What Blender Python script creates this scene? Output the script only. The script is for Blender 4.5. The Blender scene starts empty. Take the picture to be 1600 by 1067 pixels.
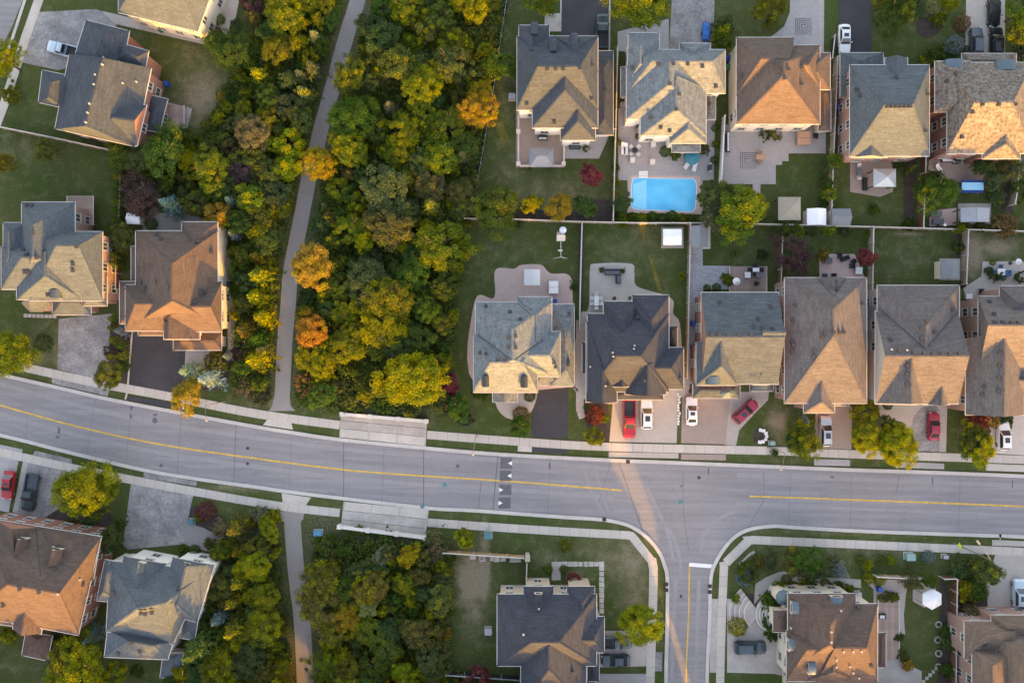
import bpy, bmesh, math, random
import numpy as np
from mathutils import Vector, Matrix
R_ = random.Random(7)
SC = bpy.context.scene
COL = SC.collection
H = 125.0                      # flying height of the camera, metres
S = 0.1                        # metres of ground per photograph pixel

# ---------------------------------------------------------------- camera, sky, sun, exposure
cam_d = bpy.data.cameras.new('camera'); cam = bpy.data.objects.new('camera', cam_d); COL.objects.link(cam)
cam.location = (0, 0, H); cam.rotation_euler = (0, 0, 0)
cam_d.sensor_fit = 'HORIZONTAL'; cam_d.sensor_width = 36.0; cam_d.lens = 36.0 * H / 160.0
cam_d.clip_start = 1.0; cam_d.clip_end = 6000.0
SC.camera = cam
SUN_AZ, SUN_EL = 16.0, 8.2    # degrees right of straight-down-the-picture, degrees above the horizon
a, e = math.radians(SUN_AZ), math.radians(SUN_EL)
sun_dir = Vector((math.sin(a) * math.cos(e), -math.cos(a) * math.cos(e), math.sin(e)))
world = bpy.data.worlds.new('World'); SC.world = world; world.use_nodes = True
wn = world.node_tree; wn.nodes.clear()
sky = wn.nodes.new('ShaderNodeTexSky'); sky.sky_type = 'NISHITA'; sky.sun_disc = False
sky.sun_elevation = e; sky.sun_rotation = math.atan2(sun_dir.x, sun_dir.y)
sky.air_density = 1.0; sky.dust_density = 1.3; sky.ozone_density = 1.0
bg = wn.nodes.new('ShaderNodeBackground'); bg.inputs[1].default_value = 0.15
wo = wn.nodes.new('ShaderNodeOutputWorld')
wn.links.new(sky.outputs[0], bg.inputs[0]); wn.links.new(bg.outputs[0], wo.inputs[0])
sun_d = bpy.data.lights.new('sun', 'SUN'); sun_d.energy = 2.7; sun_d.angle = math.radians(0.6)
sun_d.color = (0.80, 0.43, 0.02)
sun = bpy.data.objects.new('sun', sun_d); COL.objects.link(sun); sun.location = (40, -140, 60)
sun.rotation_euler = (-sun_dir).to_track_quat('-Z', 'Y').to_euler()
SC.view_settings.view_transform = 'Standard'; SC.view_settings.look = 'None'
SC.view_settings.gamma = 1.0; SC.view_settings.use_curve_mapping = False
SC.view_settings.exposure = 2.8
SC.view_settings.use_white_balance = True; SC.view_settings.white_balance_temperature = 8200; SC.view_settings.white_balance_tint = 25
SC.render.engine = 'CYCLES'
SC.cycles.max_bounces = 6; SC.cycles.diffuse_bounces = 3; SC.cycles.glossy_bounces = 2
SC.cycles.transmission_bounces = 4; SC.cycles.transparent_max_bounces = 4
SC.cycles.use_denoising = True
try: SC.cycles.denoiser = 'OPENIMAGEDENOISE'
except Exception: pass

# ---------------------------------------------------------------- helpers
def P(px, py, z=0.0):
    """the world point at height z that the photograph shows at pixel (px, py)"""
    k = S * (1.0 - z / H)
    return Vector(((px - 800.0) * k, (533.5 - py) * k, z))

MATS = {}
def mat(name, col, rough=0.8, var=0.25, scale=1.5, bump=0.0, metal=0.0, col2=None, fine=0.0, fscale=14.0, objrand=0.0, spec=0.3):
    if name in MATS: return MATS[name]
    m = bpy.data.materials.new(name); m.use_nodes = True; nt = m.node_tree; N, L = nt.nodes, nt.links
    b = N['Principled BSDF']; b.inputs['Roughness'].default_value = rough; b.inputs['Metallic'].default_value = metal
    b.inputs['Specular IOR Level'].default_value = spec
    tc = N.new('ShaderNodeTexCoord'); src = tc.outputs['Object']
    n1 = N.new('ShaderNodeTexNoise'); n1.inputs['Scale'].default_value = scale; n1.inputs['Detail'].default_value = 5
    n1.inputs['Roughness'].default_value = 0.62; L.new(src, n1.inputs['Vector'])
    cr = N.new('ShaderNodeValToRGB'); cr.color_ramp.elements[0].position = 0.3; cr.color_ramp.elements[1].position = 0.7
    c2 = col2 if col2 else tuple(min(1, c * (1 + var)) for c in col)
    c1 = col if col2 else tuple(c * (1 - var) for c in col)
    cr.color_ramp.elements[0].color = (*c1, 1); cr.color_ramp.elements[1].color = (*c2, 1)
    L.new(n1.outputs[0], cr.inputs[0]); out = cr.outputs[0]
    if fine > 0:
        n2 = N.new('ShaderNodeTexNoise'); n2.inputs['Scale'].default_value = fscale; n2.inputs['Detail'].default_value = 3
        L.new(src, n2.inputs['Vector'])
        mr = N.new('ShaderNodeMapRange'); mr.inputs[1].default_value = 0.3; mr.inputs[2].default_value = 0.7
        mr.inputs[3].default_value = 1 - fine; mr.inputs[4].default_value = 1 + fine; L.new(n2.outputs[0], mr.inputs[0])
        mx = N.new('ShaderNodeVectorMath'); mx.operation = 'SCALE'; L.new(out, mx.inputs[0]); L.new(mr.outputs[0], mx.inputs['Scale'])
        out = mx.outputs[0]
    if objrand > 0:
        oi = N.new('ShaderNodeObjectInfo')
        mr2 = N.new('ShaderNodeMapRange'); mr2.inputs[3].default_value = 1 - objrand; mr2.inputs[4].default_value = 1 + objrand
        L.new(oi.outputs['Random'], mr2.inputs[0])
        mx2 = N.new('ShaderNodeVectorMath'); mx2.operation = 'SCALE'; L.new(out, mx2.inputs[0]); L.new(mr2.outputs[0], mx2.inputs['Scale'])
        out = mx2.outputs[0]
    L.new(out, b.inputs['Base Color'])
    if bump > 0:
        bp = N.new('ShaderNodeBump'); bp.inputs['Strength'].default_value = bump; bp.inputs['Distance'].default_value = 0.05
        n3 = N.new('ShaderNodeTexNoise'); n3.inputs['Scale'].default_value = fscale; L.new(src, n3.inputs['Vector'])
        L.new(n3.outputs[0], bp.inputs['Height']); L.new(bp.outputs[0], b.inputs['Normal'])
    MATS[name] = m; return m

def brickmat(name, c1, c2, mortar, sx=1.0):
    if name in MATS: return MATS[name]
    m = mat(name, c1, 0.85, 0.18, 0.8, fine=0.12)
    nt = m.node_tree; N, L = nt.nodes, nt.links; b = N['Principled BSDF']
    br = N.new('ShaderNodeTexBrick'); br.inputs['Color1'].default_value = (*c1, 1); br.inputs['Color2'].default_value = (*c2, 1)
    br.inputs['Mortar'].default_value = (*mortar, 1); br.inputs['Scale'].default_value = 4.0 * sx
    tc = N.new('ShaderNodeTexCoord'); mp = N.new('ShaderNodeMapping')
    cb = N.new('ShaderNodeCombineXYZ'); sp = N.new('ShaderNodeSeparateXYZ'); ad = N.new('ShaderNodeMath'); ad.operation = 'ADD'
    L.new(tc.outputs['Object'], sp.inputs[0]); L.new(sp.outputs[0], ad.inputs[0]); L.new(sp.outputs[1], ad.inputs[1])
    L.new(ad.outputs[0], cb.inputs[0]); L.new(sp.outputs[2], cb.inputs[1]); L.new(cb.outputs[0], br.inputs['Vector'])
    mx = N.new('ShaderNodeMix'); mx.data_type = 'RGBA'; mx.blend_type = 'MIX'; mx.inputs[0].default_value = 0.6
    old = b.inputs['Base Color'].links[0].from_socket
    L.new(old, mx.inputs[6]); L.new(br.outputs[0], mx.inputs[7]); L.new(mx.outputs[2], b.inputs['Base Color'])
    return m

def pavermat(name, c1, c2, mortar, scale, rough=0.85):
    """flat paving too fine to pick apart: brick pattern in plan"""
    if name in MATS: return MATS[name]
    m = mat(name, c1, rough, 0.15, 0.5, fine=0.1, fscale=6)
    nt = m.node_tree; N, L = nt.nodes, nt.links; b = N['Principled BSDF']
    br = N.new('ShaderNodeTexBrick'); br.inputs['Color1'].default_value = (*c1, 1); br.inputs['Color2'].default_value = (*c2, 1)
    br.inputs['Mortar'].default_value = (*mortar, 1); br.inputs['Scale'].default_value = scale
    br.inputs['Mortar Size'].default_value = 0.03
    tc = N.new('ShaderNodeTexCoord'); L.new(tc.outputs['Object'], br.inputs['Vector'])
    mx = N.new('ShaderNodeMix'); mx.data_type = 'RGBA'; mx.inputs[0].default_value = 0.65
    old = b.inputs['Base Color'].links[0].from_socket
    L.new(old, mx.inputs[6]); L.new(br.outputs[0], mx.inputs[7]); L.new(mx.outputs[2], b.inputs['Base Color'])
    return m

class MB:
    """collects geometry, then links it as ONE mesh object"""
    def __init__(s): s.v = []; s.f = []; s.m = []
    def face(s, pts, mi=0):
        n = len(s.v); s.v += [tuple(p) for p in pts]; s.f.append(tuple(range(n, n + len(pts)))); s.m.append(mi)
    def box(s, c, size, rz=0.0, mi=0, taper=1.0):
        cx, cy, cz = c; sx, sy, sz = size[0] / 2, size[1] / 2, size[2] / 2
        ca, sa = math.cos(rz), math.sin(rz); n = len(s.v)
        for z, t in ((-sz, 1.0), (sz, taper)):
            for x, y in ((-sx, -sy), (sx, -sy), (sx, sy), (-sx, sy)):
                s.v.append((cx + (x * ca - y * sa) * t, cy + (x * sa + y * ca) * t, cz + z))
        for q in ((0, 3, 2, 1), (4, 5, 6, 7), (0, 1, 5, 4), (1, 2, 6, 5), (2, 3, 7, 6), (3, 0, 4, 7)):
            s.f.append(tuple(n + i for i in q)); s.m.append(mi)
    def bar(s, p, q, w, h=None, mi=0):
        p, q = Vector(p), Vector(q); d = (q - p)
        if d.length < 1e-6: return
        h = h or w; d.normalize(); up = Vector((0, 0, 1)) if abs(d.z) < 0.95 else Vector((1, 0, 0))
        x = d.cross(up).normalized(); y = x.cross(d).normalized(); n = len(s.v)
        for c in (p, q):
            for i, j in ((-1, -1), (1, -1), (1, 1), (-1, 1)):
                s.v.append(tuple(c + x * (i * w / 2) + y * (j * h / 2)))
        for f in ((0, 1, 2, 3), (7, 6, 5, 4), (0, 4, 5, 1), (1, 5, 6, 2), (2, 6, 7, 3), (3, 7, 4, 0)):
            s.f.append(tuple(n + i for i in f)); s.m.append(mi)
    def cyl(s, p, q, r0, r1=None, seg=10, mi=0, cap=True):
        p, q = Vector(p), Vector(q); r1 = r0 if r1 is None else r1; d = (q - p).normalized()
        up = Vector((0, 0, 1)) if abs(d.z) < 0.95 else Vector((1, 0, 0))
        x = d.cross(up).normalized(); y = x.cross(d).normalized(); n = len(s.v)
        for c, r in ((p, r0), (q, r1)):
            for i in range(seg):
                t = 2 * math.pi * i / seg; s.v.append(tuple(c + x * (r * math.cos(t)) + y * (r * math.sin(t))))
        for i in range(seg):
            j = (i + 1) % seg; s.f.append((n + i, n + j, n + seg + j, n + seg + i)); s.m.append(mi)
        if cap:
            s.f.append(tuple(n + i for i in reversed(range(seg)))); s.m.append(mi)
            s.f.append(tuple(n + seg + i for i in range(seg))); s.m.append(mi)
    def prism(s, pts, z0, z1, mi=0):
        """closed prism over an outline (list of (x, y)), counter-clockwise or not"""
        ar = sum(pts[i][0] * pts[(i + 1) % len(pts)][1] - pts[(i + 1) % len(pts)][0] * pts[i][1] for i in range(len(pts)))
        if ar < 0: pts = pts[::-1]
        n = len(s.v); k = len(pts)
        s.v += [(p[0], p[1], z0) for p in pts] + [(p[0], p[1], z1) for p in pts]
        s.f.append(tuple(n + i for i in reversed(range(k)))); s.f.append(tuple(n + k + i for i in range(k))); s.m += [mi, mi]
        for i in range(k):
            j = (i + 1) % k; s.f.append((n + i, n + j, n + k + j, n + k + i)); s.m.append(mi)
    def ell(s, c, r, seg=10, rings=6, mi=0):
        n = len(s.v)
        for i in range(1, rings):
            ph = math.pi * i / rings
            for j in range(seg):
                t = 2 * math.pi * j / seg
                s.v.append((c[0] + r[0] * math.sin(ph) * math.cos(t), c[1] + r[1] * math.sin(ph) * math.sin(t), c[2] + r[2] * math.cos(ph)))
        s.v.append((c[0], c[1], c[2] + r[2])); s.v.append((c[0], c[1], c[2] - r[2])); T = len(s.v) - 2
        for i in range(rings - 2):
            for j in range(seg):
                k = (j + 1) % seg; s.f.append((n + i * seg + j, n + (i + 1) * seg + j, n + (i + 1) * seg + k, n + i * seg + k)); s.m.append(mi)
        for j in range(seg):
            k = (j + 1) % seg
            s.f.append((T, n + j, n + k)); s.f.append((T + 1, n + (rings - 2) * seg + k, n + (rings - 2) * seg + j)); s.m += [mi, mi]
    def mesh(s, name, mats, smooth=False):
        me = bpy.data.meshes.new(name); me.from_pydata(s.v, [], s.f)
        for m in (mats if isinstance(mats, (list, tuple)) else [mats]): me.materials.append(m)
        me.polygons.foreach_set('material_index', s.m)
        if smooth: me.polygons.foreach_set('use_smooth', [True] * len(s.f))
        me.update(); return me
    def build(s, name, mats, parent=None, loc=None, smooth=False):
        o = bpy.data.objects.new(name, s.mesh(name, mats, smooth)); COL.objects.link(o)
        if parent: o.parent = parent
        if loc is not None: o.location = loc
        return o

def link(name, me, parent=None, loc=(0, 0, 0), rz=0.0, sc=None):
    o = bpy.data.objects.new(name, me); COL.objects.link(o); o.parent = parent
    o.location = loc; o.rotation_euler = (0, 0, rz)
    if sc: o.scale = sc
    return o
def tag(o, label=None, cat=None, group=None, kind=None):
    if label: o['label'] = label
    if cat: o['category'] = cat
    if group: o['group'] = group
    if kind: o['kind'] = kind
    return o
def thing(name, label, cat, loc=(0, 0, 0), rz=0.0, group=None):
    o = bpy.data.objects.new(name, None); COL.objects.link(o); o.location = loc; o.rotation_euler = (0, 0, rz)
    o.empty_display_size = 0.2
    return tag(o, label, cat, group)
def smoothpts(pts, k=6, closed=False):
    """Catmull-Rom through the points"""
    n = len(pts); out = []
    rng = range(n) if closed else range(n - 1)
    for i in rng:
        g = (lambda j: pts[j % n]) if closed else (lambda j: pts[max(0, min(n - 1, j))])
        p0, p1, p2, p3 = g(i - 1), g(i), g(i + 1), g(i + 2)
        for t in range(k):
            u = t / k
            out.append(tuple(0.5 * (2 * p1[d] + (p2[d] - p0[d]) * u + (2 * p0[d] - 5 * p1[d] + 4 * p2[d] - p3[d]) * u * u
                                    + (3 * p1[d] - p0[d] - 3 * p2[d] + p3[d]) * u ** 3) for d in (0, 1)))
    if not closed: out.append(tuple(pts[-1]))
    return out
def sheet(name, pxpts, z, m, smooth=False, thick=0.0, label=None, cat=None, parent=None, kind='structure'):
    pts = smoothpts(pxpts, 6, True) if smooth else pxpts
    w = [P(*p) for p in pts]; mb = MB()
    if thick > 0: mb.prism([(p.x, p.y) for p in w], z - thick, z)
    else:
        ar = sum(w[i].x * w[(i + 1) % len(w)].y - w[(i + 1) % len(w)].x * w[i].y for i in range(len(w)))
        if ar < 0: w = w[::-1]
        mb.face([(p.x, p.y, z) for p in w])
    o = mb.build(name, m, parent)
    if kind: o['kind'] = kind
    if label: o['label'] = label
    if cat: o['category'] = cat
    return o
def rect(x0, y0, x1, y1): return [(x0, y0), (x1, y0), (x1, y1), (x0, y1)]
def band(pts, w, closed=False):
    """left and right outlines of a px polyline widened by w px (number or list)"""
    L, Rr = [], []
    for i, p in enumerate(pts):
        q0 = pts[max(0, i - 1)]; q1 = pts[min(len(pts) - 1, i + 1)]
        dx, dy = q1[0] - q0[0], q1[1] - q0[1]; l = math.hypot(dx, dy) or 1
        ww = (w[i] if isinstance(w, (list, tuple)) else w) / 2
        L.append((p[0] - dy / l * ww, p[1] + dx / l * ww)); Rr.append((p[0] + dy / l * ww, p[1] - dx / l * ww))
    return L, Rr
def strip(name, pts, w, z, m, h=0.0, kind='structure', parent=None, label=None, cat=None):
    """flat or raised ribbon along a px polyline"""
    L, Rr = band(pts, w); mb = MB()
    for i in range(len(pts) - 1):
        q = [P(*Rr[i]), P(*Rr[i + 1]), P(*L[i + 1]), P(*L[i])]
        t = [(p.x, p.y, z) for p in q]
        ar = sum(t[j][0] * t[(j + 1) % 4][1] - t[(j + 1) % 4][0] * t[j][1] for j in range(4))
        if ar < 0: t = t[::-1]
        mb.face(t)
        if h > 0:
            for a_, b_ in ((L[i], L[i + 1]), (Rr[i + 1], Rr[i])):
                a_, b_ = P(*a_), P(*b_)
                mb.face([(a_.x, a_.y, z - h), (b_.x, b_.y, z - h), (b_.x, b_.y, z), (a_.x, a_.y, z)])
    o = mb.build(name, m, parent)
    if kind: o['kind'] = kind
    if label: o['label'] = label
    if cat: o['category'] = cat
    return o
def unitbox():
    mb = MB(); mb.box((0, 0, 0.5), (1, 1, 1)); return mb

# ---------------------------------------------------------------- materials
WHITE = mat('white_paint', (0.72, 0.71, 0.69), 0.6, 0.06, 2.0)
CREAM = mat('cream_trim', (0.62, 0.55, 0.45), 0.7, 0.08, 2.0)
CONC = mat('concrete', (0.47, 0.42, 0.375), 0.9, 0.12, 0.35, fine=0.08, fscale=5, objrand=0.05)
CONC2 = mat('weathered_concrete', (0.37, 0.33, 0.30), 0.9, 0.16, 0.4, fine=0.1, fscale=5, objrand=0.07)
KERB = mat('kerb_concrete', (0.47, 0.43, 0.40), 0.9, 0.1, 0.4, fine=0.08, fscale=4)
BLACKASPH = mat('black_asphalt', (0.05, 0.049, 0.055), 0.85, 0.18, 0.25, fine=0.12, fscale=9, spec=0.25)
OLDASPH = mat('old_asphalt', (0.24, 0.228, 0.225), 0.9, 0.34, 0.4, fine=0.22, fscale=2.5)
GREYASPH = mat('grey_asphalt', (0.26, 0.235, 0.225), 0.9, 0.1, 0.2, fine=0.08, fscale=5)
DKPLASTIC = mat('dark_plastic', (0.03, 0.03, 0.035), 0.5, 0.2, 2)
DKMETAL = mat('dark_metal', (0.05, 0.055, 0.06), 0.5, 0.2, 2, metal=0.3)
GREYMETAL = mat('grey_metal', (0.34, 0.36, 0.38), 0.45, 0.1, 1.5, metal=0.4)
WOOD = mat('fence_wood', (0.34, 0.26, 0.20), 0.85, 0.2, 0.8, fine=0.15, fscale=8, objrand=0.08)
REDWOOD = mat('stained_fence_wood', (0.17, 0.065, 0.045), 0.85, 0.2, 0.8, fine=0.15, fscale=8, objrand=0.08)
CAPWOOD = mat('pale_cap_wood', (0.5, 0.46, 0.41), 0.8, 0.12, 1.0, fine=0.1, objrand=0.06)
DECK = mat('deck_boards', (0.3, 0.22, 0.19), 0.8, 0.2, 0.6, fine=0.12, objrand=0.12)
TRUNK = mat('bark', (0.09, 0.065, 0.05), 0.95, 0.3, 3, fine=0.2)
MULCH = mat('mulch', (0.055, 0.042, 0.036), 0.95, 0.3, 1.2, fine=0.3, fscale=7)
SOIL = mat('woodland_floor', (0.055, 0.065, 0.024), 0.95, 0.4, 0.25, fine=0.45, fscale=3, col2=(0.10, 0.092, 0.05))
STONE = mat('garden_stone', (0.42, 0.38, 0.34), 0.9, 0.2, 2, fine=0.15, objrand=0.15)
YELLOW = mat('yellow_road_paint', (0.60, 0.36, 0.07), 0.7, 0.2, 0.8, fine=0.22, fscale=5)
WPAINT = mat('white_road_paint', (0.72, 0.72, 0.72), 0.7, 0.08, 1.2, fine=0.1)
TAR = mat('tar_seam', (0.09, 0.085, 0.088), 0.7, 0.2, 1.0)
PATCH = mat('asphalt_patch', (0.115, 0.11, 0.115), 0.85, 0.15, 0.6, fine=0.12)
GLASS = mat('dark_glass', (0.03, 0.045, 0.055), 0.08, 0.2, 0.5, spec=0.6)
PINKPAV = pavermat('pink_pavers', (0.54, 0.39, 0.35), (0.47, 0.34, 0.305), (0.38, 0.28, 0.25), 2.2)
GREYPAV = pavermat('grey_pavers', (0.38, 0.355, 0.35), (0.29, 0.275, 0.275), (0.2, 0.19, 0.19), 1.6)
TANPAV = pavermat('tan_pavers', (0.44, 0.39, 0.35), (0.385, 0.335, 0.30), (0.3, 0.26, 0.235), 1.8)
MOSPAV = pavermat('mosaic_pavers', (0.44, 0.43, 0.44), (0.27, 0.265, 0.285), (0.1, 0.1, 0.11), 0.95)
BROWNPAV = pavermat('brown_pavers', (0.34, 0.265, 0.225), (0.28, 0.215, 0.185), (0.2, 0.155, 0.135), 1.8)

def roadmat():
    m = mat('road_asphalt', (0.235, 0.22, 0.225), 0.88, 0.07, 0.12, fine=0.07, fscale=4.0)
    nt = m.node_tree; N, L = nt.nodes, nt.links; b = N['Principled BSDF']
    old = b.inputs['Base Color'].links[0].from_socket
    tc = N.new('ShaderNodeTexCoord'); mp = N.new('ShaderNodeMapping'); mp.inputs['Scale'].default_value = (0.05, 0.9, 1)
    mp.inputs['Rotation'].default_value = (0, 0, math.radians(6))
    n = N.new('ShaderNodeTexNoise'); n.inputs['Scale'].default_value = 1.6; n.inputs['Detail'].default_value = 4
    L.new(tc.outputs['Object'], mp.inputs[0]); L.new(mp.outputs[0], n.inputs['Vector'])
    mr = N.new('ShaderNodeMapRange'); mr.inputs[1].default_value = 0.3; mr.inputs[2].default_value = 0.7
    mr.inputs[3].default_value = 0.86; mr.inputs[4].default_value = 1.12; L.new(n.outputs[0], mr.inputs[0])
    vs = N.new('ShaderNodeVectorMath'); vs.operation = 'SCALE'; L.new(old, vs.inputs[0]); L.new(mr.outputs[0], vs.inputs['Scale'])
    # fine cracks
    vo = N.new('ShaderNodeTexVoronoi'); vo.feature = 'DISTANCE_TO_EDGE'; vo.inputs['Scale'].default_value = 0.16
    n5 = N.new('ShaderNodeTexNoise'); n5.inputs['Scale'].default_value = 0.8; L.new(tc.outputs['Object'], n5.inputs['Vector'])
    va = N.new('ShaderNodeVectorMath'); va.operation = 'ADD'; L.new(tc.outputs['Object'], va.inputs[0]); L.new(n5.outputs['Color'], va.inputs[1])
    L.new(va.outputs[0], vo.inputs['Vector'])
    m5 = N.new('ShaderNodeMapRange'); m5.inputs[1].default_value = 0.0; m5.inputs[2].default_value = 0.012
    m5.inputs[3].default_value = 0.9; m5.inputs[4].default_value = 1.0; L.new(vo.outputs[0], m5.inputs[0])
    v2 = N.new('ShaderNodeVectorMath'); v2.operation = 'SCALE'; L.new(vs.outputs[0], v2.inputs[0]); L.new(m5.outputs[0], v2.inputs['Scale'])
    L.new(v2.outputs[0], b.inputs['Base Color']); return m
ROAD = roadmat()

def grassmat():
    m = bpy.data.materials.new('lawn_grass'); m.use_nodes = True; nt = m.node_tree; N, L = nt.nodes, nt.links
    b = N['Principled BSDF']; b.inputs['Roughness'].default_value = 0.95; b.inputs['Specular IOR Level'].default_value = 0.1
    tc = N.new('ShaderNodeTexCoord')
    def noise(sc, det=5):
        n = N.new('ShaderNodeTexNoise'); n.inputs['Scale'].default_value = sc; n.inputs['Detail'].default_value = det
        n.inputs['Roughness'].default_value = 0.65
        L.new(tc.outputs['Object'], n.inputs['Vector']); return n
    def ramp(src, p0, p1, c0, c1):
        r = N.new('ShaderNodeValToRGB'); r.color_ramp.elements[0].position = p0; r.color_ramp.elements[1].position = p1
        r.color_ramp.elements[0].color = (*c0, 1); r.color_ramp.elements[1].color = (*c1, 1); L.new(src, r.inputs[0]); return r
    n1 = noise(0.09); n2 = noise(0.6, 6); n3 = noise(5.0, 3)
    g = ramp(n1.outputs[0], 0.35, 0.65, (0.045, 0.070, 0.018), (0.070, 0.082, 0.030))
    d = ramp(n2.outputs[0], 0.5, 0.78, (0, 0, 0), (1, 1, 1))
    mx = N.new('ShaderNodeMix'); mx.data_type = 'RGBA'; mx.inputs[7].default_value = (0.135, 0.135, 0.068, 1)
    md = N.new('ShaderNodeMath'); md.operation = 'MULTIPLY'; md.inputs[1].default_value = 0.75; L.new(d.outputs[0], md.inputs[0])
    L.new(md.outputs[0], mx.inputs[0]); L.new(g.outputs[0], mx.inputs[6])
    at = N.new('ShaderNodeAttribute'); at.attribute_name = 'dry'
    ad = N.new('ShaderNodeMath'); ad.operation = 'ADD'; sb = N.new('ShaderNodeMath'); sb.operation = 'SUBTRACT'; sb.inputs[1].default_value = 0.5
    L.new(n2.outputs[0], sb.inputs[0]); ml = N.new('ShaderNodeMath'); ml.operation = 'MULTIPLY'; ml.inputs[1].default_value = 2.2
    L.new(sb.outputs[0], ml.inputs[0]); L.new(at.outputs['Fac'], ad.inputs[0]); L.new(ml.outputs[0], ad.inputs[1])
    m2 = N.new('ShaderNodeMath'); m2.operation = 'MULTIPLY'; m2.use_clamp = True; L.new(ad.outputs[0], m2.inputs[0]); L.new(at.outputs['Fac'], m2.inputs[1])
    mx2 = N.new('ShaderNodeMix'); mx2.data_type = 'RGBA'; mx2.inputs[7].default_value = (0.22, 0.18, 0.12, 1)
    L.new(m2.outputs[0], mx2.inputs[0]); L.new(mx.outputs[2], mx2.inputs[6])
    mr = N.new('ShaderNodeMapRange'); mr.inputs[1].default_value = 0.3; mr.inputs[2].default_value = 0.7
    mr.inputs[3].default_value = 0.62; mr.inputs[4].default_value = 1.45; L.new(n3.outputs[0], mr.inputs[0])
    vs = N.new('ShaderNodeVectorMath'); vs.operation = 'SCALE'; L.new(mx2.outputs[2], vs.inputs[0]); L.new(mr.outputs[0], vs.inputs['Scale'])
    L.new(vs.outputs[0], b.inputs['Base Color'])
    bp = N.new('ShaderNodeBump'); bp.inputs['Strength'].default_value = 0.6; bp.inputs['Distance'].default_value = 0.1
    n4 = noise(9.0, 4); L.new(n4.outputs[0], bp.inputs['Height']); L.new(bp.outputs[0], b.inputs['Normal'])
    return m
GRASS = grassmat()

# ---------------------------------------------------------------- ground, one sheet to the horizon
DRYPATCH = [(320,150,45,50,1.0),(300,90,30,30,.5),(735,905,26,55,1.3),(757,890,10,60,1.5),(742,960,22,40,.8),(985,880,35,50,.9),(990,930,30,40,.8),
 (800,440,60,40,.45),(780,400,70,30,.4),(980,390,70,35,.45),(1000,440,30,25,.3),(850,300,90,30,.6),(795,270,30,60,.5),(1520,395,22,45,1.2),(1560,385,35,18,1.2),
 (1215,660,20,30,1.0),(920,860,60,12,.6),(70,545,30,40,.7),(95,560,12,50,.8),(410,625,35,15,.8),(1420,400,60,40,.4),(30,235,40,30,.5),(690,790,60,10,.5),
 (390,760,80,10,.9),(700,460,14,60,.6),(790,120,14,80,.5),(545,650,40,15,.7),(960,870,50,30,.7),(1370,860,150,12,.6),(860,870,40,20,.6),(1300,830,160,8,.6),
 (1300,720,200,6,.3),(250,300,60,40,.3),(1240,372,30,20,.7),(1420,366,30,5,1.0),(900,905,25,25,.6),(30,1030,60,40,.3),(1260,880,100,15,.6)]
def build_ground():
    xs = np.concatenate([[-4000, -900, -300, -150], np.arange(-90, 90.1, 0.6), [150, 300, 900, 4000]])
    ys = np.concatenate([[-4000, -900, -300, -150], np.arange(-60, 60.1, 0.6), [150, 300, 900, 4000]])
    X, Y = np.meshgrid(xs, ys); nx, ny = len(xs), len(ys)
    v = np.stack([X.ravel(), Y.ravel(), np.zeros(X.size)], 1)
    i = np.arange((nx - 1) * (ny - 1)); r, c = i // (nx - 1), i % (nx - 1); k = r * nx + c
    f = np.stack([k, k + 1, k + nx + 1, k + nx], 1)
    me = bpy.data.meshes.new('ground'); me.from_pydata(v.tolist(), [], f.tolist()); me.materials.append(GRASS)
    dry = np.zeros(len(v))
    for (px, py, rx, ry, s) in DRYPATCH:
        p = P(px, py); d = ((v[:, 0] - p.x) / (rx * S)) ** 2 + ((v[:, 1] - p.y) / (ry * S)) ** 2
        dry = np.maximum(dry, s * np.exp(-d * 0.9))
    at = me.attributes.new('dry', 'FLOAT', 'POINT'); at.data.foreach_set('value', dry.astype(np.float32))
    o = bpy.data.objects.new('ground', me); COL.objects.link(o); o['kind'] = 'structure'
build_ground()

# woodland floors
WOODS = {
 'mid': [(572,-40),(790,-40),(778,60),(765,160),(748,250),(728,343),(722,400),(712,470),(700,560),(680,640),(668,668),(535,645),(463,636),(460,560),(466,450),(486,350),(500,270),(518,180),(545,90)],
 'west': [(385,-40),(545,-30),(520,90),(495,190),(465,290),(445,380),(434,470),(428,560),(418,625),(368,610),(368,500),(360,345),(300,325),(232,300),(205,262),(240,215),(310,215),(360,120),(400,40)],
 'south': [(482,805),(530,815),(535,835),(665,842),(705,850),(705,960),(700,1045),(700,1330),(500,1330),(490,1067),(478,950)],
 'southwest': [(340,830),(430,802),(440,860),(450,920),(462,1067),(462,1330),(300,1330),(262,1075),(300,1000),(330,900)]}
for k, pts in WOODS.items(): sheet('woodland_floor', pts, 0.006, SOIL, True)

# ---------------------------------------------------------------- road, kerbs, sidewalks, path
NK = [(-400,480),(-60,568),(25,588),(100,605),(170,621),(285,643),(400,664),(456,673),(531,684),(662,697),(780,707),(950,716),(1050,720),(1200,726),(1320,731),(1474,736),(1660,744),(2000,760)]
SKW = [(-400,590),(-60,668),(0,682),(42,692),(112,710),(222,736),(305,750),(400,763),(440,769),(537,781),(670,796),(744,800),(880,810),(930,813),(960,817),(986,825),(1010,842),(1028,864),(1036,884),(1040,905),(1040,966),(1038,1067),(1040,1200),(1060,1400),(1090,1600)]
SKE = [(2000,862),(1600,841),(1549,839),(1350,832),(1240,826),(1208,824),(1172,829),(1150,840),(1134,857),(1120,880),(1113,903),(1111,966),(1107,1067),(1110,1200),(1130,1400),(1160,1600)]
NKs, SKWs, SKEs = smoothpts(NK, 5), smoothpts(SKW, 5), smoothpts(SKE, 5)
sheet('road', NKs + SKEs + SKWs[::-1], 0.02, ROAD)
def off(pts, d):
    return band(pts, 2 * d)[0] if d > 0 else band(pts, -2 * d)[1]
strip('kerb', off(NKs, 2.5), 5.5, 0.13, KERB, 0.13)
strip('kerb', off(SKWs, -2.5), 5.5, 0.13, KERB, 0.13)
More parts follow.
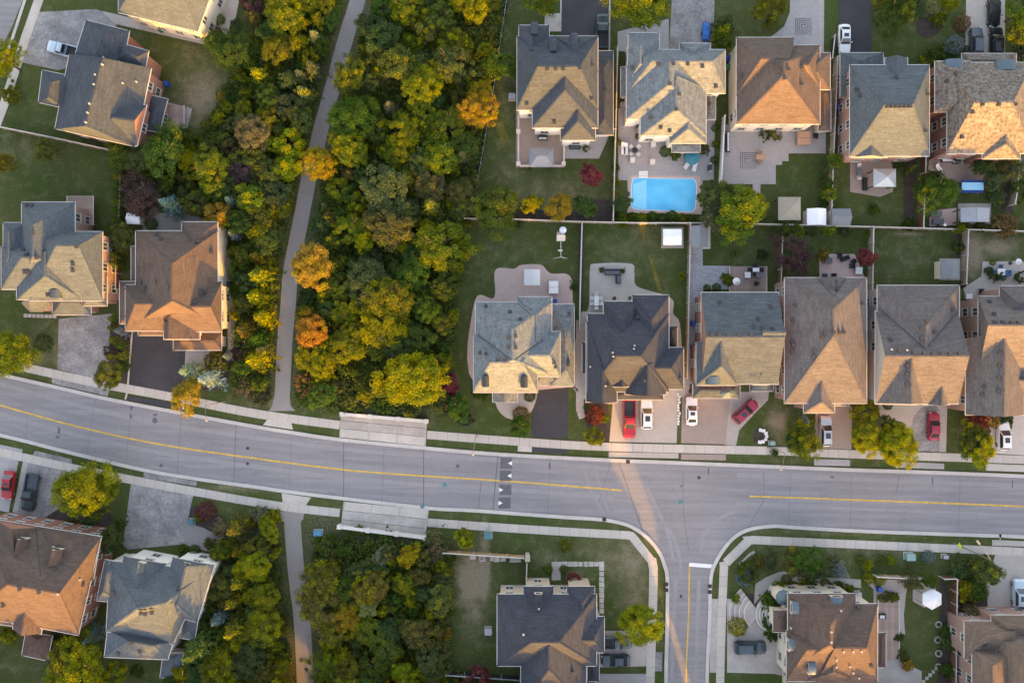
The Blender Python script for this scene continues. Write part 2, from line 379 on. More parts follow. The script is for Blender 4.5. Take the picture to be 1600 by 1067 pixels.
strip('kerb', off(SKEs, 2.5), 5.5, 0.13, KERB, 0.13)
SLABME = unitbox(); 
def slabmesh():
    mb = MB(); mb.box((0, 0, 0.5), (1, 1, 1), taper=0.992); return mb.mesh('sidewalk_slab', CONC)
SLABME = slabmesh()
def sidewalk(pts, wpx, step=1.62):
    root = bpy.data.objects.new('sidewalk', None); COL.objects.link(root); root['kind'] = 'structure'
    w = [P(*p) for p in smoothpts(pts, 8)]; root.location = w[0]
    segs = []; d = 0.0; L = [0.0]
    for i in range(1, len(w)): L.append(L[-1] + (w[i] - w[i - 1]).length)
    def at(s):
        for i in range(1, len(w)):
            if s <= L[i] or i == len(w) - 1:
                t = (s - L[i - 1]) / max(1e-6, L[i] - L[i - 1]); return w[i - 1].lerp(w[i], t)
    n = max(1, round(L[-1] / step)); st = L[-1] / n
    for i in range(n):
        p, q = at(i * st), at((i + 1) * st); c = (p + q) / 2; dv = q - p
        o = link('slab', SLABME, root, c - w[0], math.atan2(dv.y, dv.x), (dv.length - 0.025, wpx * S, 0.075 + R_.uniform(-.006, .006)))
sidewalk([(-60,550),(-10,563),(48,576),(155,599),(268,620),(400,646),(531,664)], 13.5)
sidewalk([(667,679),(800,689),(950,698),(1200,704),(1320,709),(1600,718),(1680,721)], 13)
sidewalk([(-60,692),(0,706),(127,734),(300,767),(435,790),(531,801)], 13)
sidewalk([(668,816),(830,827),(985,836)], 13)
sidewalk([(988,838),(1019,877)], 13)
sidewalk([(1021,884),(1020,945),(1016,1067),(1018,1120)], 13.5)
sidewalk([(1131,884),(1128,960),(1125,1067),(1127,1120)], 13)
sidewalk([(1169,845),(1134,879)], 14)
sidewalk([(1173,843),(1380,852),(1600,862),(1680,866)], 13)

for q in ([(982,829.5),(990,831),(998,842),(984,843)],[(1011,873),(1025,871),(1028,888),(1014,888)],[(1160,838),(1176,837),(1176,849.5),(1168,853)],[(1124,878),(1136,876),(1138,888),(1124.5,888)]):
    sheet('sidewalk_corner', q, 0.066, CONC, thick=.066)
path_c = smoothpts([(572,-60),(559,0),(545,45),(532,90),(519,140),(502,200),(493,240),(484,272),(469,350),(455,420),(450,480),(445,534),(442,600),(440,628),(440,642)], 6)
strip('walking_path', path_c, [24.0] * (len(path_c) - 9) + [25, 26, 27, 28, 30, 33, 36, 40, 44], 0.03, GREYASPH)
path_s = smoothpts([(456,797),(457,812),(458,832),(462,884),(466,920),(472,970),(477,1067),(482,1200),(488,1330)], 6)
strip('walking_path', path_s, [48, 44, 41, 38, 36, 35, 34] + [26.0] * (len(path_s) - 7), 0.03, GREYASPH)
# trapezoid aprons where the path crosses the boulevard
sheet('path_apron', [(420,652),(455,659),(458,671),(411,664)], 0.06, CONC, thick=0.06)
sheet('path_apron', [(440,770),(486,777),(478,789),(442,785)], 0.06, CONC, thick=0.06)

# painted lines and seams
strip('centre_line', smoothpts([(-400,515),(-200,576),(-100,605),(0,633),(120,666),(250,694),(400,716),(531,733),(640,742),(800,752),(972,766)], 5), 2.6, 0.026, YELLOW)
strip('centre_line', smoothpts([(1171,775),(1400,783),(1600,791),(2000,808)], 5), 2.6, 0.026, YELLOW)
strip('centre_line', smoothpts([(1077,881),(1076,960),(1072,1067),(1078,1200),(1098,1400)], 4), 2.2, 0.026, YELLOW)
strip('stop_line', [(1077,881.5),(1114,884.5)], 6.0, 0.0265, WPAINT)
for pts, w in (([(369,664),(365,755)],1.1),([(283,650),(277,745)],.7),([(150,622),(135,712)],.5),([(537,690),(537,780)],1.3),([(662,703),(662,795)],1.5),([(778,712),(770,800)],1.6),
               ([(752,753),(747,798)],1.1),([(42,655),(40,690)],.5),([(967,722),(1007,838)],1.2),([(1107,730),(1107,742)],2.2),([(1067,735),(1068,800),(1076,860)],.7),([(1193,735),(1194,780),(1165,830)],.7),
               ([(1457,745),(1457,757)],2),([(1582,750),(1582,762)],2),([(1405,742),(1400,770)],.8),([(935,785),(955,722)],.5),([(1235,740),(1232,822)],.5),([(1330,742),(1328,830)],.5),([(1500,750),(1497,836)],.5),
               ([(205,635),(196,730)],.5),([(455,685),(452,770)],.5),([(600,700),(596,788)],.5),([(860,720),(855,806)],.5),([(1300,790),(1600,802)],.5),([(990,830),(1075,850)],.5)):
    strip('tar_seam', pts, w * .75, 0.024, TAR)
for (x, y, rx, ry) in ((206,637,2.5,3),(205,650,2,4),(243,648,4,2),(242,657,4,4),(90,683,4,2),(92,672,2,6),(252,727,3,3),(861,714,4,3),(859,727,2,6),(1092,746,3,3),(387,700,3,2),(1065,759,2,2),(1300,745,3,2)):
    sheet('tar_blot', [(x + rx * (1 + R_.uniform(-.3, .3)) * math.cos(t), y + ry * (1 + R_.uniform(-.3, .3)) * math.sin(t)) for t in np.linspace(0, 6.283, 9)[:-1]], 0.0235, PATCH, True)
# polished wheel tracks and scuffs
TRK_D = mat('wheel_track', (0.216, 0.203, 0.207), 0.85, 0.08, 0.3, fine=0.07, fscale=4); TRK_L = mat('scuffed_asphalt', (0.262, 0.246, 0.248), 0.9, 0.08, 0.5, fine=0.08, fscale=4)
CL_W = [(-100,607),(0,633),(120,666),(250,694),(400,716),(531,733),(640,742),(800,752),(960,765)]; CL_E = [(1150,774),(1400,783),(1600,791),(1700,796)]
for base, offs in ((CL_W, (-32, -14, 13, 31)), (CL_E, (-32, -14, 13, 31))):
    for i, d in enumerate(offs): strip('wheel_track', smoothpts(off(base, d), 5), 6.5, 0.0214 + .0003 * i, TRK_D if i % 2 else TRK_L)
for i, (q, w) in enumerate((([(1010,760),(1030,800),(1045,840),(1052,875)], 5), ([(1035,815),(1050,835),(1062,870),(1064,900)], 5), ([(1095,860),(1100,835),(1120,812),(1150,798)], 5), ([(930,735),(940,765),(950,800)], 3), ([(915,740),(925,770),(945,805)], 2.5), ([(1056,905),(1052,980),(1050,1060)], 6), ([(1092,905),(1090,980),(1087,1060)], 6))):
    strip('tyre_scuff', smoothpts(q, 6), w, 0.0228 + .0002 * i, TRK_L)
# speed cushions with white triangles
for i, (x0, y0, x1, y1, d) in enumerate(((782,715,800,732,-1),(781,735,799,751,-1),(780,757,799,773,1),(779,777,798,794,1))):
    o = sheet('speed_cushion', rect(x0, y0, x1, y1), 0.05, PATCH, thick=0.04)
    xe = x1 if d < 0 else x0; ym = (y0 + y1) / 2; xt = xe + d * 6.4
    t = sheet('triangle_marking', [(xe, ym - 3.4), (xe, ym + 3.4), (xt, ym)], 0.055, WPAINT, kind=None, parent=o)

# manholes and drains
def disc(name, label, cat, px, py, r, m, z=0.028):
    mb = MB(); p = P(px, py); mb.cyl((0, 0, 0), (0, 0, 0.012), r * S, seg=20); mb.cyl((0, 0, 0.012), (0, 0, 0.02), r * S * 0.75, seg=16)
    return tag(mb.build(name, m, None, (p.x, p.y, z - 0.006)), label, cat)
TEAL = mat('teal_cover', (0.06, 0.2, 0.2), 0.7, 0.2, 3)
disc('manhole_cover', 'teal manhole cover in the lane below the yellow line', 'manhole', 695, 757, 3.4, TEAL)
disc('manhole_cover', 'teal manhole cover in the middle of the road junction', 'manhole', 1063, 784, 3.6, TEAL)
disc('manhole_cover', 'dark manhole cover above the junction near the kerb', 'manhole', 1092, 746, 2.6, DKMETAL)
disc('manhole_cover', 'dark manhole cover in the side street', 'manhole', 1064, 931, 2.4, DKMETAL)
disc('manhole_cover', 'grey manhole cover in the upper lane before the speed cushions', 'manhole', 715, 728, 3, PATCH)
disc('manhole_cover', 'upper of two dark manhole covers right of a road seam', 'manhole', 387, 700, 2.4, DKMETAL)
disc('manhole_cover', 'lower of two dark manhole covers right of a road seam', 'manhole', 387, 724, 2.4, DKMETAL)
disc('manhole_cover', 'teal disc cover on the kerb beside the lower bridge deck', 'manhole', 660, 791, 3.2, TEAL, 0.135)
GRATE = mat('rusty_grate', (0.07, 0.035, 0.03), 0.8, 0.3, 5)
for px, py, lab in ((981,721,'rusty drain grate in the kerb below the driveway with two cars'),(944,811,'rusty drain grate in the lower kerb left of the junction'),(1041,912,'upper rusty drain grate left of the side street'),
                    (1041,921,'lower rusty drain grate left of the side street'),(1109,915,'upper rusty drain grate right of the side street'),(1109,924,'lower rusty drain grate right of the side street')):
    p = P(px, py); r = thing('drain_grate', lab, 'drain', (p.x, p.y, 0.125))
    mb = MB()
    for s in (-1, 1): mb.box((0, s * .26, .015), (.58, .06, .05)); mb.box((s * .26, 0, .013), (.06, .46, .05))
    mb.build('frame', GRATE, r); mb = MB(); mb.box((0, 0, .008), (.46, .46, .02)); mb.build('backing', DKMETAL, r)
    for i in range(4):
        mb = MB(); mb.box((0, -.17 + i * .113, .03), (.46, .05, .03)); mb.build('bar', GRATE, r)

# ---------------------------------------------------------------- driveways, patios, lawns' hard edges
def drive(pts, m, z=0.05, smooth=False, name='driveway'): return sheet(name, pts, z, m, smooth, thick=z)
drive([(92,498),(175,490),(172,515),(168,585),(150,594),(90,576)], OLDASPH); drive([(80,586),(172,606),(168,619),(82,599)], OLDASPH)
drive([(206,515),(262,512),(290,530),(286,590),(265,615),(199,602)], BLACKASPH); drive([(200,618),(286,632),(285,641),(196,624)], BLACKASPH)
strip('driveway_edging', [(207,515),(200,602)], 2.5, 0.07, CONC, 0.07); strip('driveway_edging', [(287,600),(286,640)], 2.5, 0.07, CONC, 0.07); strip('driveway_edging', [(199,612),(196,624)], 2.5, 0.07, CONC, 0.07)
sheet('walkway', [(290,545),(330,548),(325,575),(288,585)], 0.04, GREYPAV, thick=.04)
drive([(834,598),(888,598),(886,686),(831,682)], BLACKASPH); drive([(831,697),(886,701),(886,709),(831,706)], BLACKASPH); drive([(809,696),(831,698),(831,706),(809,705)], CONC)
drive([(958,620),(1060,612),(1057,692),(952,690)], TANPAV); drive([(951,706),(1060,708),(1060,716),(951,714)], TANPAV)
drive([(1066,612),(1140,620),(1134,694),(1064,692)], BROWNPAV); drive([(1064,709),(1134,710),(1134,719),(1064,718)], BROWNPAV)
drive([(1132,612),(1175,612),(1202,605),(1200,625),(1180,645),(1155,672),(1150,696),(1132,695)], CONC2, .045)
drive([(1275,625),(1332,625),(1330,702),(1272,700)], BROWNPAV); drive([(1272,717),(1328,718),(1328,728),(1272,727)], GREYPAV)
drive([(1372,630),(1480,630),(1478,706),(1436,704),(1420,690),(1412,660),(1375,650)], TANPAV); drive([(1428,650),(1440,636),(1460,632),(1468,640),(1468,706),(1432,704),(1420,680)], OLDASPH, .056)
drive([(1400,721),(1475,724),(1475,733),(1398,730)], GREYPAV)
drive([(1545,640),(1690,640),(1690,716),(1548,708)], CONC, .05); drive([(1540,724),(1690,730),(1690,740),(1540,735)], CONC)
drive([(40,722),(110,738),(98,790),(60,815),(18,805)], OLDASPH); drive([(55,704),(112,717),(112,724),(50,713)], OLDASPH)
drive([(-30,705),(30,715),(14,800),(-40,790)], GREYPAV, .045); strip('driveway_edging', [(40,722),(24,800)], 8, 0.06, CONC2, .06); drive([(-30,688),(36,702),(34,708),(-30,696)], GREYPAV)
drive([(205,752),(302,774),(285,850),(200,858),(192,850)], OLDASPH); drive([(225,738),(308,752),(306,759),(224,746)], OLDASPH)
sheet('walkway', [(288,815),(320,825),(360,850),(350,868),(285,850)], 0.04, GREYASPH, thick=.04)
drive([(880,-40),(952,-40),(950,62),(934,100),(876,60)], BLACKASPH); strip('driveway_edging', [(953,-40),(952,80)], 2.5, 0.06, CONC, .06); strip('driveway_edging', [(877,-40),(876,48)], 2, 0.06, CONC, .06)
sheet('porch_slab', rect(851,22,877,50), .15, CONC2, thick=.15)
drive([(1052,-40),(1117,-40),(1115,70),(1045,78)], OLDASPH); drive([(965,50),(1045,30),(1045,90),(965,80)], GREYPAV, .045)
drive([(1235,-40),(1288,-40),(1287,82),(1205,72),(1205,58),(1225,42),(1234,20)], GREYPAV)
strip('driveway_edging', [(1282,-40),(1282,82)], 4, .056, CONC2, .056)
drive([(1312,-40),(1360,-40),(1362,82),(1310,90)], BLACKASPH)
drive([(1510,-40),(1570,-40),(1570,90),(1508,88)], TANPAV)
drive([(940,985),(1012,985),(1012,1040),(936,1042)], TANPAV); drive([(1022,1018),(1035,1018),(1034,1048),(1022,1048)], OLDASPH); drive([(930,1052),(1012,1052),(1012,1130),(930,1130)], GREYPAV)
drive([(1136,935),(1150,935),(1195,970),(1235,990),(1235,1058),(1210,1052),(1136,1050)], CONC2); drive([(1110,935),(1122,935),(1120,1050),(1109,1050)], CONC2, .055)
drive([(1555,866),(1690,870),(1690,960),(1545,965),(1540,915)], TANPAV); drive([(1550,843),(1690,849),(1690,856),(1550,852)], TANPAV)
drive([(50,20),(150,15),(190,30),(140,100),(90,110),(20,95),(40,50)], OLDASPH)
sheet('upper_street', [(0,-60),(60,-60),(20,40),(-40,160),(-80,160)], .02, ROAD); strip('sidewalk_strip', [(68,-20),(40,60),(8,160),(-30,260)], 14, .07, CONC, .07); strip('kerb', [(46,-20),(20,60),(-20,160)], 4, .12, KERB, .12)
sheet('walkway', [(160,18),(320,55),(330,60),(328,72),(180,38)], .062, CONC2, thick=.062); sheet('porch_slab', [(310,5),(335,12),(330,55),(312,50)], .3, CONC2, thick=.3); sheet('walkway', [(350,-20),(378,-20),(368,30),(345,70),(330,62),(345,25)], .05, TANPAV, thick=.05)
# patios
sheet('patio', [(774,422),(803,420),(815,414),(845,414),(860,427),(885,428),(894,440),(895,470),(898,600),(890,605),(742,600),(742,470),(772,465)], .06, PINKPAV, True, thick=.06)
sheet('patio', [(922,420),(930,412),(985,412),(991,425),(993,445),(1010,453),(1035,460),(1052,470),(1052,490),(1062,505),(1066,560),(1066,620),(905,620),(905,500),(918,485),(921,460)], .06, TANPAV, True, thick=.06)
sheet('patio', [(1076,387),(1098,387),(1098,415),(1150,416),(1140,452),(1100,452),(1092,470),(1090,560),(1072,560)], .06, MOSPAV, thick=.06)
sheet('side_passage', [(1073,470),(1095,470),(1090,600),(1070,600)], .07, TANPAV, thick=.07)
sheet('side_passage', [(900,500),(912,500),(912,640),(920,650),(905,655),(900,640)], .055, CONC2, thick=.055)
sheet('patio', [(1280,397),(1335,397),(1345,420),(1352,436),(1280,436)], .06, PINKPAV, thick=.06)
sheet('patio', [(1535,409),(1590,408),(1640,415),(1640,450),(1565,462),(1510,470),(1505,450),(1533,432)], .06, TANPAV, thick=.06)
sheet('patio', rect(806,168,882,262), .06, BROWNPAV, thick=.06); sheet('patio', [(876,205),(955,205),(936,248),(882,248)], .055, GREYPAV, thick=.055)
sheet('patio', [(966,170),(1118,160),(1115,282),(1098,282),(1098,330),(982,330),(980,282),(966,282)], .06, GREYPAV, thick=.06)
sheet('patio', [(1132,195),(1290,195),(1290,240),(1232,240),(1232,252),(1222,252),(1222,258),(1212,258),(1212,288),(1127,288)], .06, GREYPAV, thick=.06)
sheet('walkway', rect(1176,288,1188,305), .05, GREYPAV, thick=.05)
sheet('patio', [(1328,240),(1395,240),(1395,300),(1375,308),(1328,300)], .06, BROWNPAV, thick=.06)
sheet('patio', [(1452,240),(1560,240),(1545,262),(1530,290),(1480,282),(1450,265)], .06, BROWNPAV, thick=.06)
sheet('patio', [(1452,330),(1494,325),(1494,352),(1452,354)], .06, PINKPAV, thick=.06); sheet('patio', rect(1497,318,1548,350), .05, CONC2, thick=.05)
sheet('patio', [(224,345),(250,333),(285,332),(330,345),(335,400),(222,400)], .05, GREYASPH, thick=.05)
sheet('side_passage', [(355,390),(368,390),(370,430),(366,545),(356,548)], .05, CONC2, thick=.05)
sheet('patio', [(262,160),(300,170),(290,215),(240,205)], .05, CONC2, thick=.05)
sheet('garden_path', smoothpts([(1180,912),(1200,900),(1225,892),(1240,898),(1265,905),(1300,902),(1345,905)], 4)[:] + smoothpts([(1345,918),(1300,914),(1265,916),(1235,906),(1210,912),(1190,930),(1178,945)], 4), .05, CONC2, thick=.05)
sheet('patio', [(1348,905),(1420,905),(1415,930),(1412,960),(1414,990),(1400,1010),(1405,1030),(1440,1048),(1440,1130),(1365,1130),(1365,920)], .05, CONC2, thick=.05)
sheet('patio', rect(800,606,812,640), .05, CONC2, thick=.05) ; sheet('porch_walk', [(776,608),(835,606),(832,640),(815,650),(800,655),(785,648),(775,632)], .06, TANPAV, True, thick=.06)
sheet('walkway', rect(862,878,876,906), .05, CONC2, thick=.05)
# garden beds
for pts in ([(1435,30),(1450,20),(1475,38),(1465,52),(1448,60),(1432,50)],[(752,0),(793,0),(780,60),(768,160),(752,250),(742,300),(733,300),(745,180),(760,60)],[(905,315),(955,315),(955,345),(905,345)],
            [(820,330),(950,330),(950,345),(820,345)],[(1415,250),(1430,250),(1428,345),(1412,345)],[(1495,365),(1503,365),(1500,405),(1494,405)],[(1565,300),(1582,290),(1580,350),(1570,350)],
            [(1150,925),(1180,930),(1178,945),(1155,945)],[(912,632),(945,625),(952,660),(950,690),(925,685),(915,660)],[(1180,670),(1198,670),(1198,692),(1178,690)],[(1470,900),(1482,930),(1484,1067),(1465,1067),(1468,960)],
            [(80,800),(170,800),(160,830),(90,815)],[(1485,925),(1545,900),(1540,970),(1495,972)],[(905,360),(912,360),(910,480),(904,480)],[(180,500),(206,500),(200,590),(170,590)],[(300,790),(338,800),(335,830),(295,815)],[(280,545),(350,545),(350,605),(280,600)]):
    sheet('garden_bed', pts, 0.012 + R_.random() * .004, MULCH, True)
# ---------------------------------------------------------------- houses
def roofmat(name, col, var=0.12, fine=0.16, fs=3.2, sc=0.5, col2=None):
    m = mat(name, col, 0.92, var, sc, fine=fine, fscale=fs, bump=0.15, col2=col2, spec=0.15)
    N, L = m.node_tree.nodes, m.node_tree.links; b = N['Principled BSDF']; old = b.inputs['Base Color'].links[0].from_socket
    tc = N.new('ShaderNodeTexCoord'); mp = N.new('ShaderNodeMapping'); mp.inputs['Scale'].default_value = (.55, .55, 8.5)   # shingle courses run level
    n = N.new('ShaderNodeTexNoise'); n.inputs['Scale'].default_value = 1.0; n.inputs['Detail'].default_value = 2
    L.new(tc.outputs['Object'], mp.inputs[0]); L.new(mp.outputs[0], n.inputs['Vector'])
    mr = N.new('ShaderNodeMapRange'); mr.inputs[1].default_value = .3; mr.inputs[2].default_value = .7; mr.inputs[3].default_value = .84; mr.inputs[4].default_value = 1.16
    L.new(n.outputs[0], mr.inputs[0]); v = N.new('ShaderNodeVectorMath'); v.operation = 'SCALE'; L.new(old, v.inputs[0]); L.new(mr.outputs[0], v.inputs['Scale']); L.new(v.outputs[0], b.inputs['Base Color'])
    return m
ROOF = {
 'slate': roofmat('slate_shingles', (0.054, 0.064, 0.077)), 'blue': roofmat('blue_grey_shingles', (0.08, 0.097, 0.11), .1),
 'blueold': roofmat('weathered_blue_shingles', (0.13, 0.15, 0.163), .16, .2, 2.6, .9), 'brown': roofmat('brown_shingles', (0.112, 0.082, 0.07)),
 'dkbrown': roofmat('dark_brown_shingles', (0.098, 0.069, 0.059)), 'grey': roofmat('grey_shingles', (0.115, 0.101, 0.098)),
 'char': roofmat('charcoal_shingles', (0.044, 0.048, 0.061)), 'speck': roofmat('speckled_shingles', (0.155, 0.132, 0.115), .1, .42, 2.4, 1.2),
 'taupe': roofmat('taupe_shingles', (0.14, 0.102, 0.083)), 'tealg': roofmat('grey_green_shingles', (0.074, 0.088, 0.098))}
WALL = {
 'red': brickmat('red_brick', (0.27, 0.115, 0.085), (0.21, 0.09, 0.07), (0.3, 0.25, 0.22)),
 'pink': brickmat('pink_brick', (0.36, 0.215, 0.175), (0.29, 0.17, 0.14), (0.34, 0.28, 0.25)),
 'cream': mat('cream_stucco', (0.62, 0.55, 0.45), 0.9, 0.06, 0.8, fine=0.05), 'beige': brickmat('beige_brick', (0.45, 0.37, 0.29), (0.38, 0.31, 0.245), (0.42, 0.37, 0.31)),
 'white': mat('white_stucco', (0.68, 0.66, 0.63), 0.9, 0.05, 0.8, fine=0.05), 'stone': brickmat('grey_stone', (0.4, 0.37, 0.34), (0.32, 0.3, 0.28), (0.3, 0.28, 0.26), 0.6)}
FRAME = mat('window_frame_paint', (0.45, 0.43, 0.4), 0.6, 0.05, 2)
PANE = mat('window_pane', (0.05, 0.06, 0.075), 0.06, 0.2, 0.4, spec=0.6)
GARDOOR = mat('garage_door_paint', (0.5, 0.45, 0.4), 0.6, 0.06, 1)
TRIM = mat('gutter_paint', (0.5, 0.46, 0.42), 0.7, 0.1, 1.0)
VENT = mat('vent_grey', (0.05, 0.048, 0.05), 0.6, 0.2, 3); VENTW = mat('vent_pale', (0.42, 0.39, 0.35), 0.6, 0.1, 3)
COPPER = mat('blue_metal_roof', (0.085, 0.125, 0.15), 0.5, 0.15, 2)

def wmesh():
    mb = MB(); w, h = 1.3, 1.45
    for sx in (-1, 1): mb.box((sx * (w / 2 - .06), 0, 0), (.12, .1, h))
    for sz in (-1, 1): mb.box((0, 0, sz * (h / 2 - .06)), (w - .24, .098, .12))
    mb.box((0, 0, 0), (.07, .096, h - .24)); mb.box((0, .03, -h / 2 - .05), (w + .2, .16, .1))
    f = mb.mesh('window_frame', FRAME); mb = MB(); mb.box((0, -.02, 0), (w - .24, .05, h - .24)); p = mb.mesh('window_pane', PANE)
    return f, p
WFR, WPN = wmesh()
def ventmesh():
    mb = MB(); mb.box((0, 0, .12), (.42, .42, .34), taper=.85); mb.box((0, 0, .32), (.5, .5, .06)); a_ = mb.mesh('roof_vent', VENT)
    mb = MB(); mb.cyl((0, 0, -.1), (0, 0, .3), .1, seg=8); mb.cyl((0, 0, .3), (0, 0, .36), .15, seg=8); return a_, mb.mesh('roof_pipe', VENTW)
VNT, PIP = ventmesh()

def pin(pt, quad):
    s = 0
    for i in range(4):
        a_, b_ = quad[i], quad[(i + 1) % 4]
        c = (b_[0] - a_[0]) * (pt[1] - a_[1]) - (b_[1] - a_[1]) * (pt[0] - a_[0])
        if abs(c) < 1e-9: continue
        if s == 0: s = 1 if c > 0 else -1
        elif (c > 0) != (s > 0): return False
    return True

class Block:
    """one roof volume over its walls; eave quad and ridge given as photograph pixels at their own heights"""
    def __init__(b, eave, ridge, ze, i, pitch=37.0, zr=None, gable='', garage='', wall=True):
        q = rect(*eave) if len(eave) == 4 and not isinstance(eave[0], tuple) else list(eave)
        b.isrect = not isinstance(eave[0], tuple)
        b.ze = ze + 0.013 * i; b.i = i; b.gable = gable; b.garage = garage; b.wall = wall
        A, B, C, D = b.q = [P(x, y, b.ze) for x, y in q]
        span = min((A - B).length + (C - D).length, (B - C).length + (D - A).length) / 4
        b.zr = (zr if zr else b.ze + min(4.9, span * math.tan(math.radians(pitch)))) + 0.007 * i
        r1, r2 = ridge; R1, R2 = P(*r1, b.zr), P(*r2, b.zr)
        d = R2 - R1; e1 = (B - A).normalized(); e2 = (C - B).normalized()
        b.vert = abs(d.dot(e2)) >= abs(d.dot(e1)) if d.length > .05 else True
        if b.isrect:
            if b.vert: x = (R1.x + R2.x) / 2; R1.x = R2.x = x
            else: y = (R1.y + R2.y) / 2; R1.y = R2.y = y
        if b.vert:
            if (R1 - A).length + (R1 - B).length > (R2 - A).length + (R2 - B).length: R1, R2 = R2, R1
        else:
            if (R1 - A).length + (R1 - D).length > (R2 - A).length + (R2 - D).length: R1, R2 = R2, R1
        # gable ends run out to the eave
        def out(Rp, M): # move along the ridge to the eave line
            return Vector((M.x, M.y, Rp.z))
        if b.vert:
            def onedge(Rp, U, V):
                t = max(0, min(1, (Rp - U).dot(V - U) / (V - U).length_squared)); return U.lerp(V, t)
            if 'N' in gable: R1 = out(R1, onedge(R1, A, B))
            if 'S' in gable: R2 = out(R2, onedge(R2, D, C))
        else:
            def onedge(Rp, U, V):
                t = max(0, min(1, (Rp - U).dot(V - U) / (V - U).length_squared)); return U.lerp(V, t)
            if 'W' in gable: R1 = out(R1, onedge(R1, A, D))
            if 'E' in gable: R2 = out(R2, onedge(R2, B, C))
        b.R1, b.R2 = R1, R2
        same = (R1 - R2).length < .02
        T = []
        if b.vert:
            T = [((A, B, R1), 'N'), ((B, C, R2), 'E'), ((C, D, R2), 'S'), ((D, A, R1), 'W')]
            if not same: T += [((B, R2, R1), 'E'), ((D, R1, R2), 'W')]
            b.quads = [((B, C, R2, R1), 'E'), ((D, A, R1, R2), 'W')] if not same else [((B, C, R2), 'E'), ((D, A, R1), 'W')]
            b.tris = [((B, A, R1), 'N'), ((D, C, R2), 'S')]
        else:
            T = [((D, A, R1), 'W'), ((B, C, R2), 'E'), ((A, B, R2), 'N'), ((C, D, R1), 'S')]
            if not same: T += [((A, R2, R1), 'N'), ((C, R1, R2), 'S')]
            b.quads = [((A, B, R2, R1), 'N'), ((C, D, R1, R2), 'S')] if not same else [((A, B, R2), 'N'), ((C, D, R1), 'S')]
            b.tris = [((D, A, R1), 'W'), ((B, C, R2), 'E')]
        b.T = T
    def zat(b, x, y):
        best = None
        for (p, q, r), _ in b.T:
            d = (q.y - r.y) * (p.x - r.x) + (r.x - q.x) * (p.y - r.y)
            if abs(d) < 1e-6: continue
            l1 = ((q.y - r.y) * (x - r.x) + (r.x - q.x) * (y - r.y)) / d; l2 = ((r.y - p.y) * (x - r.x) + (p.x - r.x) * (y - r.y)) / d; l3 = 1 - l1 - l2
            if min(l1, l2, l3) > -1e-3:
                z = l1 * p.z + l2 * q.z + l3 * r.z; best = z if best is None else max(best, z)
        return best

def nface(mb, pts, mi=0, up=True):
    pts = [Vector(p) for p in pts]
    n = (pts[1] - pts[0]).cross(pts[2] - pts[0])
    if (n.z < 0) == up: pts = pts[::-1]
    mb.face(pts, mi)

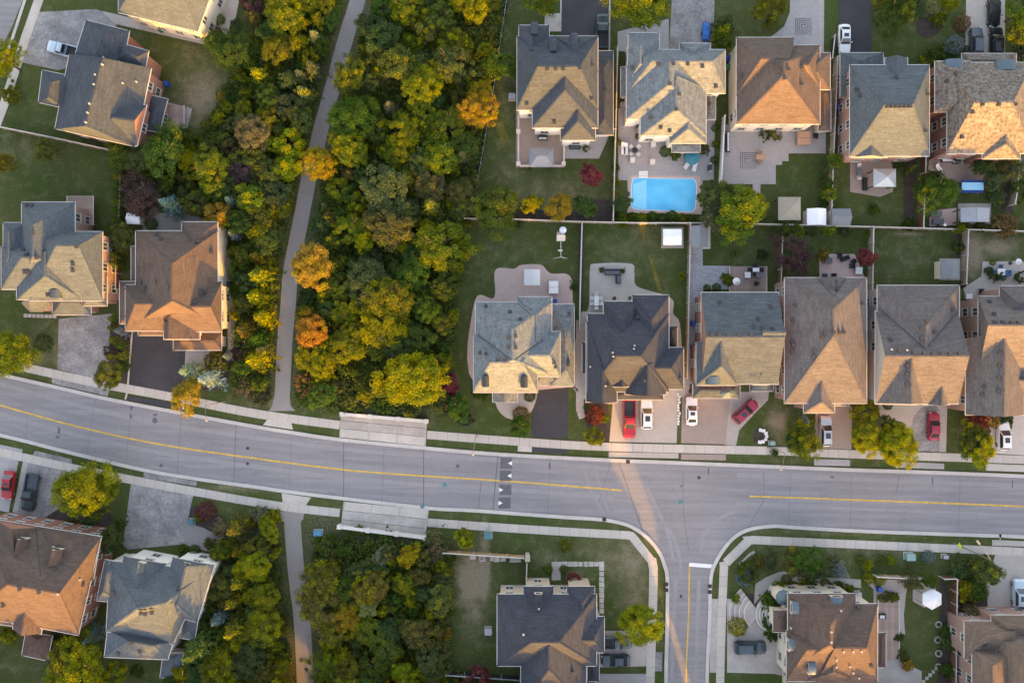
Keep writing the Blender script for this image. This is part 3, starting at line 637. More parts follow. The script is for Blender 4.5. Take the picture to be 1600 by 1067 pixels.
HOUSES = []
def house(label, roof, wall, blocks, vents=(), pipes=(), front='S', trim=None, cat='house', windows=True):
    bl = []
    for i, bk in enumerate(blocks):
        o = bk[3] if len(bk) > 3 else {}
        bl.append(Block(bk[0], bk[1], bk[2], i, **o))
    c = sum((q for q in bl[0].q), Vector()) / 4; c.z = 0
    root = thing('house', label, cat, c)
    rm, wm = ROOF[roof], WALL[wall]; trim = trim or TRIM
    def loc(v): return (v[0] - c.x, v[1] - c.y, v[2])
    for b in bl:
        mb = MB()
        for pts, side in b.quads: nface(mb, [loc(p) for p in pts], 0)
        for pts, side in b.tris:
            if side in b.gable: mb.face([loc(p) for p in pts], 1)
            else: nface(mb, [loc(p) for p in pts], 0)
        dz = 0.2
        for k in range(4):
            U, V = loc(b.q[k]), loc(b.q[(k + 1) % 4])
            mb.face([(V[0], V[1], V[2] - dz), V, U, (U[0], U[1], U[2] - dz)][::-1], 2)
        mb.face([(loc(p)[0], loc(p)[1], b.ze - dz) for p in b.q], 3)
        r = mb.build('roof', [rm, wm, trim, trim], root)
        # gutter round the eaves
        mb = MB(); cc = sum(b.q, Vector()) / 4
        for k in range(4):
            U, V = b.q[k], b.q[(k + 1) % 4]; d = (V - U).normalized(); nrm = Vector((d.y, -d.x, 0))
            if nrm.dot((U + V) / 2 - cc) < 0: nrm = -nrm
            mb.bar(Vector(loc(U)) + nrm * .04 - d * .06 + Vector((0, 0, -.05 - .003 * k)), Vector(loc(V)) + nrm * .04 + d * .06 + Vector((0, 0, -.05 - .003 * k)), .09, .12)
        mb.build('gutter', trim, r)
        # ridge and hip caps
        mb = MB(); E = []
        A, B, C, D = b.q; R1, R2 = b.R1, b.R2
        if (R1 - R2).length > .3: E.append((R1, R2))
        if b.vert:
            if 'N' not in b.gable: E += [(A, R1), (B, R1)]
            if 'S' not in b.gable: E += [(C, R2), (D, R2)]
        else:
            if 'W' not in b.gable: E += [(A, R1), (D, R1)]
            if 'E' not in b.gable: E += [(B, R2), (C, R2)]
        for U, V in E: mb.bar(Vector(loc(U)) + Vector((0, 0, -.02)), Vector(loc(V)) + Vector((0, 0, -.02)), .24, .1)
        if E: mb.build('ridge_cap', rm, r)
        if not b.wall: continue
        # walls, inset below the overhang
        ins = .42 + .017 * b.i; w = []
        for k in range(4):
            p = b.q[k]; a1 = (b.q[(k + 1) % 4] - p).normalized(); a2 = (b.q[k - 1] - p).normalized()
            w.append(p + (a1 + a2) * ins)
        mb = MB(); mb.prism([(p.x - c.x, p.y - c.y) for p in w], 0, b.ze - .02); wo_ = mb.build('wall', wm, root)
        b.w = w
    # openings on every free stretch of wall
    for b in bl:
        if not (b.wall and windows): continue
        for k, side in enumerate('NESW'):
            U, V = b.w[k], b.w[(k + 1) % 4]; d = V - U; Ln = d.length; d.normalize(); nrm = Vector((-d.y, d.x, 0))
            if nrm.dot((U + V) / 2 - sum(b.q, Vector()) / 4) < 0: nrm = -nrm
            rz = math.atan2(nrm.y, nrm.x) - math.pi / 2
            if side in b.garage:
                m_ = U.lerp(V, .5) + nrm * .03; wd = min(Ln - 1.0, 4.9)
                mb = MB()
                for q in range(4): mb.box((0, 0, .3 + q * .57), (wd, .08, .55))
                g = mb.build('garage_door', GARDOOR, root, loc((m_.x, m_.y, 0))); g.rotation_euler = (0, 0, rz)
                mb = MB()
                for q in range(4): mb.box((-wd / 2 + wd * (q + .5) / 4, .045, 2.0), (wd / 6, .02, .3))
                mb.build('door_glass', PANE, g)
                continue
            n = int((Ln - .8) / 2.6)
            for j in range(n):
                t = (j + .5) / n
                for lv in ((1.75, 4.45) if b.ze > 4.5 else (1.7,)):
                    p = U.lerp(V, t) + nrm * .02; tst = p + nrm * .35
                    if any(o is not b and o.wall and (o.ze > lv) and pin((tst.x, tst.y), [(x.x, x.y) for x in o.q]) for o in bl): continue
                    if any(o is not b and abs(o.ze - lv) < 1.0 and pin((tst.x, tst.y), [(x.x, x.y) for x in o.q]) for o in bl): continue
                    f = link('window', WFR, root, loc((p.x, p.y, lv)), rz); link('pane', WPN, f)
    for lst, me, nm in ((vents, VNT, 'roof_vent'), (pipes, PIP, 'roof_pipe')):
        for (px, py) in lst:
            z = 8.0; p = None
            for _ in range(6):
                p = P(px, py, z); zs = [b.zat(p.x, p.y) for b in bl]; zs = [q for q in zs if q is not None]
                if not zs: break
                z = max(zs)
            if zs: link(nm, me, root, loc((p.x, p.y, z)))
    HOUSES.append((root, bl)); root['_c'] = 0
    del root['_c']
    return root, bl, c

def roofz(bl, px, py, z=7.0):
    p = P(px, py, z)
    for _ in range(6):
        zs = [b.zat(p.x, p.y) for b in bl]; zs = [q for q in zs if q is not None]
        if zs: z = max(zs)
        p = P(px, py, z)
    return p

def dormer(h, px, py, w, d, face=(0, -1), m=None, arch=True, hgt=1.3):
    """small arched or gabled dormer on a roof, front facing `face` (px direction)"""
    root, bl, c = h; p = roofz(bl, px, py); f = Vector((face[0], -face[1], 0)).normalized(); rz = math.atan2(f.y, f.x) - math.pi / 2
    mb = MB(); n = 8; prof = []
    for i in range(n + 1):
        t = math.pi * i / n; prof.append((math.cos(t) * w / 2, hgt * .45 + math.sin(t) * hgt * .55) if arch else (w / 2 - w * i / n, hgt * (1 - abs(1 - 2 * i / n))))
    pr = [(w / 2, -1.0)] + prof + [(-w / 2, -1.0)]
    k = len(pr); n0 = len(mb.v)
    mb.v += [(x, d / 2, z) for x, z in pr] + [(x, -d, z) for x, z in pr]
    for i in range(k - 1): mb.f.append((n0 + i, n0 + i + 1, n0 + k + i + 1, n0 + k + i)); mb.m.append(0)
    mb.f.append(tuple(n0 + i for i in range(k))); mb.m.append(1)
    o = mb.build('dormer', [m or VENT, FRAME], root, (p.x - c.x, p.y - c.y, p.z), smooth=False); o.rotation_euler = (0, 0, rz)
    mb = MB(); mb.box((0, d / 2 + .02, hgt * .42), (w * .6, .05, hgt * .5)); mb.build('pane', PANE, o)
    return o

def cone_roof(h, px, py, r, ze, zr, m, seg=8, wallm=None):
    root, bl, c = h; p = P(px, py, ze); mb = MB(); rr = r * S; n = seg
    ring = [(p.x - c.x + rr * math.cos(2 * math.pi * (i + .5) / n), p.y - c.y + rr * math.sin(2 * math.pi * (i + .5) / n), ze) for i in range(n)]
    top = (p.x - c.x, p.y - c.y, zr)
    for i in range(n): mb.face([ring[i], ring[(i + 1) % n], top])
    mb.face(ring[::-1]); o = mb.build('bay_roof', m, root)
    mb = MB(); mb.prism([(x * .88 + top[0] * .12, y * .88 + top[1] * .12) for x, y, _ in ring], 0, ze - .01); mb.build('bay_wall', wallm or WALL['white'], root)

h1 = house('slate roofed house with a dark gazebo behind, left end of the top row', 'slate', 'white', [
  ((808,57,934,172), ((841,104),(905,104)), 6.0), ((811,40,858,125), ((830,58),(830,100)), 6.0), ((866,57,934,125), ((896,72),(896,104)), 5.9),
  ((832,112,934,200), ((883,104),(883,141)), 6.0), ((876,165,930,219), ((903,165),(903,190)), 5.6), ((929,80,958,211), ((945,104),(945,186)), 3.2, {'pitch': 26})],
  vents=((855,109),(868,109),(880,109),(830,77),(906,108),(925,103),(823,163),(866,192),(924,155),(946,145),(945,200)), front='N')
for x, y in ((835,46),(896,63),(864,72)): dormer(h1, x, y, 1.2, 1.2, (0, -1), ROOF['slate'])
h2 = house('pale blue roofed house beside the swimming pool', 'blueold', 'white', [
  ((981,78,1133,146), ((1019,96),(1112,96)), 6.0), ((982,52,1030,130), ((1001,72),(1001,100)), 5.9), ((1062,68,1110,110), ((1082,80),(1082,97)), 5.8),
  ((979,105,1103,186), ((1046,96),(1046,131)), 6.0), ((1001,140,1103,212), ((1057,120),(1057,170)), 6.0), ((1046,180,1103,224), ((1076,175),(1076,201)), 5.7),
  ((1100,145,1118,187), ((1110,150),(1110,180)), 3.2, {'pitch': 22}), ((1050,222,1094,238), ((1064,228),(1080,228)), 3.3, {'pitch': 25}), ((970,105,984,152), ((977,112),(977,145)), 3.2, {'pitch': 22})],
  vents=((1028,101),(1052,101),(1074,101),(1097,105),(1046,132),(1056,172),(1046,205),(1032,200),(987,107),(1061,148),(1016,185),(1118,136),(1108,163)), front='N')
h3 = house('brown roofed house behind the square patterned paver driveway', 'brown', 'cream', [
  ((1151,80,1281,194), ((1225,98),(1225,118)), 6.0, {'pitch': 38}), ((1151,59,1240,150), ((1191,92),(1233,92)), 6.0), ((1205,71,1281,140), ((1233,101),(1262,101)), 5.8),
  ((1264,83,1297,140), ((1276,100),(1276,112)), 5.4), ((1279,138,1298,205), ((1288,146),(1288,196)), 3.2, {'pitch': 24})],
  vents=((1208,98),(1252,106),(1216,111),(1231,109),(1225,123),(1252,132),(1158,118)), front='N')
h4 = house('blue grey roofed house with a row of ridge vents behind the white car', 'blue', 'pink', [
  ((1328,102,1452,244), ((1384,163),(1426,163)), 6.0, {'pitch': 36}), ((1383,91,1418,150), ((1402,92),(1402,150)), 5.9, {'gable': 'N'}),
  ((1313,83,1380,152), ((1345,95),(1345,140)), 3.4, {'pitch': 24, 'garage': 'N'}), ((1330,214,1386,246), ((1362,208),(1362,243)), 5.7, {'gable': 'S'})],
  vents=tuple((1386 + i * 7, 167) for i in range(6)) + ((1400,121),(1448,148),(1445,205),(1337,142),(1342,150)), front='N')
h5 = house('mottled tan roofed house at the right end of the top row', 'speck', 'red', [
  ((1480,98,1612,240), ((1524,160),(1582,160)), 6.0, {'pitch': 36}), ((1461,96,1516,175), ((1496,112),(1496,160)), 5.9), ((1503,84,1588,112), ((1520,94),(1574,94)), 3.3, {'pitch': 24, 'garage': 'N'}),
  ((1535,196,1594,248), ((1572,200),(1572,225)), 5.8)],
  vents=((1534,164),(1559,164),(1585,164),(1495,175),(1504,175),(1518,176),(1492,116),(1502,215),(1478,128)), front='N')
dormer(h5, 1489, 100, 2.6, 1.0, (0, -1), COPPER, hgt=.8); dormer(h5, 1570, 101, 2.8, 1.0, (0, -1), COPPER, hgt=.8)
h6 = house('turned red brick house with slate roof in the upper left corner', 'slate', 'red', [
  ([(108,86),(236,108),(211,229),(86,201)], ((160,92),(133,196)), 6.0, {'pitch': 33}), ([(134,32),(202,49),(192,100),(118,84)], ((160,52),(150,90)), 5.9),
  ([(183,66),(232,80),(226,112),(176,100)], ((196,84),(214,89)), 5.8), ([(168,150),(229,165),(214,228),(150,214)], ((176,184),(222,192)), 6.0, {'gable': 'E'}),
  ([(233,149),(262,155),(249,207),(225,203)], ((243,166),(237,192)), 3.3, {'pitch': 16}), ([(66,110),(115,120),(104,170),(60,160)], ((80,128),(75,152)), 5.6)],
  pipes=((163,91),(161,102),(150,118),(148,133),(141,163),(138,177),(135,192),(187,98),(193,131),(214,129)))
h7 = house('blue grey roofed house cut by the top edge, left', 'blue', 'cream', [
  ([(186,-70),(340,-36),(309,50),(185,20)], ((218,-36),(280,-18)), 6.0), ([(262,-60),(330,-44),(316,18),(250,0)], ((288,-40),(284,-12)), 5.8)])
h8 = house('blue grey roofed house with corner turret at the left edge', 'blue', 'pink', [
  ((34,316,117,430), ((52,351),(52,400)), 6.0), ((46,362,160,470), ((88,384),(122,384)), 6.0), ((26,392,128,468), ((70,394),(70,431)), 6.0, {'pitch': 36}), ((2,385,82,452), ((34,402),(66,402)), 5.9),
  ((5,348,40,425), ((14,362),(14,402)), 5.7), ((82,455,142,492), ((96,472),(122,472)), 3.4, {'pitch': 24, 'garage': 'S'}), ((128,430,167,478), ((141,446),(141,464)), 4.2, {'pitch': 26})],
  vents=((52,364),(38,390),(42,398),(58,403),(121,386),(145,397),(40,426),(46,426),(115,413),(115,423),(76,461),(42,320),(50,321)))
cone_roof(h8, 57, 464, 25, 3.6, 5.6, ROOF['blue'], 8, WALL['pink']); dormer(h8, 89, 462, 1.6, .9, (0, 1), ROOF['blue'], hgt=.9)
h9 = house('large brown roofed house left of the walking path', 'dkbrown', 'cream', [
  ((212,361,340,505), ((270,412),(266,470)), 6.0), ((284,347,340,450), ((303,374),(303,440)), 5.9), ((205,385,230,440), ((214,395),(214,430)), 5.0, {'pitch': 24}),
  ((187,440,230,506), ((200,455),(200,490)), 5.2, {'pitch': 26}), ((196,445,264,517), ((212,475),(244,475)), 5.9), ((256,470,312,530), ((264,475),(264,512)), 5.7, {'gable': 'S'}), ((262,440,346,518), ((270,479),(328,479)), 5.9),
  ((271,520,346,547), ((285,532),(334,532)), 3.4, {'pitch': 22}), ((216,510,262,524), ((224,516),(254,516)), 3.3, {'pitch': 20, 'garage': 'S'})],
  vents=((245,366),(252,373),(310,377),(331,394),(226,449),(220,441),(242,441),(306,472),(314,456),(320,456),(262,449)), front='S')
h10 = house('pale blue roofed house with two arched dormers beside the wood', 'blueold', 'beige', [
  ((743,472,862,585), ((801,514),(801,562)), 6.0), ((740,522,840,613), ((767,566),(816,566)), 6.0), ((795,518,875,589), ((824,555),(857,555)), 5.9), ((808,464,862,545), ((838,492),(838,530)), 5.8),
  ((860,475,897,603), ((884,517),(884,578)), 3.4, {'pitch': 24}), ((838,580,870,602), ((846,590),(862,590)), 3.3, {'pitch': 20, 'garage': 'S'}), ((770,605,808,628), ((789,600),(789,626)), 3.5, {'gable': 'S', 'pitch': 30})],
  vents=((759,478),(797,487),(813,498),(794,527),(794,542),(806,543),(806,525),(777,561),(789,561),(750,551),(759,552),(865,566),(868,573),(888,565),(889,490),(887,570)))
for x, y in ((759,598),(819,599)): dormer(h10, x, y, 1.0, 1.1, (0, 1), DKMETAL, hgt=1.3)
h11 = house('charcoal and tan roofed house behind the red pickup', 'char', 'beige', [
  ((918,490,1045,612), ((965,556),(1000,556)), 6.0), ((988,461,1045,575), ((1019,497),(1019,552)), 6.0), ((943,471,1000,540), ((972,500),(972,530)), 5.9), ((916,499,964,628), ((942,580),(942,620)), 5.8, {'gable': 'S', 'zr': 8.6}),
  ((1003,543,1068,608), ((1018,575),(1047,575)), 5.8), ((977,556,1041,616), ((1012,570),(1012,616)), 5.9, {'gable': 'S', 'zr': 9.3}), ((1040,510,1058,543), ((1049,517),(1049,536)), 3.3, {'pitch': 22}), ((910,535,922,583), ((916,545),(916,575)), 3.2, {'pitch': 20}),
  ((960,608,1036,624), ((970,615),(1028,615)), 3.3, {'pitch': 18, 'garage': 'S'}), ((955,570,982,604), ((972,571),(972,600)), 6.6, {'gable': 'S', 'pitch': 30, 'wall': False})],
  vents=((996,495),(1008,595),(1063,592),(950,604)), pipes=((958,557),(957,551),(990,545),(991,540),(922,573),(946,603)))
h12 = house('blue grey roofed house behind the white and crimson parked cars', 'tealg', 'red', [
  ((1096,457,1216,600), ((1102,526),(1212,526)), 6.0, {'gable': 'WE', 'zr': 8.9}), ((1088,535,1152,602), ((1127,533),(1127,572)), 5.9, {'zr': 8.6}), ((1183,492,1218,577), ((1190,519),(1212,519)), 6.2, {'gable': 'WE', 'zr': 9.15}), ((1176,555,1202,601), ((1190,562),(1190,584)), 5.7),
  ((1083,598,1156,622), ((1095,610),(1145,610)), 3.4, {'pitch': 22, 'garage': 'S'}), ((1172,585,1208,611), ((1186,597),(1198,597)), 3.4, {'pitch': 22}), ((1086,548,1098,618), ((1092,556),(1092,610)), 3.2, {'pitch': 16})],
  vents=((1112,523),(1123,523),(1137,523),(1154,523),(1173,523),(1177,509),(1191,512),(1206,513),(1184,497),(1204,478),(1124,472)), front='S')
cone_roof(h12, 1135, 612, 11, 3.7, 5.0, COPPER, 10); dormer(h12, 1114, 596, 2.0, .8, (0, 1), COPPER, hgt=.9); dormer(h12, 1186, 604, 2.2, .8, (0, 1), COPPER, hgt=.8)
h13 = house('long grey roofed house behind the silver car and street lamp', 'grey', 'pink', [
  ((1226,434,1354,630), ((1302,482),(1302,526)), 6.0, {'pitch': 33}), ((1272,434,1324,490), ((1303,434),(1303,482)), 5.9, {'gable': 'N'}), ((1256,555,1304,645), ((1284,580),(1284,628)), 5.6),
  ((1296,600,1326,634), ((1312,606),(1312,628)), 3.4, {'pitch': 22, 'garage': 'S'})],
  vents=((1288,519),(1302,519),(1311,519),(1318,519),(1284,526),(1271,547),(1270,557),(1237,534),(1239,539),(1237,550),(1238,500),(1241,477),(1306,440),(1306,450),(1347,474)))
h14 = house('grey roofed house behind the crimson car, with dark valley lines', 'grey', 'stone', [
  ((1371,446,1499,570), ((1447,508),(1447,546)), 6.0, {'zr': 8.7}), ((1368,486,1497,631), ((1386,556),(1510,556)), 6.0, {'gable': 'WE', 'zr': 9.0}), ((1367,548,1443,629), ((1424,552),(1424,627)), 5.9, {'gable': 'S', 'zr': 8.85}), ((1443,592,1484,632), ((1472,590),(1472,630)), 5.6, {'gable': 'S'}),
  ((1385,612,1436,632), ((1400,622),(1424,622)), 3.3, {'pitch': 18, 'garage': 'S'})],
  vents=((1447,502),(1439,513),(1439,528),(1460,519),(1488,484),(1404,547),(1427,551),(1443,552),(1457,552),(1471,553),(1483,553),(1498,553),(1417,571),(1416,584),(1416,600),(1391,530)), pipes=((1392,546),(1416,547)))
h15 = house('grey roofed house at the right edge behind the white car', 'grey', 'pink', [
  ((1529,463,1650,585), ((1545,508),(1625,508)), 6.0), ((1562,447,1650,520), ((1590,472),(1625,472)), 5.9), ((1509,530,1600,648), ((1570,520),(1570,640)), 5.9, {'gable': 'S'}), ((1560,590,1660,620), ((1590,594),(1640,594)), 5.7)],
  vents=((1553,503),(1566,503),(1579,504),(1590,504),(1552,490),(1545,471),(1561,551),(1560,571),(1560,590),(1559,610),(1536,604),(1533,617)))
h16 = house('brown roofed house at the left edge below the red sports car', 'dkbrown', 'red', [
  ([(-30,808),(158,838),(122,992),(-48,960)], ((12,913),(92,926)), 6.0, {'pitch': 33}), ([(-10,812),(62,824),(56,900),(-16,890)], ((18,826),(24,896)), 5.9, {'gable': 'N'}), ([(62,824),(157,840),(146,905),(54,892)], ((88,850),(88,905)), 5.9),
  ([(22,925),(72,934),(64,990),(20,982)], ((44,924),(36,978)), 5.8, {'gable': 'S'}), ([(-45,940),(26,945),(20,978),(-50,968)], ((-20,955),(5,958)), 5.6), ([(40,988),(82,993),(74,1032),(34,1023)], ((58,1000),(54,1018)), 3.2, {'pitch': 14, 'wall': False})],
  vents=((32,919),(62,924),(115,921),(6,945)), pipes=((122,907),(92,927)))
for x, y in ((34,848),(88,864)): dormer(h16, x, y, 1.7, 1.6, (.25, -1), ROOF['dkbrown'], arch=False, hgt=1.3)
h17 = house('turned blue grey roofed house beside the lower left wood', 'blue', 'white', [
  ([(172,876),(325,890),(270,1006),(166,986)], ((215,950),(256,942)), 6.0, {'pitch': 33}), ([(193,869),(259,881),(248,945),(178,930)], ((218,882),(210,935)), 5.9), ([(270,871),(335,883),(308,972),(245,955)], ((290,886),(276,945)), 5.9),
  ([(164,874),(196,879),(192,942),(151,938)], ((168,895),(162,925)), 5.6), ([(168,984),(270,1003),(262,1030),(217,1036),(163,1024)][:3] + [(163,1026)], ((200,1002),(240,1009)), 5.7), ([(255,1020),(286,1020),(284,1060),(250,1058)], ((270,1030),(268,1050)), 3.2, {'pitch': 14}),
  ([(296,922),(316,926),(304,1000),(282,996)], ((300,945),(294,985)), 5.2, {'pitch': 26})],
  vents=((178,926),(221,957),(228,958),(238,956),(279,918),(205,1003),(186,1020),(220,1016)))
for x, y in ((220,884),(292,884)): dormer(h17, x, y, 1.1, .9, (.2, -1), ROOF['blue'], arch=False, hgt=1.0)
h18 = house('charcoal roofed house cut by the bottom edge beside the side street', 'char', 'beige', [
  ((777,928,932,1040), ((832,1003),(872,1003)), 6.0), ((818,916,865,985), ((842,944),(842,985)), 5.9), ((886,916,929,1005), ((910,940),(910,990)), 5.8), ((895,963,944,1019), ((908,1000),(926,1000)), 5.8),
  ((814,1002,916,1110), ((858,1008),(858,1046)), 5.9), ((865,931,892,960), ((872,940),(885,940)), 5.2, {'pitch': 20}), ((918,1012,936,1064), ((928,1020),(928,1056)), 3.3, {'pitch': 18})],
  vents=((840,936),(895,1050)), pipes=((842,950),(818,990)), front='N')
dormer(h18, 841, 930, 1.2, .8, (0, -1), ROOF['char'], hgt=.9)
h19 = house('brown roofed house with round dormers and curved entrance steps', 'dkbrown', 'cream', [
  ((1231,927,1337,1045), ((1296,977),(1296,1008)), 6.0), ((1276,943,1371,1067), ((1306,1012),(1353,1012)), 6.0), ((1229,985,1330,1064), ((1262,1015),(1296,1015)), 5.9), ((1256,1010,1345,1064), ((1303,1018),(1303,1050)), 5.8),
  ((1208,953,1236,987), ((1216,964),(1216,976)), 4.8, {'pitch': 24}), ((1229,1030,1258,1085), ((1240,1042),(1240,1075)), 3.4, {'pitch': 20}), ((1370,988,1384,1042), ((1378,996),(1378,1034)), 3.3, {'pitch': 20})],
  vents=((1340,948),(1361,1039)), pipes=((1313,953),(1235,980),(1298,986),(1298,1002),(1317,1017),(1332,1017),(1345,1017),(1327,1040),(1332,1050),(1306,1030),(1306,1041),(1341,1058)), front='W')
for x, y, f in ((1239,948,(-1,0)),(1306,934,(0,-1)),(1234,1006,(-1,0)),(1265,1042,(-1,0))): dormer(h19, x, y, 1.9, .7, f, COPPER, hgt=.75)
cone_roof(h19, 1224, 933, 12, 4.0, 4.9, COPPER, 10, WALL['cream'])
h20 = house('taupe roofed pink brick house in the lower right corner', 'taupe', 'pink', [
  ((1507,970,1600,1030), ((1540,992),(1580,992)), 5.4), ((1549,961,1640,1010), ((1575,980),(1620,980)), 5.3), ((1519,1014,1600,1120), ((1552,1040),(1552,1090)), 5.9), ((1557,990,1670,1130), ((1610,1040),(1610,1085)), 6.2)],
  vents=((1541,1008),(1537,1010)))

VALLEY = mat('valley_metal', (0.045, 0.045, 0.05), 0.6, 0.2, 2)
def valley(h, p, q, n=10):
    root, bl, c = h; pts = [roofz(bl, p[0] + (q[0] - p[0]) * i / n, p[1] + (q[1] - p[1]) * i / n) for i in range(n + 1)]; mb = MB()
    for i in range(n): mb.bar(pts[i] - c + Vector((0, 0, .01)), pts[i + 1] - c + Vector((0, 0, .01)), .16, .05)
    mb.build('valley_flashing', VALLEY, root)
valley(h10, (747,523), (798,561)); valley(h10, (848,531), (804,562)); valley(h10, (809,474), (833,495)); valley(h14, (1374,482), (1444,543)); valley(h14, (1496,487), (1448,543)); valley(h13, (1278,437), (1302,462)); valley(h13, (1321,437), (1304,462))
valley(h16, (56,826), (63,900)); valley(h16, (108,872), (67,908)); valley(h11, (945,505), (990,553)); valley(h11, (990,475), (1018,506))

# unseen houses added outside the frame to shade gardens and narrow the street sunbeam
OFF = [(738,1210),(-150,1010),(-110,1315),(70,1325),(235,1320),(775,1315),(905,1325),(1066,1318),(1233,1320),(1425,1325),(1575,1318),(1725,1320),(1745,1020),(1740,545),(1900,560),(1890,1020),(1725,150),(-160,420)]
WD = ['first','second','third','fourth','fifth','sixth','seventh','eighth','ninth','tenth','eleventh','twelfth','thirteenth','fourteenth','fifteenth','sixteenth','seventeenth','eighteenth','nineteenth','twentieth']
def ordw(i):
    if i < 20: return WD[i]
    t = {2:'twenty',3:'thirty',4:'forty',5:'fifty'}[(i + 1) // 10]; r = (i + 1) % 10
    return t + '-' + WD[r - 1] if r else {2:'twentieth',3:'thirtieth',4:'fortieth',5:'fiftieth'}[(i + 1) // 10]
for i, (x, y) in enumerate(OFF):
    w = 62 + (i * 7) % 8; d = 72 + (i * 5) % 12
    house(f'hipped unseen house added to cast shade, {ordw(i)} of the row', ['brown', 'slate', 'grey', 'char'][i % 4], ['beige', 'red', 'pink'][i % 3], [
        ((x - w, y - d, x + w, y + d - 12), ((x + 4, y - 14), (x + 4, y + 20)), 6.0), ((x - w + 8, y - 10, x + 6, y + d), ((x - 24, y + 10), (x - 24, y + d - 26)), 5.8)], windows=False)
# ---------------------------------------------------------------- trees and shrubs
def leafmat():
    m = bpy.data.materials.new('foliage'); m.use_nodes = True; nt = m.node_tree; N, L = nt.nodes, nt.links
    N.remove(N['Principled BSDF']); out = N['Material Output']
    oi = N.new('ShaderNodeObjectInfo'); at = N.new('ShaderNodeAttribute'); at.attribute_name = 'clump'
    at2 = N.new('ShaderNodeAttribute'); at2.attribute_name = 'leafr'
    # gold share of the crown: object colour alpha
    sb = N.new('ShaderNodeMath'); sb.operation = 'SUBTRACT'; L.new(oi.outputs['Alpha'], sb.inputs[0]); L.new(at.outputs['Fac'], sb.inputs[1])
    ml = N.new('ShaderNodeMath'); ml.operation = 'MULTIPLY_ADD'; ml.inputs[1].default_value = 3.0; ml.inputs[2].default_value = 0.25; ml.use_clamp = True
    L.new(sb.outputs[0], ml.inputs[0])
    mx = N.new('ShaderNodeMix'); mx.data_type = 'RGBA'; mx.inputs[7].default_value = (0.30, 0.29, 0.014, 1)
    L.new(ml.outputs[0], mx.inputs[0]); L.new(oi.outputs['Color'], mx.inputs[6])
    hv = N.new('ShaderNodeHueSaturation'); L.new(mx.outputs[2], hv.inputs['Color'])
    m1 = N.new('ShaderNodeMapRange'); m1.inputs[3].default_value = 0.48; m1.inputs[4].default_value = 0.52; L.new(at2.outputs['Fac'], m1.inputs[0]); L.new(m1.outputs[0], hv.inputs['Hue'])
    m2 = N.new('ShaderNodeMapRange'); m2.inputs[3].default_value = 0.7; m2.inputs[4].default_value = 1.32; L.new(at2.outputs['Fac'], m2.inputs[0]); L.new(m2.outputs[0], hv.inputs['Value'])
    d = N.new('ShaderNodeBsdfDiffuse'); t = N.new('ShaderNodeBsdfTranslucent'); s = N.new('ShaderNodeMixShader'); s.inputs[0].default_value = 0.45
    L.new(hv.outputs[0], d.inputs[0]); L.new(hv.outputs[0], t.inputs[0]); L.new(d.outputs[0], s.inputs[1]); L.new(t.outputs[0], s.inputs[2]); L.new(s.outputs[0], out.inputs[0])
    return m
LEAF = leafmat()

def cards(centres, size, up, rng, aspect=0.62, dirs=None):
    """leaf-shaped faces (4-sided) round the given centres, normals leaning to `up`"""
    n = len(centres); nrm = rng.normal(size=(n, 3)) * 0.75 + up; nrm /= np.linalg.norm(nrm, axis=1)[:, None]
    t = dirs if dirs is not None else rng.normal(size=(n, 3)); t = t - (t * nrm).sum(1)[:, None] * nrm; t /= (np.linalg.norm(t, axis=1)[:, None] + 1e-9)
    b = np.cross(nrm, t); s = size[:, None]
    v = np.stack([centres - t * s, centres + b * s * aspect, centres + t * s, centres - b * s * aspect], 1).reshape(-1, 3)
    return v
def leafmesh(name, v, clump, leafr):
    n = len(v) // 4; me = bpy.data.meshes.new(name)
    me.from_pydata(v.tolist(), [], np.arange(n * 4).reshape(-1, 4).tolist()); me.materials.append(LEAF)
    for nm, arr in (('clump', clump), ('leafr', leafr)):
        at = me.attributes.new(nm, 'FLOAT', 'FACE'); at.data.foreach_set('value', arr.astype(np.float32))
    return me
def crown_dec(seed, ncl, per, leaf, flat=0.8, rough=0.34):
    """unit crown of radius about 1, height about 2, lobed, clumped, with gaps"""
    rng = np.random.default_rng(seed); C = []
    lob = rng.normal(size=(14, 3)); lob /= np.linalg.norm(lob, axis=1)[:, None]; la = rng.uniform(-rough, rough, 14)
    while len(C) < ncl:
        d = rng.normal(size=3); d /= np.linalg.norm(d)
        if d[2] < -0.45: continue
        r = 0.80 + sum(la[i] * max(0, d @ lob[i]) ** 4 for i in range(14))
        rr = r * (rng.uniform(0.25, 1.0) ** 0.45)
        p = d * rr * np.array([1, 1, flat]); C.append(p)
    C = np.array(C); cl = rng.uniform(0, 1, ncl); cr = rng.uniform(0.13, 0.25, ncl)
    idx = np.repeat(np.arange(ncl), per); o = rng.normal(size=(ncl * per, 3)); o /= np.linalg.norm(o, axis=1)[:, None]
    o *= (rng.uniform(0, 1, ncl * per) ** 0.5)[:, None] * cr[idx][:, None] * np.array([1, 1, .65])
    cen = C[idx] + o; up = cen * 0.6 + np.array([0, 0, 0.9])
    v = cards(cen, rng.uniform(leaf * .6, leaf * 1.35, len(cen)), up, rng)
    q = np.percentile(np.hypot(v[:, 0], v[:, 1]), 96); v[:, :2] /= q; v[:, 2] += flat
    return leafmesh('crown', v, cl[idx] * 0.8 + rng.uniform(0, .2, len(idx)), rng.uniform(0, 1, len(idx)))
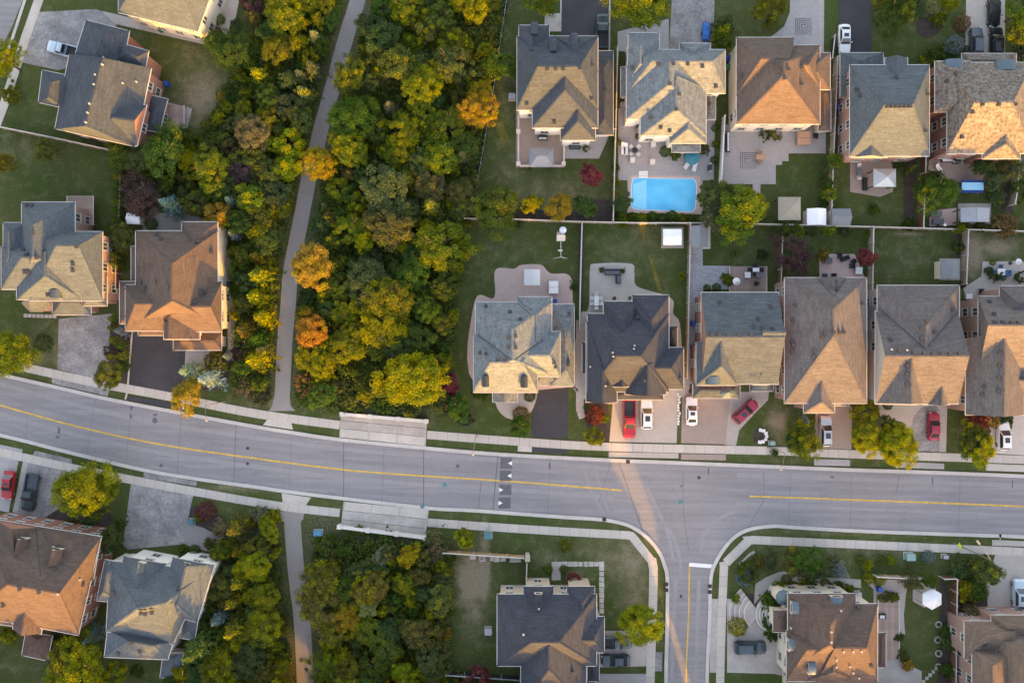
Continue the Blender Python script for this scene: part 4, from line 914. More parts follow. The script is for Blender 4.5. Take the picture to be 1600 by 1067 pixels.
def crown_feather(seed, nb, leaf):
    """spruce-like crown seen from above as a star of drooping boughs in tiers; radius 1 at the foot, height 2.6"""
    rng = np.random.default_rng(seed); V = []; CL = []
    for k in range(nb):
        h = (k / nb) ** 0.85; z = 0.15 + 2.4 * h; r = (1 - h) * rng.uniform(.78, 1.1) + 0.05; a_ = k * 2.399 + rng.uniform(-.3, .3)
        m = max(6, int(34 * r) + 4); t = rng.uniform(0.1, 1, m) ** 0.8; dx, dy = math.cos(a_), math.sin(a_)
        wdt = 0.16 * (1.15 - t) * (0.5 + r)
        off_ = rng.normal(size=m) * wdt; cz = z - 0.28 * r * t + 0.1 * r * t * t + rng.normal(size=m) * .03
        cen = np.stack([dx * r * t - dy * off_, dy * r * t + dx * off_, cz], 1)
        dirs = np.stack([dx + -dy * np.sign(off_) * .8, dy + dx * np.sign(off_) * .8, np.full(m, -.15)], 1)
        V.append(cards(cen, rng.uniform(leaf * .7, leaf * 1.4, m), np.array([dx * .25, dy * .25, 1.0]), rng, 0.42, dirs)); CL.append(np.full(m, rng.uniform()))
    v = np.concatenate(V); cl = np.concatenate(CL)
    return leafmesh('crown', v, cl, rng.uniform(0, 1, len(cl)))
def crown_ball(seed, n, leaf, h=1.0, pts=0):
    rng = np.random.default_rng(seed); d = rng.normal(size=(n, 3)); d /= np.linalg.norm(d, axis=1)[:, None]; d[:, 2] = np.abs(d[:, 2]) * 1.0 - .12
    bump = 1 + .1 * np.sin(d[:, 0] * 7 + seed) * np.sin(d[:, 1] * 6 + seed * 2)
    cen = d * (rng.uniform(.78, 1.02, n) * bump)[:, None] * np.array([1, 1, h]); 
    v = cards(cen, rng.uniform(leaf * .6, leaf * 1.4, n), d * 1.2 + np.array([0, 0, .5]), rng); v[:, 2] += .1 * h
    return leafmesh('foliage', v, (np.sin(d[:, 0] * 5 + seed) * np.cos(d[:, 1] * 4) + 1) / 2, rng.uniform(0, 1, n))
def crown_column(seed, n, leaf):
    rng = np.random.default_rng(seed); z = rng.uniform(0, 1, n) ** .8; a_ = rng.uniform(0, 6.283, n); r = (1 - z ** 2.2) * rng.uniform(.7, 1.05, n) * (1 + .12 * np.sin(a_ * 4 + z * 9))
    cen = np.stack([np.cos(a_) * r, np.sin(a_) * r, z * 4.2 + .1], 1); up = np.stack([np.cos(a_), np.sin(a_), np.full(n, .8)], 1)
    return leafmesh('foliage', cards(cen, rng.uniform(leaf * .6, leaf * 1.4, n), up, rng, .5), rng.uniform(0, 1, n), rng.uniform(0, 1, n))
def trunkmesh(seed, h=1.0, limbs=7):
    rng = random.Random(seed); mb = MB(); lean = Vector((rng.uniform(-.05, .05), rng.uniform(-.05, .05), 0))
    mb.cyl((0, 0, -.02), Vector((0, 0, h * .45)) + lean, .075, .055, 8); mb.cyl(Vector((0, 0, h * .45)) + lean, Vector((0, 0, h)) + lean * 2, .055, .02, 8)
    for i in range(limbs):
        z = h * (.4 + .5 * i / limbs); a_ = i * 2.4 + rng.uniform(-.4, .4); l = rng.uniform(.45, .7)
        p = Vector((0, 0, z)) + lean; q = p + Vector((math.cos(a_) * l, math.sin(a_) * l, l * .75)); mb.cyl(p, q, .03, .008, 5)
        mb.cyl(p.lerp(q, .5), p.lerp(q, .5) + Vector((math.cos(a_ + .9) * l * .4, math.sin(a_ + .9) * l * .4, l * .4)), .015, .005, 4)
    return mb.mesh('trunk', TRUNK)
DEC_BIG = [crown_dec(10 + i, (175, 120, 150, 105)[i], (105, 130, 110, 130)[i], .031, .85, (.36, .5, .42, .55)[i]) for i in range(4)]; DEC_MID = [crown_dec(30 + i, 95, 80, .043, .85, .4) for i in range(4)]
FEA = [crown_feather(50 + i, 62, .085) for i in range(3)]; BALL = [crown_ball(60 + i, 900, .075, .95) for i in range(3)]; COLM = [crown_column(70 + i, 700, .13) for i in range(2)]
LOOSE = [crown_dec(80 + i, 46, 34, .085, .6, .5) for i in range(3)]
TRK = [trunkmesh(90 + i) for i in range(3)]
PAL = {'G': (.070, .122, .026, .1), 'DG': (.066, .108, .038, .06), 'OL': (.112, .128, .040, .2), 'YG': (.122, .160, .022, .36), 'Y': (.185, .215, .02, .45), 'GO': (.265, .215, .022, .45), 'OR': (.37, .215, .04, .3),
       'OG': (.138, .140, .034, .3), 'BR': (.19, .135, .07, .08), 'TN': (.235, .215, .115, .1), 'PU': (.10, .064, .066, .0), 'RE': (.205, .058, .058, .0), 'BS': (.16, .25, .25, .02), 'LB': (.28, .36, .34, .05), 'GG': (.095, .126, .054, .14)}
CN = {'G': 'green', 'DG': 'dark green', 'OL': 'olive', 'YG': 'yellow-green', 'Y': 'yellow', 'GO': 'golden', 'OR': 'orange', 'OG': 'bronze-green', 'BR': 'brown', 'TN': 'tan', 'PU': 'dark purple', 'RE': 'red', 'BS': 'blue', 'LB': 'pale blue', 'GG': 'grey-green'}
KN = {'y': ('young_tree', 'young tree', 'tree'), 'd': ('maple_tree', 'leafy tree', 'tree'), 'f': ('spruce_tree', 'spruce', 'tree'), 'b': ('round_shrub', 'clipped round shrub', 'shrub'), 'c': ('cedar_shrub', 'upright cedar', 'shrub'), 's': ('loose_shrub', 'loose shrub', 'shrub')}
PLANTS = []   # (zone, px, py, radius px, kind, colour)
def Z(zone, txt):
    for t in txt.split(';'):
        t = t.strip()
        if t:
            x, y, r, k, c = t.split(); r = float(r); PLANTS.append((zone, float(x), float(y), r, 'y' if k == 'd' and r < 15.5 else k, c))
Z('left of the upper walking path', '''447 28 27 d YG; 512 6 15 d Y; 485 8 15 d Y; 437 82 28 d YG; 473 40 13 d GO; 497 32 12 d YG; 495 62 15 f TN; 470 68 14 d YG; 484 94 13 d YG; 492 112 19 f GG; 410 124 21 f YG; 450 128 18 d GG; 472 122 15 f TN;
 478 150 19 f GG; 420 152 23 d G; 448 166 20 d DG; 420 186 23 d YG; 460 180 14 d OG; 476 188 17 d DG; 398 213 29 d BR; 455 228 22 d Y; 447 262 22 d Y; 420 272 23 d DG; 394 250 21 d G; 380 267 26 d PU; 395 316 22 d YG; 410 336 23 d G;
 404 366 22 d YG; 430 302 20 d DG; 441 322 17 d YG; 380 350 25 d G; 420 374 22 d DG; 385 396 21 d G; 405 402 17 f OG; 410 433 25 f YG; 385 441 15 d DG; 405 465 23 f YG; 379 476 19 d OL; 415 496 21 f YG; 388 516 21 f OG; 406 531 19 f G;
 405 562 25 f YG; 412 546 14 f TN; 374 590 11 s G; 382 602 15 s BR; 412 620 16 s GG; 372 420 14 d G; 376 548 14 s PU; 440 10 16 d DG; 425 50 16 d DG; 505 75 12 d G; 468 150 13 f DG; 440 205 14 d G; 468 205 12 d G; 365 385 12 s G; 520 30 13 d G''')
Z('in the garden behind the large brown roofed house', '''262 242 37 d G; 292 252 21 d Y; 331 263 33 d YG; 226 252 25 d GG; 192 246 22 d G; 230 312 34 d PU; 272 322 22 f BS; 365 316 16 f BS; 344 336 22 d OR; 310 321 19 d OL; 369 367 14 f LB; 196 372 18 d OL; 235 350 10 b OL; 355 292 20 d DG''')
Z('in front of the large brown roofed house', '''337 567 20 b OL; 358 556 11 f BS; 297 580 17 f LB; 330 591 21 f LB; 295 614 26 d OR; 172 587 23 d OG; 192 517 12 f BS; 175 551 12 s PU; 350 500 9 s G; 351 470 8 s G; 180 498 7 c G; 180 512 7 c G; 182 532 8 c YG; 192 540 8 c G; 194 556 8 c YG; 193 572 9 b G''')
Z('along the fence right of the turreted house', ';'.join(f'{189 - i * .6:.0f} {278 + i * 13.5:.0f} 9 c {"G" if i % 3 else "YG"}' for i in range(11)))
Z('at the left edge beside the upper pavement', '20 553 37 d Y; 65 537 14 b DG; 12 560 14 d YG; 10 98 29 d Y; 22 150 14 s YG; 12 255 16 d OG; 75 235 16 d OL')
Z('in the upper left gardens', '365 87 30 d G; 344 72 18 d G; 342 30 9 b YG; 338 51 9 b G; 396 8 19 d PU; 372 45 12 d DG; 290 212 14 d G')
Z('between the walking path and the gardens', '''545 124 28 d YG; 549 190 33 d G; 577 174 16 d YG; 550 236 28 d YG; 502 257 25 d GO; 611 170 15 f TN; 598 194 9 d Y; 632 16 26 d YG; 600 60 22 d DG; 640 64 11 d YG; 670 45 19 d OG; 690 32 22 d G; 718 6 18 d Y; 746 14 19 d Y; 735 28 10 d GO;
 712 64 19 d YG; 705 101 32 d GG; 625 106 28 d OL; 660 136 32 d YG; 660 168 22 d YG; 760 80 11 d Y; 766 106 17 d G; 750 150 20 d GO; 742 178 28 d OR; 716 155 14 d OG; 700 196 28 d YG; 632 206 29 d YG; 625 240 24 d YG; 585 206 19 d G; 690 246 27 d YG;
 722 232 22 d G; 724 248 18 f GG; 588 256 9 f TN; 655 258 20 d DG; 600 300 37 d GG; 675 290 26 d GG; 548 306 14 d G; 530 298 17 d YG; 508 322 8 f TN; 561 320 15 d YG; 549 356 27 d YG; 568 374 20 d Y; 610 355 36 d OL; 675 325 22 f OG; 687 386 38 d YG;
 672 358 12 d GO; 631 386 14 d Y; 487 413 32 d OR; 575 441 32 d GG; 645 431 25 d G; 661 430 14 s BR; 530 450 23 d G; 610 466 36 d YG; 546 481 27 d YG; 691 451 23 d G; 665 482 24 d G; 690 506 15 d OL; 600 511 42 d Y; 489 520 26 d OR; 555 520 23 d YG; 650 526 22 d G;
 487 556 28 d GO; 503 572 27 d Y; 545 542 25 d YG; 590 548 18 d G; 620 545 25 d DG; 652 592 42 d Y; 688 570 20 d YG; 480 602 17 s BR; 505 617 20 d G; 555 580 10 d G; 572 618 11 d YG; 530 602 16 s OL; 545 626 16 s OL; 690 632 19 d DG; 600 634 13 s G; 640 638 13 s OL; 470 620 10 s G;
 580 130 16 d DG; 570 40 16 d DG; 600 15 18 d G; 660 95 15 d DG; 680 160 14 d DG; 520 380 16 d G; 500 355 14 d DG; 515 480 16 d DG; 580 405 17 d DG; 645 400 16 d DG; 640 330 17 d DG; 720 330 14 d OL; 700 420 14 d OL; 620 420 14 d G; 480 470 14 s DG; 650 15 14 d G; 590 90 14 d OL; 568 275 15 d DG; 640 275 16 d G; 535 340 12 d G''')
Z('in the strip left of the slate roofed house', '782 13 8 b G; 780 32 9 b GO; 776 57 8 b OL; 748 220 9 b G; 738 250 9 b G; 732 272 10 b G; 790 104 17 d G; 846 2 26 d YG; 722 302 24 d OL')
Z('behind the slate roofed house', '775 326 36 d G; 828 321 17 d Y; 875 322 20 d OR; 917 326 21 d G; 921 274 17 d RE; 742 318 22 d OL; 797 308 12 d Y')
Z('around the swimming pool', '964 222 7 b G; 962 262 7 b G; 962 284 7 b YG; 960 303 7 b OR; 962 326 8 b G; 972 318 12 d DG; 972 344 11 b YG; 988 340 9 b G; 1003 341 9 b Y; 1020 339 9 b G; 1034 341 9 b G; 1050 338 10 b G; 1066 342 9 b YG; 1080 342 8 b G; 1106 306 20 d GG; 1132 302 18 d OL; 1150 331 38 d YG; 1122 338 22 d GG; 1175 322 20 d Y; 1118 200 6 b G; 1118 225 6 b YG; 1116 250 6 b G; 1094 232 9 s G; 1040 236 9 b G; 1056 243 8 s G; 1074 244 7 s YG; 1102 235 8 s BR')
Z('behind the brown and blue grey houses of the top row', '1196 213 9 s OL; 1212 210 9 s OG; 1304 252 10 d YG; 1289 264 9 d GG; 1289 285 10 d G; 1292 304 10 d YG; 1284 318 8 s DG; 1404 256 9 b G; 1422 264 10 f GG; 1365 328 8 s G; 1420 352 9 s G')
Z('behind the mottled tan roofed house', '1465 300 31 d G; 1448 285 18 d G; 1540 262 14 d DG; 1526 258 10 d DG; 1575 262 15 d GG; 1550 285 17 d GG; 1570 350 19 s BR; 1555 310 13 s GG; 1592 258 12 s LB; 1505 354 10 s YG; 1530 353 9 s G; 1595 300 16 s G')
Z('along the front gardens of the top row', '1003 6 46 d YG; 1131 40 19 f DG; 1128 54 17 f YG; 1130 72 14 d G; 1205 6 27 d YG; 1205 35 8 s DG; 1398 20 28 d G; 1420 12 22 d DG; 1453 14 10 d TN; 1484 4 15 d Y; 1468 30 12 s YG; 1505 36 13 b BR; 1492 70 15 b BS; 1462 84 14 s G; 1446 98 12 s YG; 1480 90 9 s DG; 1592 20 26 d G; 1596 50 18 d YG; 1595 85 14 s GG; 1510 76 5 b OL; 1375 8 14 d OG')
Z('in the middle row back gardens', '1240 402 27 d PU; 1350 402 14 d RE; 1284 400 9 d OG; 1225 362 10 d G; 1245 360 9 d YG; 1270 362 10 d G; 1292 362 9 d YG; 1320 362 8 s GG; 1360 365 7 b Y; 1494 384 9 s G; 1500 358 8 d YG; 1552 410 5 b YG; 1545 424 7 s DG; 1553 434 7 s GG; 1565 430 7 s G; 1592 432 9 s DG; 1505 444 6 b PU; 897 448 6 s G; 810 350 7 s G; 1065 432 6 s Y; 940 422 4 s OL; 973 424 4 s OL; 960 466 3 b DG; 986 467 4 b DG; 1135 436 9 s YG; 1120 449 7 b G; 1105 450 6 b G; 1192 398 8 s DG; 1148 398 5 s YG')
Z('in the middle row front gardens', '704 606 17 d RE; 718 636 17 d G; 725 655 13 s GG; 929 650 15 b RE; 930 683 15 d YG; 814 648 13 b BR; 812 664 16 d G; 828 619 9 b DG; 745 615 8 s G; 755 617 7 s G; 920 640 7 s GG; 944 655 7 s YG; 1254 657 12 f BS; 1257 690 26 d YG; 1240 682 14 d DG; 1352 643 22 d Y; 1350 681 23 d Y; 1398 692 28 d Y; 1528 700 28 d Y; 1516 690 22 d G; 1528 657 19 s RE; 1545 654 12 s OR; 1572 655 12 s DG; 1388 634 7 b DG; 1268 660 6 s YG; 1264 624 6 s BR; 1390 668 16 d OL; 1210 706 6 s G; 962 600 5 b DG')
Z('in front of the lower left houses', '127 768 42 d Y; 158 765 28 d YG; 172 843 20 d DG; 155 850 13 s DG; 320 799 15 b RE; 112 815 9 s OL; 135 820 11 s DG; 303 860 9 b G; 285 858 8 b G; 310 808 7 s YG; 150 803 16 d OL; 190 820 9 s DG')
Z('below the lower left houses', '133 1042 44 d Y; 112 1024 26 d OL; 150 991 16 f BS; 17 992 13 d YG; 212 1050 10 b G; 85 1005 12 s DG; 180 1055 18 d YG; 96 1060 22 d Y')
Z('left of the lower walking path', '''405 804 13 s TN; 427 806 11 s GO; 423 826 14 d Y; 372 823 20 f OG; 344 826 13 s TN; 362 846 10 s YG; 397 850 18 d OL; 372 862 11 f OR; 400 881 24 d Y; 378 906 20 f OG; 345 916 21 d OL; 416 926 27 d YG; 368 936 19 f OG;
 346 962 18 f BS; 372 976 24 f OG; 411 981 30 d YG; 320 1001 34 f DG; 376 1002 18 d GO; 286 1046 16 d Y; 346 1042 28 d YG; 390 1032 27 d DG; 360 1064 24 d Y; 412 1052 26 d OG; 437 1044 14 d Y; 396 956 19 d DG; 347 880 12 s PU; 330 850 10 s OL; 385 840 12 d DG; 410 860 14 d OL;
 360 895 14 d DG; 350 940 12 d OL; 436 900 9 s G; 444 960 9 s OL; 310 1045 20 d DG; 330 1070 22 f GG; 424 1075 20 d YG; 385 1085 26 d OG; 430 850 10 s OL''')
Z('between the lower walking path and the lawn', '''500 906 32 d OG; 500 947 33 d OG; 541 962 29 d GO; 520 986 26 d OG; 541 921 20 d G; 580 915 30 d OG; 576 946 22 d TN; 597 868 14 d TN; 637 870 22 d GO; 630 911 22 d YG; 640 937 12 d Y; 615 946 13 d G; 550 870 9 b G; 560 891 17 d DG;
 575 981 22 d YG; 606 982 22 d DG; 650 986 27 d OL; 672 956 12 d GO; 676 938 11 d OL; 690 906 15 s TN; 696 986 10 s OR; 688 940 21 d OL; 536 1021 18 d Y; 510 1041 30 d YG; 546 1051 24 d OG; 590 1042 29 d G; 630 1052 26 d Y; 602 1012 20 d OL; 671 1031 26 d GG; 641 1075 24 d Y; 683 866 17 s BR; 676 842 15 s BR;
 520 870 14 s OL; 500 850 12 s OL; 575 860 14 s G; 590 890 14 d DG; 560 830 9 s OL; 545 845 12 s G; 610 860 14 d DG; 655 900 14 d OL; 660 925 14 d DG; 625 965 14 d G; 560 1000 14 d DG; 690 1015 16 d OL; 500 870 10 s G; 520 840 9 s G; 580 1080 26 d G; 524 1085 24 d OG; 690 1060 14 s YG; 655 850 10 s OL; 605 840 10 s G''')
Z('on the lawn of the lower charcoal roofed house', '727 842 14 d YG; 884 853 10 b YG; 702 873 9 b G; 857 890 7 b G; 881 890 7 b OL; 897 903 11 s RE; 1002 972 31 d Y; 745 1062 20 s RE; 720 1060 12 s YG')
Z('in the corner garden right of the side street', '1168 888 17 s G; 1186 877 11 b OL; 1204 880 11 s GG; 1165 903 14 b BS; 1255 876 25 d G; 1240 880 18 d OL; 1280 888 15 d GG; 1310 890 16 f BS; 1300 880 10 s OL; 1353 882 9 s Y; 1345 878 9 s OL; 1390 876 8 s Y; 1380 874 9 s OL; 1216 918 10 s YG; 1204 938 16 s G; 1196 935 10 s YG; 1200 970 13 s DG; 1208 990 11 s G; 1154 980 15 b Y; 1148 935 7 s YG; 1452 870 10 b BS; 1498 890 14 s GG; 1536 888 20 d OL; 1522 885 14 s OL; 1508 924 17 s GO; 1527 922 19 b G; 1424 908 16 f GG; 1452 906 15 d G; 1518 958 15 b BR; 1375 906 10 b Y; 1358 904 9 b Y; 1230 907 9 b OL; 1255 912 8 s YG; 1268 913 9 s DG; 1290 910 8 s OL; 1310 914 9 s DG; 1325 920 7 s YG; 1376 932 6 s OG; 1388 932 8 s OL; 1398 933 7 s YG; 1475 984 10 s G; 1478 1004 11 s GG; 1480 1045 11 s G; 1490 1000 10 s DG; 1492 1050 12 s DG; 1412 1025 9 s OL; 1417 1040 9 s OR; 1405 995 7 s DG')
Z('added out of view to cast shade', ';'.join(f'{x} {y} 58 d {c}' for x, y, c in ((500,1130,'YG'),(560,1140,'OG'),(630,1130,'Y'),(640,1180,'G'),(420,1120,'Y'),(350,1140,'OG'),(400,1210,'G'),(540,1230,'Y'),(620,1230,'G'),(330,1230,'YG'),(460,1290,'OG'),(570,1310,'G'),(670,1300,'Y'),(820,1130,'G'),(960,1190,'YG'),(1240,1200,'G'),(1400,1180,'YG'),(1540,1200,'G'),(100,1200,'YG'),(220,1190,'G'),(-20,1190,'OG'),(1680,1190,'G'),(985,1225,'G'),(1320,1200,'YG'),(1490,1215,'G'),(800,1240,'G'),(845,1160,'YG'),(880,1230,'G'),(1000,1160,'G'),(1195,1215,'YG'))))  # unseen trees below the frame, added and sized to block low sun
def mindist(x, y, line): return min(math.hypot(x - a_, y - b_) for a_, b_ in line)
def inpoly(x, y, poly):
    c = False; n = len(poly)
    for i in range(n):
        x0, y0 = poly[i]; x1, y1 = poly[i - 1]
        if (y0 > y) != (y1 > y) and x < (x1 - x0) * (y - y0) / (y1 - y0) + x0: c = not c
    return c
def saplings(key, zone, n, seed):
    rng = random.Random(seed); poly = WOODS[key]; xs = [p[0] for p in poly]; ys = [p[1] for p in poly]; got = []; tries = 0
    while len(got) < n and tries < 6000:
        tries += 1; x, y, r = rng.uniform(min(xs), max(xs)), rng.uniform(max(0, min(ys)), min(1066, max(ys))), rng.uniform(8, 14)
        if not inpoly(x, y, poly) or mindist(x, y, path_c) < 18 + r or mindist(x, y, path_s) < 18 + r: continue
        if key == 'mid' and y > 632 - r: continue
        if key == 'south' and y < 850 + r: continue
        if any(math.hypot(x - q[1], y - q[2]) < .62 * (r + q[3]) for q in PLANTS + got): continue
        got.append((zone, round(x), round(y), r, rng.choice('yyys'), rng.choice(['YG', 'YG', 'Y', 'G', 'OL'])))
    PLANTS.extend(got)
saplings('mid', 'between the walking path and the gardens', 80, 1); saplings('west', 'left of the upper walking path', 50, 2); saplings('south', 'between the lower walking path and the lawn', 40, 3); saplings('southwest', 'left of the lower walking path', 30, 4)
def place_plants():
    from collections import defaultdict
    rng = random.Random(5); groups = defaultdict(list)
    for pl in PLANTS:
        zone, x, y, r, k, c = pl
        if 'path' in zone and r < 25:
            for line in (path_c, path_s):
                q = min(line, key=lambda t: math.hypot(x - t[0], y - t[1])); d = math.hypot(x - q[0], y - q[1])
                if d < 14 + r: x += (x - q[0]) / d * (14 + r - d)
        groups[(zone, k, c)].append((zone, x, y, r, k, c))
    for (zone, k, c), lst in groups.items():
        lst.sort(key=lambda t: t[2]); nm, kn, cat = KN[k]
        for i, (_, x, y, r, _, _) in enumerate(lst):
            rm = r * S; size = 'large' if r > 26 else 'small' if r < 14 and k in 'df' else ''
            head = f'{size} {CN[c]} {kn} {zone}'.strip()
            if len(lst) > 1:
                o_ = 'topmost' if i == 0 else 'lowest' if i == len(lst) - 1 else ordw(i) + ' from the top'
                head += f', {o_} of its colour'
            words = head.split()
            if len(words) > 16: head = head.replace(f'{size} ', '', 1).replace(' of its colour', '')
            rz = rng.uniform(0, 6.28); col = PAL[c]; j = lambda s=.16: 1 + rng.uniform(-s, s)
            col = (col[0] * j(), col[1] * j(), col[2] * j(), max(0, min(1, col[3] + rng.uniform(-.12, .12))))
            if k in 'dy':
                h = max(2.5, min(9.0, 2.0 + rm * 1.22)) * rng.uniform(.9, 1.12); cz = h * .62; p = P(x, y, cz)
                root = thing(nm, head, cat, (p.x, p.y, 0)); big = r > 22
                cr = link('crown', (DEC_BIG if big else DEC_MID)[rng.randrange(4)], root, (0, 0, 0), rz); sz = h * .66 / 1.55
                cr.scale = (rm * 1.1 * j(.15), rm * 1.1 * j(.15), sz); cr.location.z = h * .34; cr.color = col
                link('trunk', TRK[rng.randrange(3)], root, (0, 0, 0), rz, (rm * .95, rm * .95, h * .78))
            elif k == 'f':
                h = max(2.0, rm * 3.4); p = P(x, y, h * .35); root = thing(nm, head, cat, (p.x, p.y, 0))
                cr = link('crown', FEA[rng.randrange(3)], root, (0, 0, .15), rz, (rm * 1.12, rm * 1.12, h / 2.6)); cr.color = col
                mb = MB(); mb.cyl((0, 0, -.05), (0, 0, h * .9), rm * .07, rm * .01, 7); mb.build('trunk', TRUNK, root)
            elif k == 'b':
                h = rm * 1.5; p = P(x, y, h * .4); o = link(nm, BALL[rng.randrange(3)], None, (p.x, p.y, 0), rz, (rm * 1.05, rm * 1.05, h)); o.color = col; tag(o, head, cat)
            elif k == 'c':
                p = P(x, y, 1.2); o = link(nm, COLM[rng.randrange(2)], None, (p.x, p.y, 0), rz, (rm, rm, .85)); o.color = col; tag(o, head, cat)
            else:
                h = rm * 1.3; p = P(x, y, h * .4); o = link(nm, LOOSE[rng.randrange(3)], None, (p.x, p.y, -h * .1), rz, (rm * 1.15, rm * 1.15, h)); o.color = col; tag(o, head, cat)
            
place_plants()

def inpoly(x, y, poly):
    c = False; n = len(poly)
    for i in range(n):
        x0, y0 = poly[i]; x1, y1 = poly[i - 1]
        if (y0 > y) != (y1 > y) and x < (x1 - x0) * (y - y0) / (y1 - y0) + x0: c = not c
    return c
def undergrowth(key, n, label):
    """bushes and saplings too many and too mixed to count: one mass per wood"""
    rng = np.random.default_rng(sum(map(ord, key))); poly = WOODS[key]; xs = [p[0] for p in poly]; ys = [p[1] for p in poly]; V = []; CL = []
    while n > 0:
        x, y = rng.uniform(min(xs), max(xs)), rng.uniform(min(ys), max(ys))
        if not inpoly(x, y, poly): continue
        r = rng.uniform(.6, 1.8); m = 76
        if mindist(x, y, path_c) < 15 + r * 9 or mindist(x, y, path_s) < 16 + r * 9 or (640 < y < 850): continue
        n -= 1; hh = r * rng.uniform(.8, 2.0); p = P(x, y, hh * .6); d = rng.normal(size=(m, 3)); d /= np.linalg.norm(d, axis=1)[:, None]; d[:, 2] = np.abs(d[:, 2])
        cen = d * rng.uniform(.35, 1, m)[:, None] * np.array([r, r, hh]) + np.array([p.x, p.y, .1])
        V.append(cards(cen, rng.uniform(.09, .22, m), d + np.array([0, 0, .6]), rng)); CL.append(np.full(m, rng.uniform(.1, 1)))
    v = np.concatenate(V); cl = np.concatenate(CL); me = leafmesh('undergrowth', v, cl, rng.uniform(0, 1, len(cl)))
    o = bpy.data.objects.new('undergrowth', me); COL.objects.link(o); o.color = (.098, .145, .038, .18); tag(o, label, 'undergrowth', kind='stuff')
undergrowth('mid', 2400, 'low mixed bushes covering the floor of the upper right wood'); undergrowth('west', 1600, 'low mixed bushes covering the floor of the upper left wood')
undergrowth('south', 1200, 'low mixed bushes covering the floor of the lower right wood'); undergrowth('southwest', 800, 'low mixed bushes covering the floor of the lower left wood')

def fallen_leaves(n=5200):
    rng = np.random.default_rng(3); V = []; src = [(pl[1], pl[2], pl[3]) for pl in PLANTS if pl[4] in 'dy' and pl[2] < 1080 and pl[5] in ('Y', 'GO', 'YG', 'OR', 'RE', 'OG', 'G')]
    i = rng.integers(0, len(src), n); s = np.array(src)[i]; a_ = rng.uniform(0, 6.283, n); r = s[:, 2] * rng.uniform(.4, 2.4, n)
    x = (s[:, 0] + np.cos(a_) * r - 800) * S; y = (533.5 - s[:, 1] - np.sin(a_) * r) * S
    cen = np.stack([x, y, np.full(n, .085)], 1); up = np.tile(np.array([0, 0, 4.0]), (n, 1))
    me = leafmesh('fallen_leaves', cards(cen, rng.uniform(.05, .11, n), up, rng), rng.uniform(0, 1, n), rng.uniform(0, 1, n))
    o = bpy.data.objects.new('fallen_leaves', me); COL.objects.link(o); o.color = (.24, .19, .09, .2); tag(o, 'small dry leaves scattered over lawns and paving', 'leaves', kind='stuff')
fallen_leaves()
# ---------------------------------------------------------------- vehicles
def paint(name, col, metal=0.25): 
    m = mat('paint_' + name, col, 0.28, 0.03, 1.0, metal=metal, spec=0.5)
    b = m.node_tree.nodes['Principled BSDF']; b.inputs['Coat Weight'].default_value = 0.6; b.inputs['Coat Roughness'].default_value = 0.08
    return m
TYRE = mat('tyre_rubber', (0.02, 0.02, 0.02), 0.9, 0.2, 4); RIM = mat('wheel_rim', (0.4, 0.4, 0.42), 0.35, 0.1, 3, metal=0.7)
LAMPW = mat('headlight_lens', (0.7, 0.72, 0.75), 0.15, 0.1, 3); LAMPR = mat('taillight_lens', (0.3, 0.02, 0.02), 0.2, 0.1, 3)
CARGLASS = mat('car_glass', (0.025, 0.035, 0.04), 0.05, 0.2, 0.6, spec=0.8)
def wheelmeshes():
    mb = MB(); mb.cyl((-.11, 0, 0), (.11, 0, 0), .34, seg=16); t = mb.mesh('tyre', TYRE); mb = MB(); mb.cyl((-.115, 0, 0), (.118, 0, 0), .21, seg=12); return t, mb.mesh('rim', RIM)
WTY, WRI = wheelmeshes()
def loft(mb, st, mi=0):
    """st: list of (y, half width low, half width high, z low, z mid, z top) sections along the car"""
    rings = []
    for (y, wl, wh, z0, z1, z2) in st:
        rings.append([(-wl * .92, y, z0), (-wl, y, z0 + .12), (-wl * 1.0, y, z1), (-wh, y, z2 - .03), (-wh * .55, y, z2), (0, y, z2 + .012), (wh * .55, y, z2), (wh, y, z2 - .03), (wl * 1.0, y, z1), (wl, y, z0 + .12), (wl * .92, y, z0)])
    k = len(rings[0]); n = len(mb.v)
    for r in rings: mb.v += r
    for i in range(len(rings) - 1):
        for j in range(k):
            jj = (j + 1) % k; mb.f.append((n + i * k + j, n + (i + 1) * k + j, n + (i + 1) * k + jj, n + i * k + jj)); mb.m.append(mi)
    mb.f.append(tuple(n + j for j in range(k))); mb.f.append(tuple(n + (len(rings) - 1) * k + j for j in reversed(range(k)))); mb.m += [mi, mi]
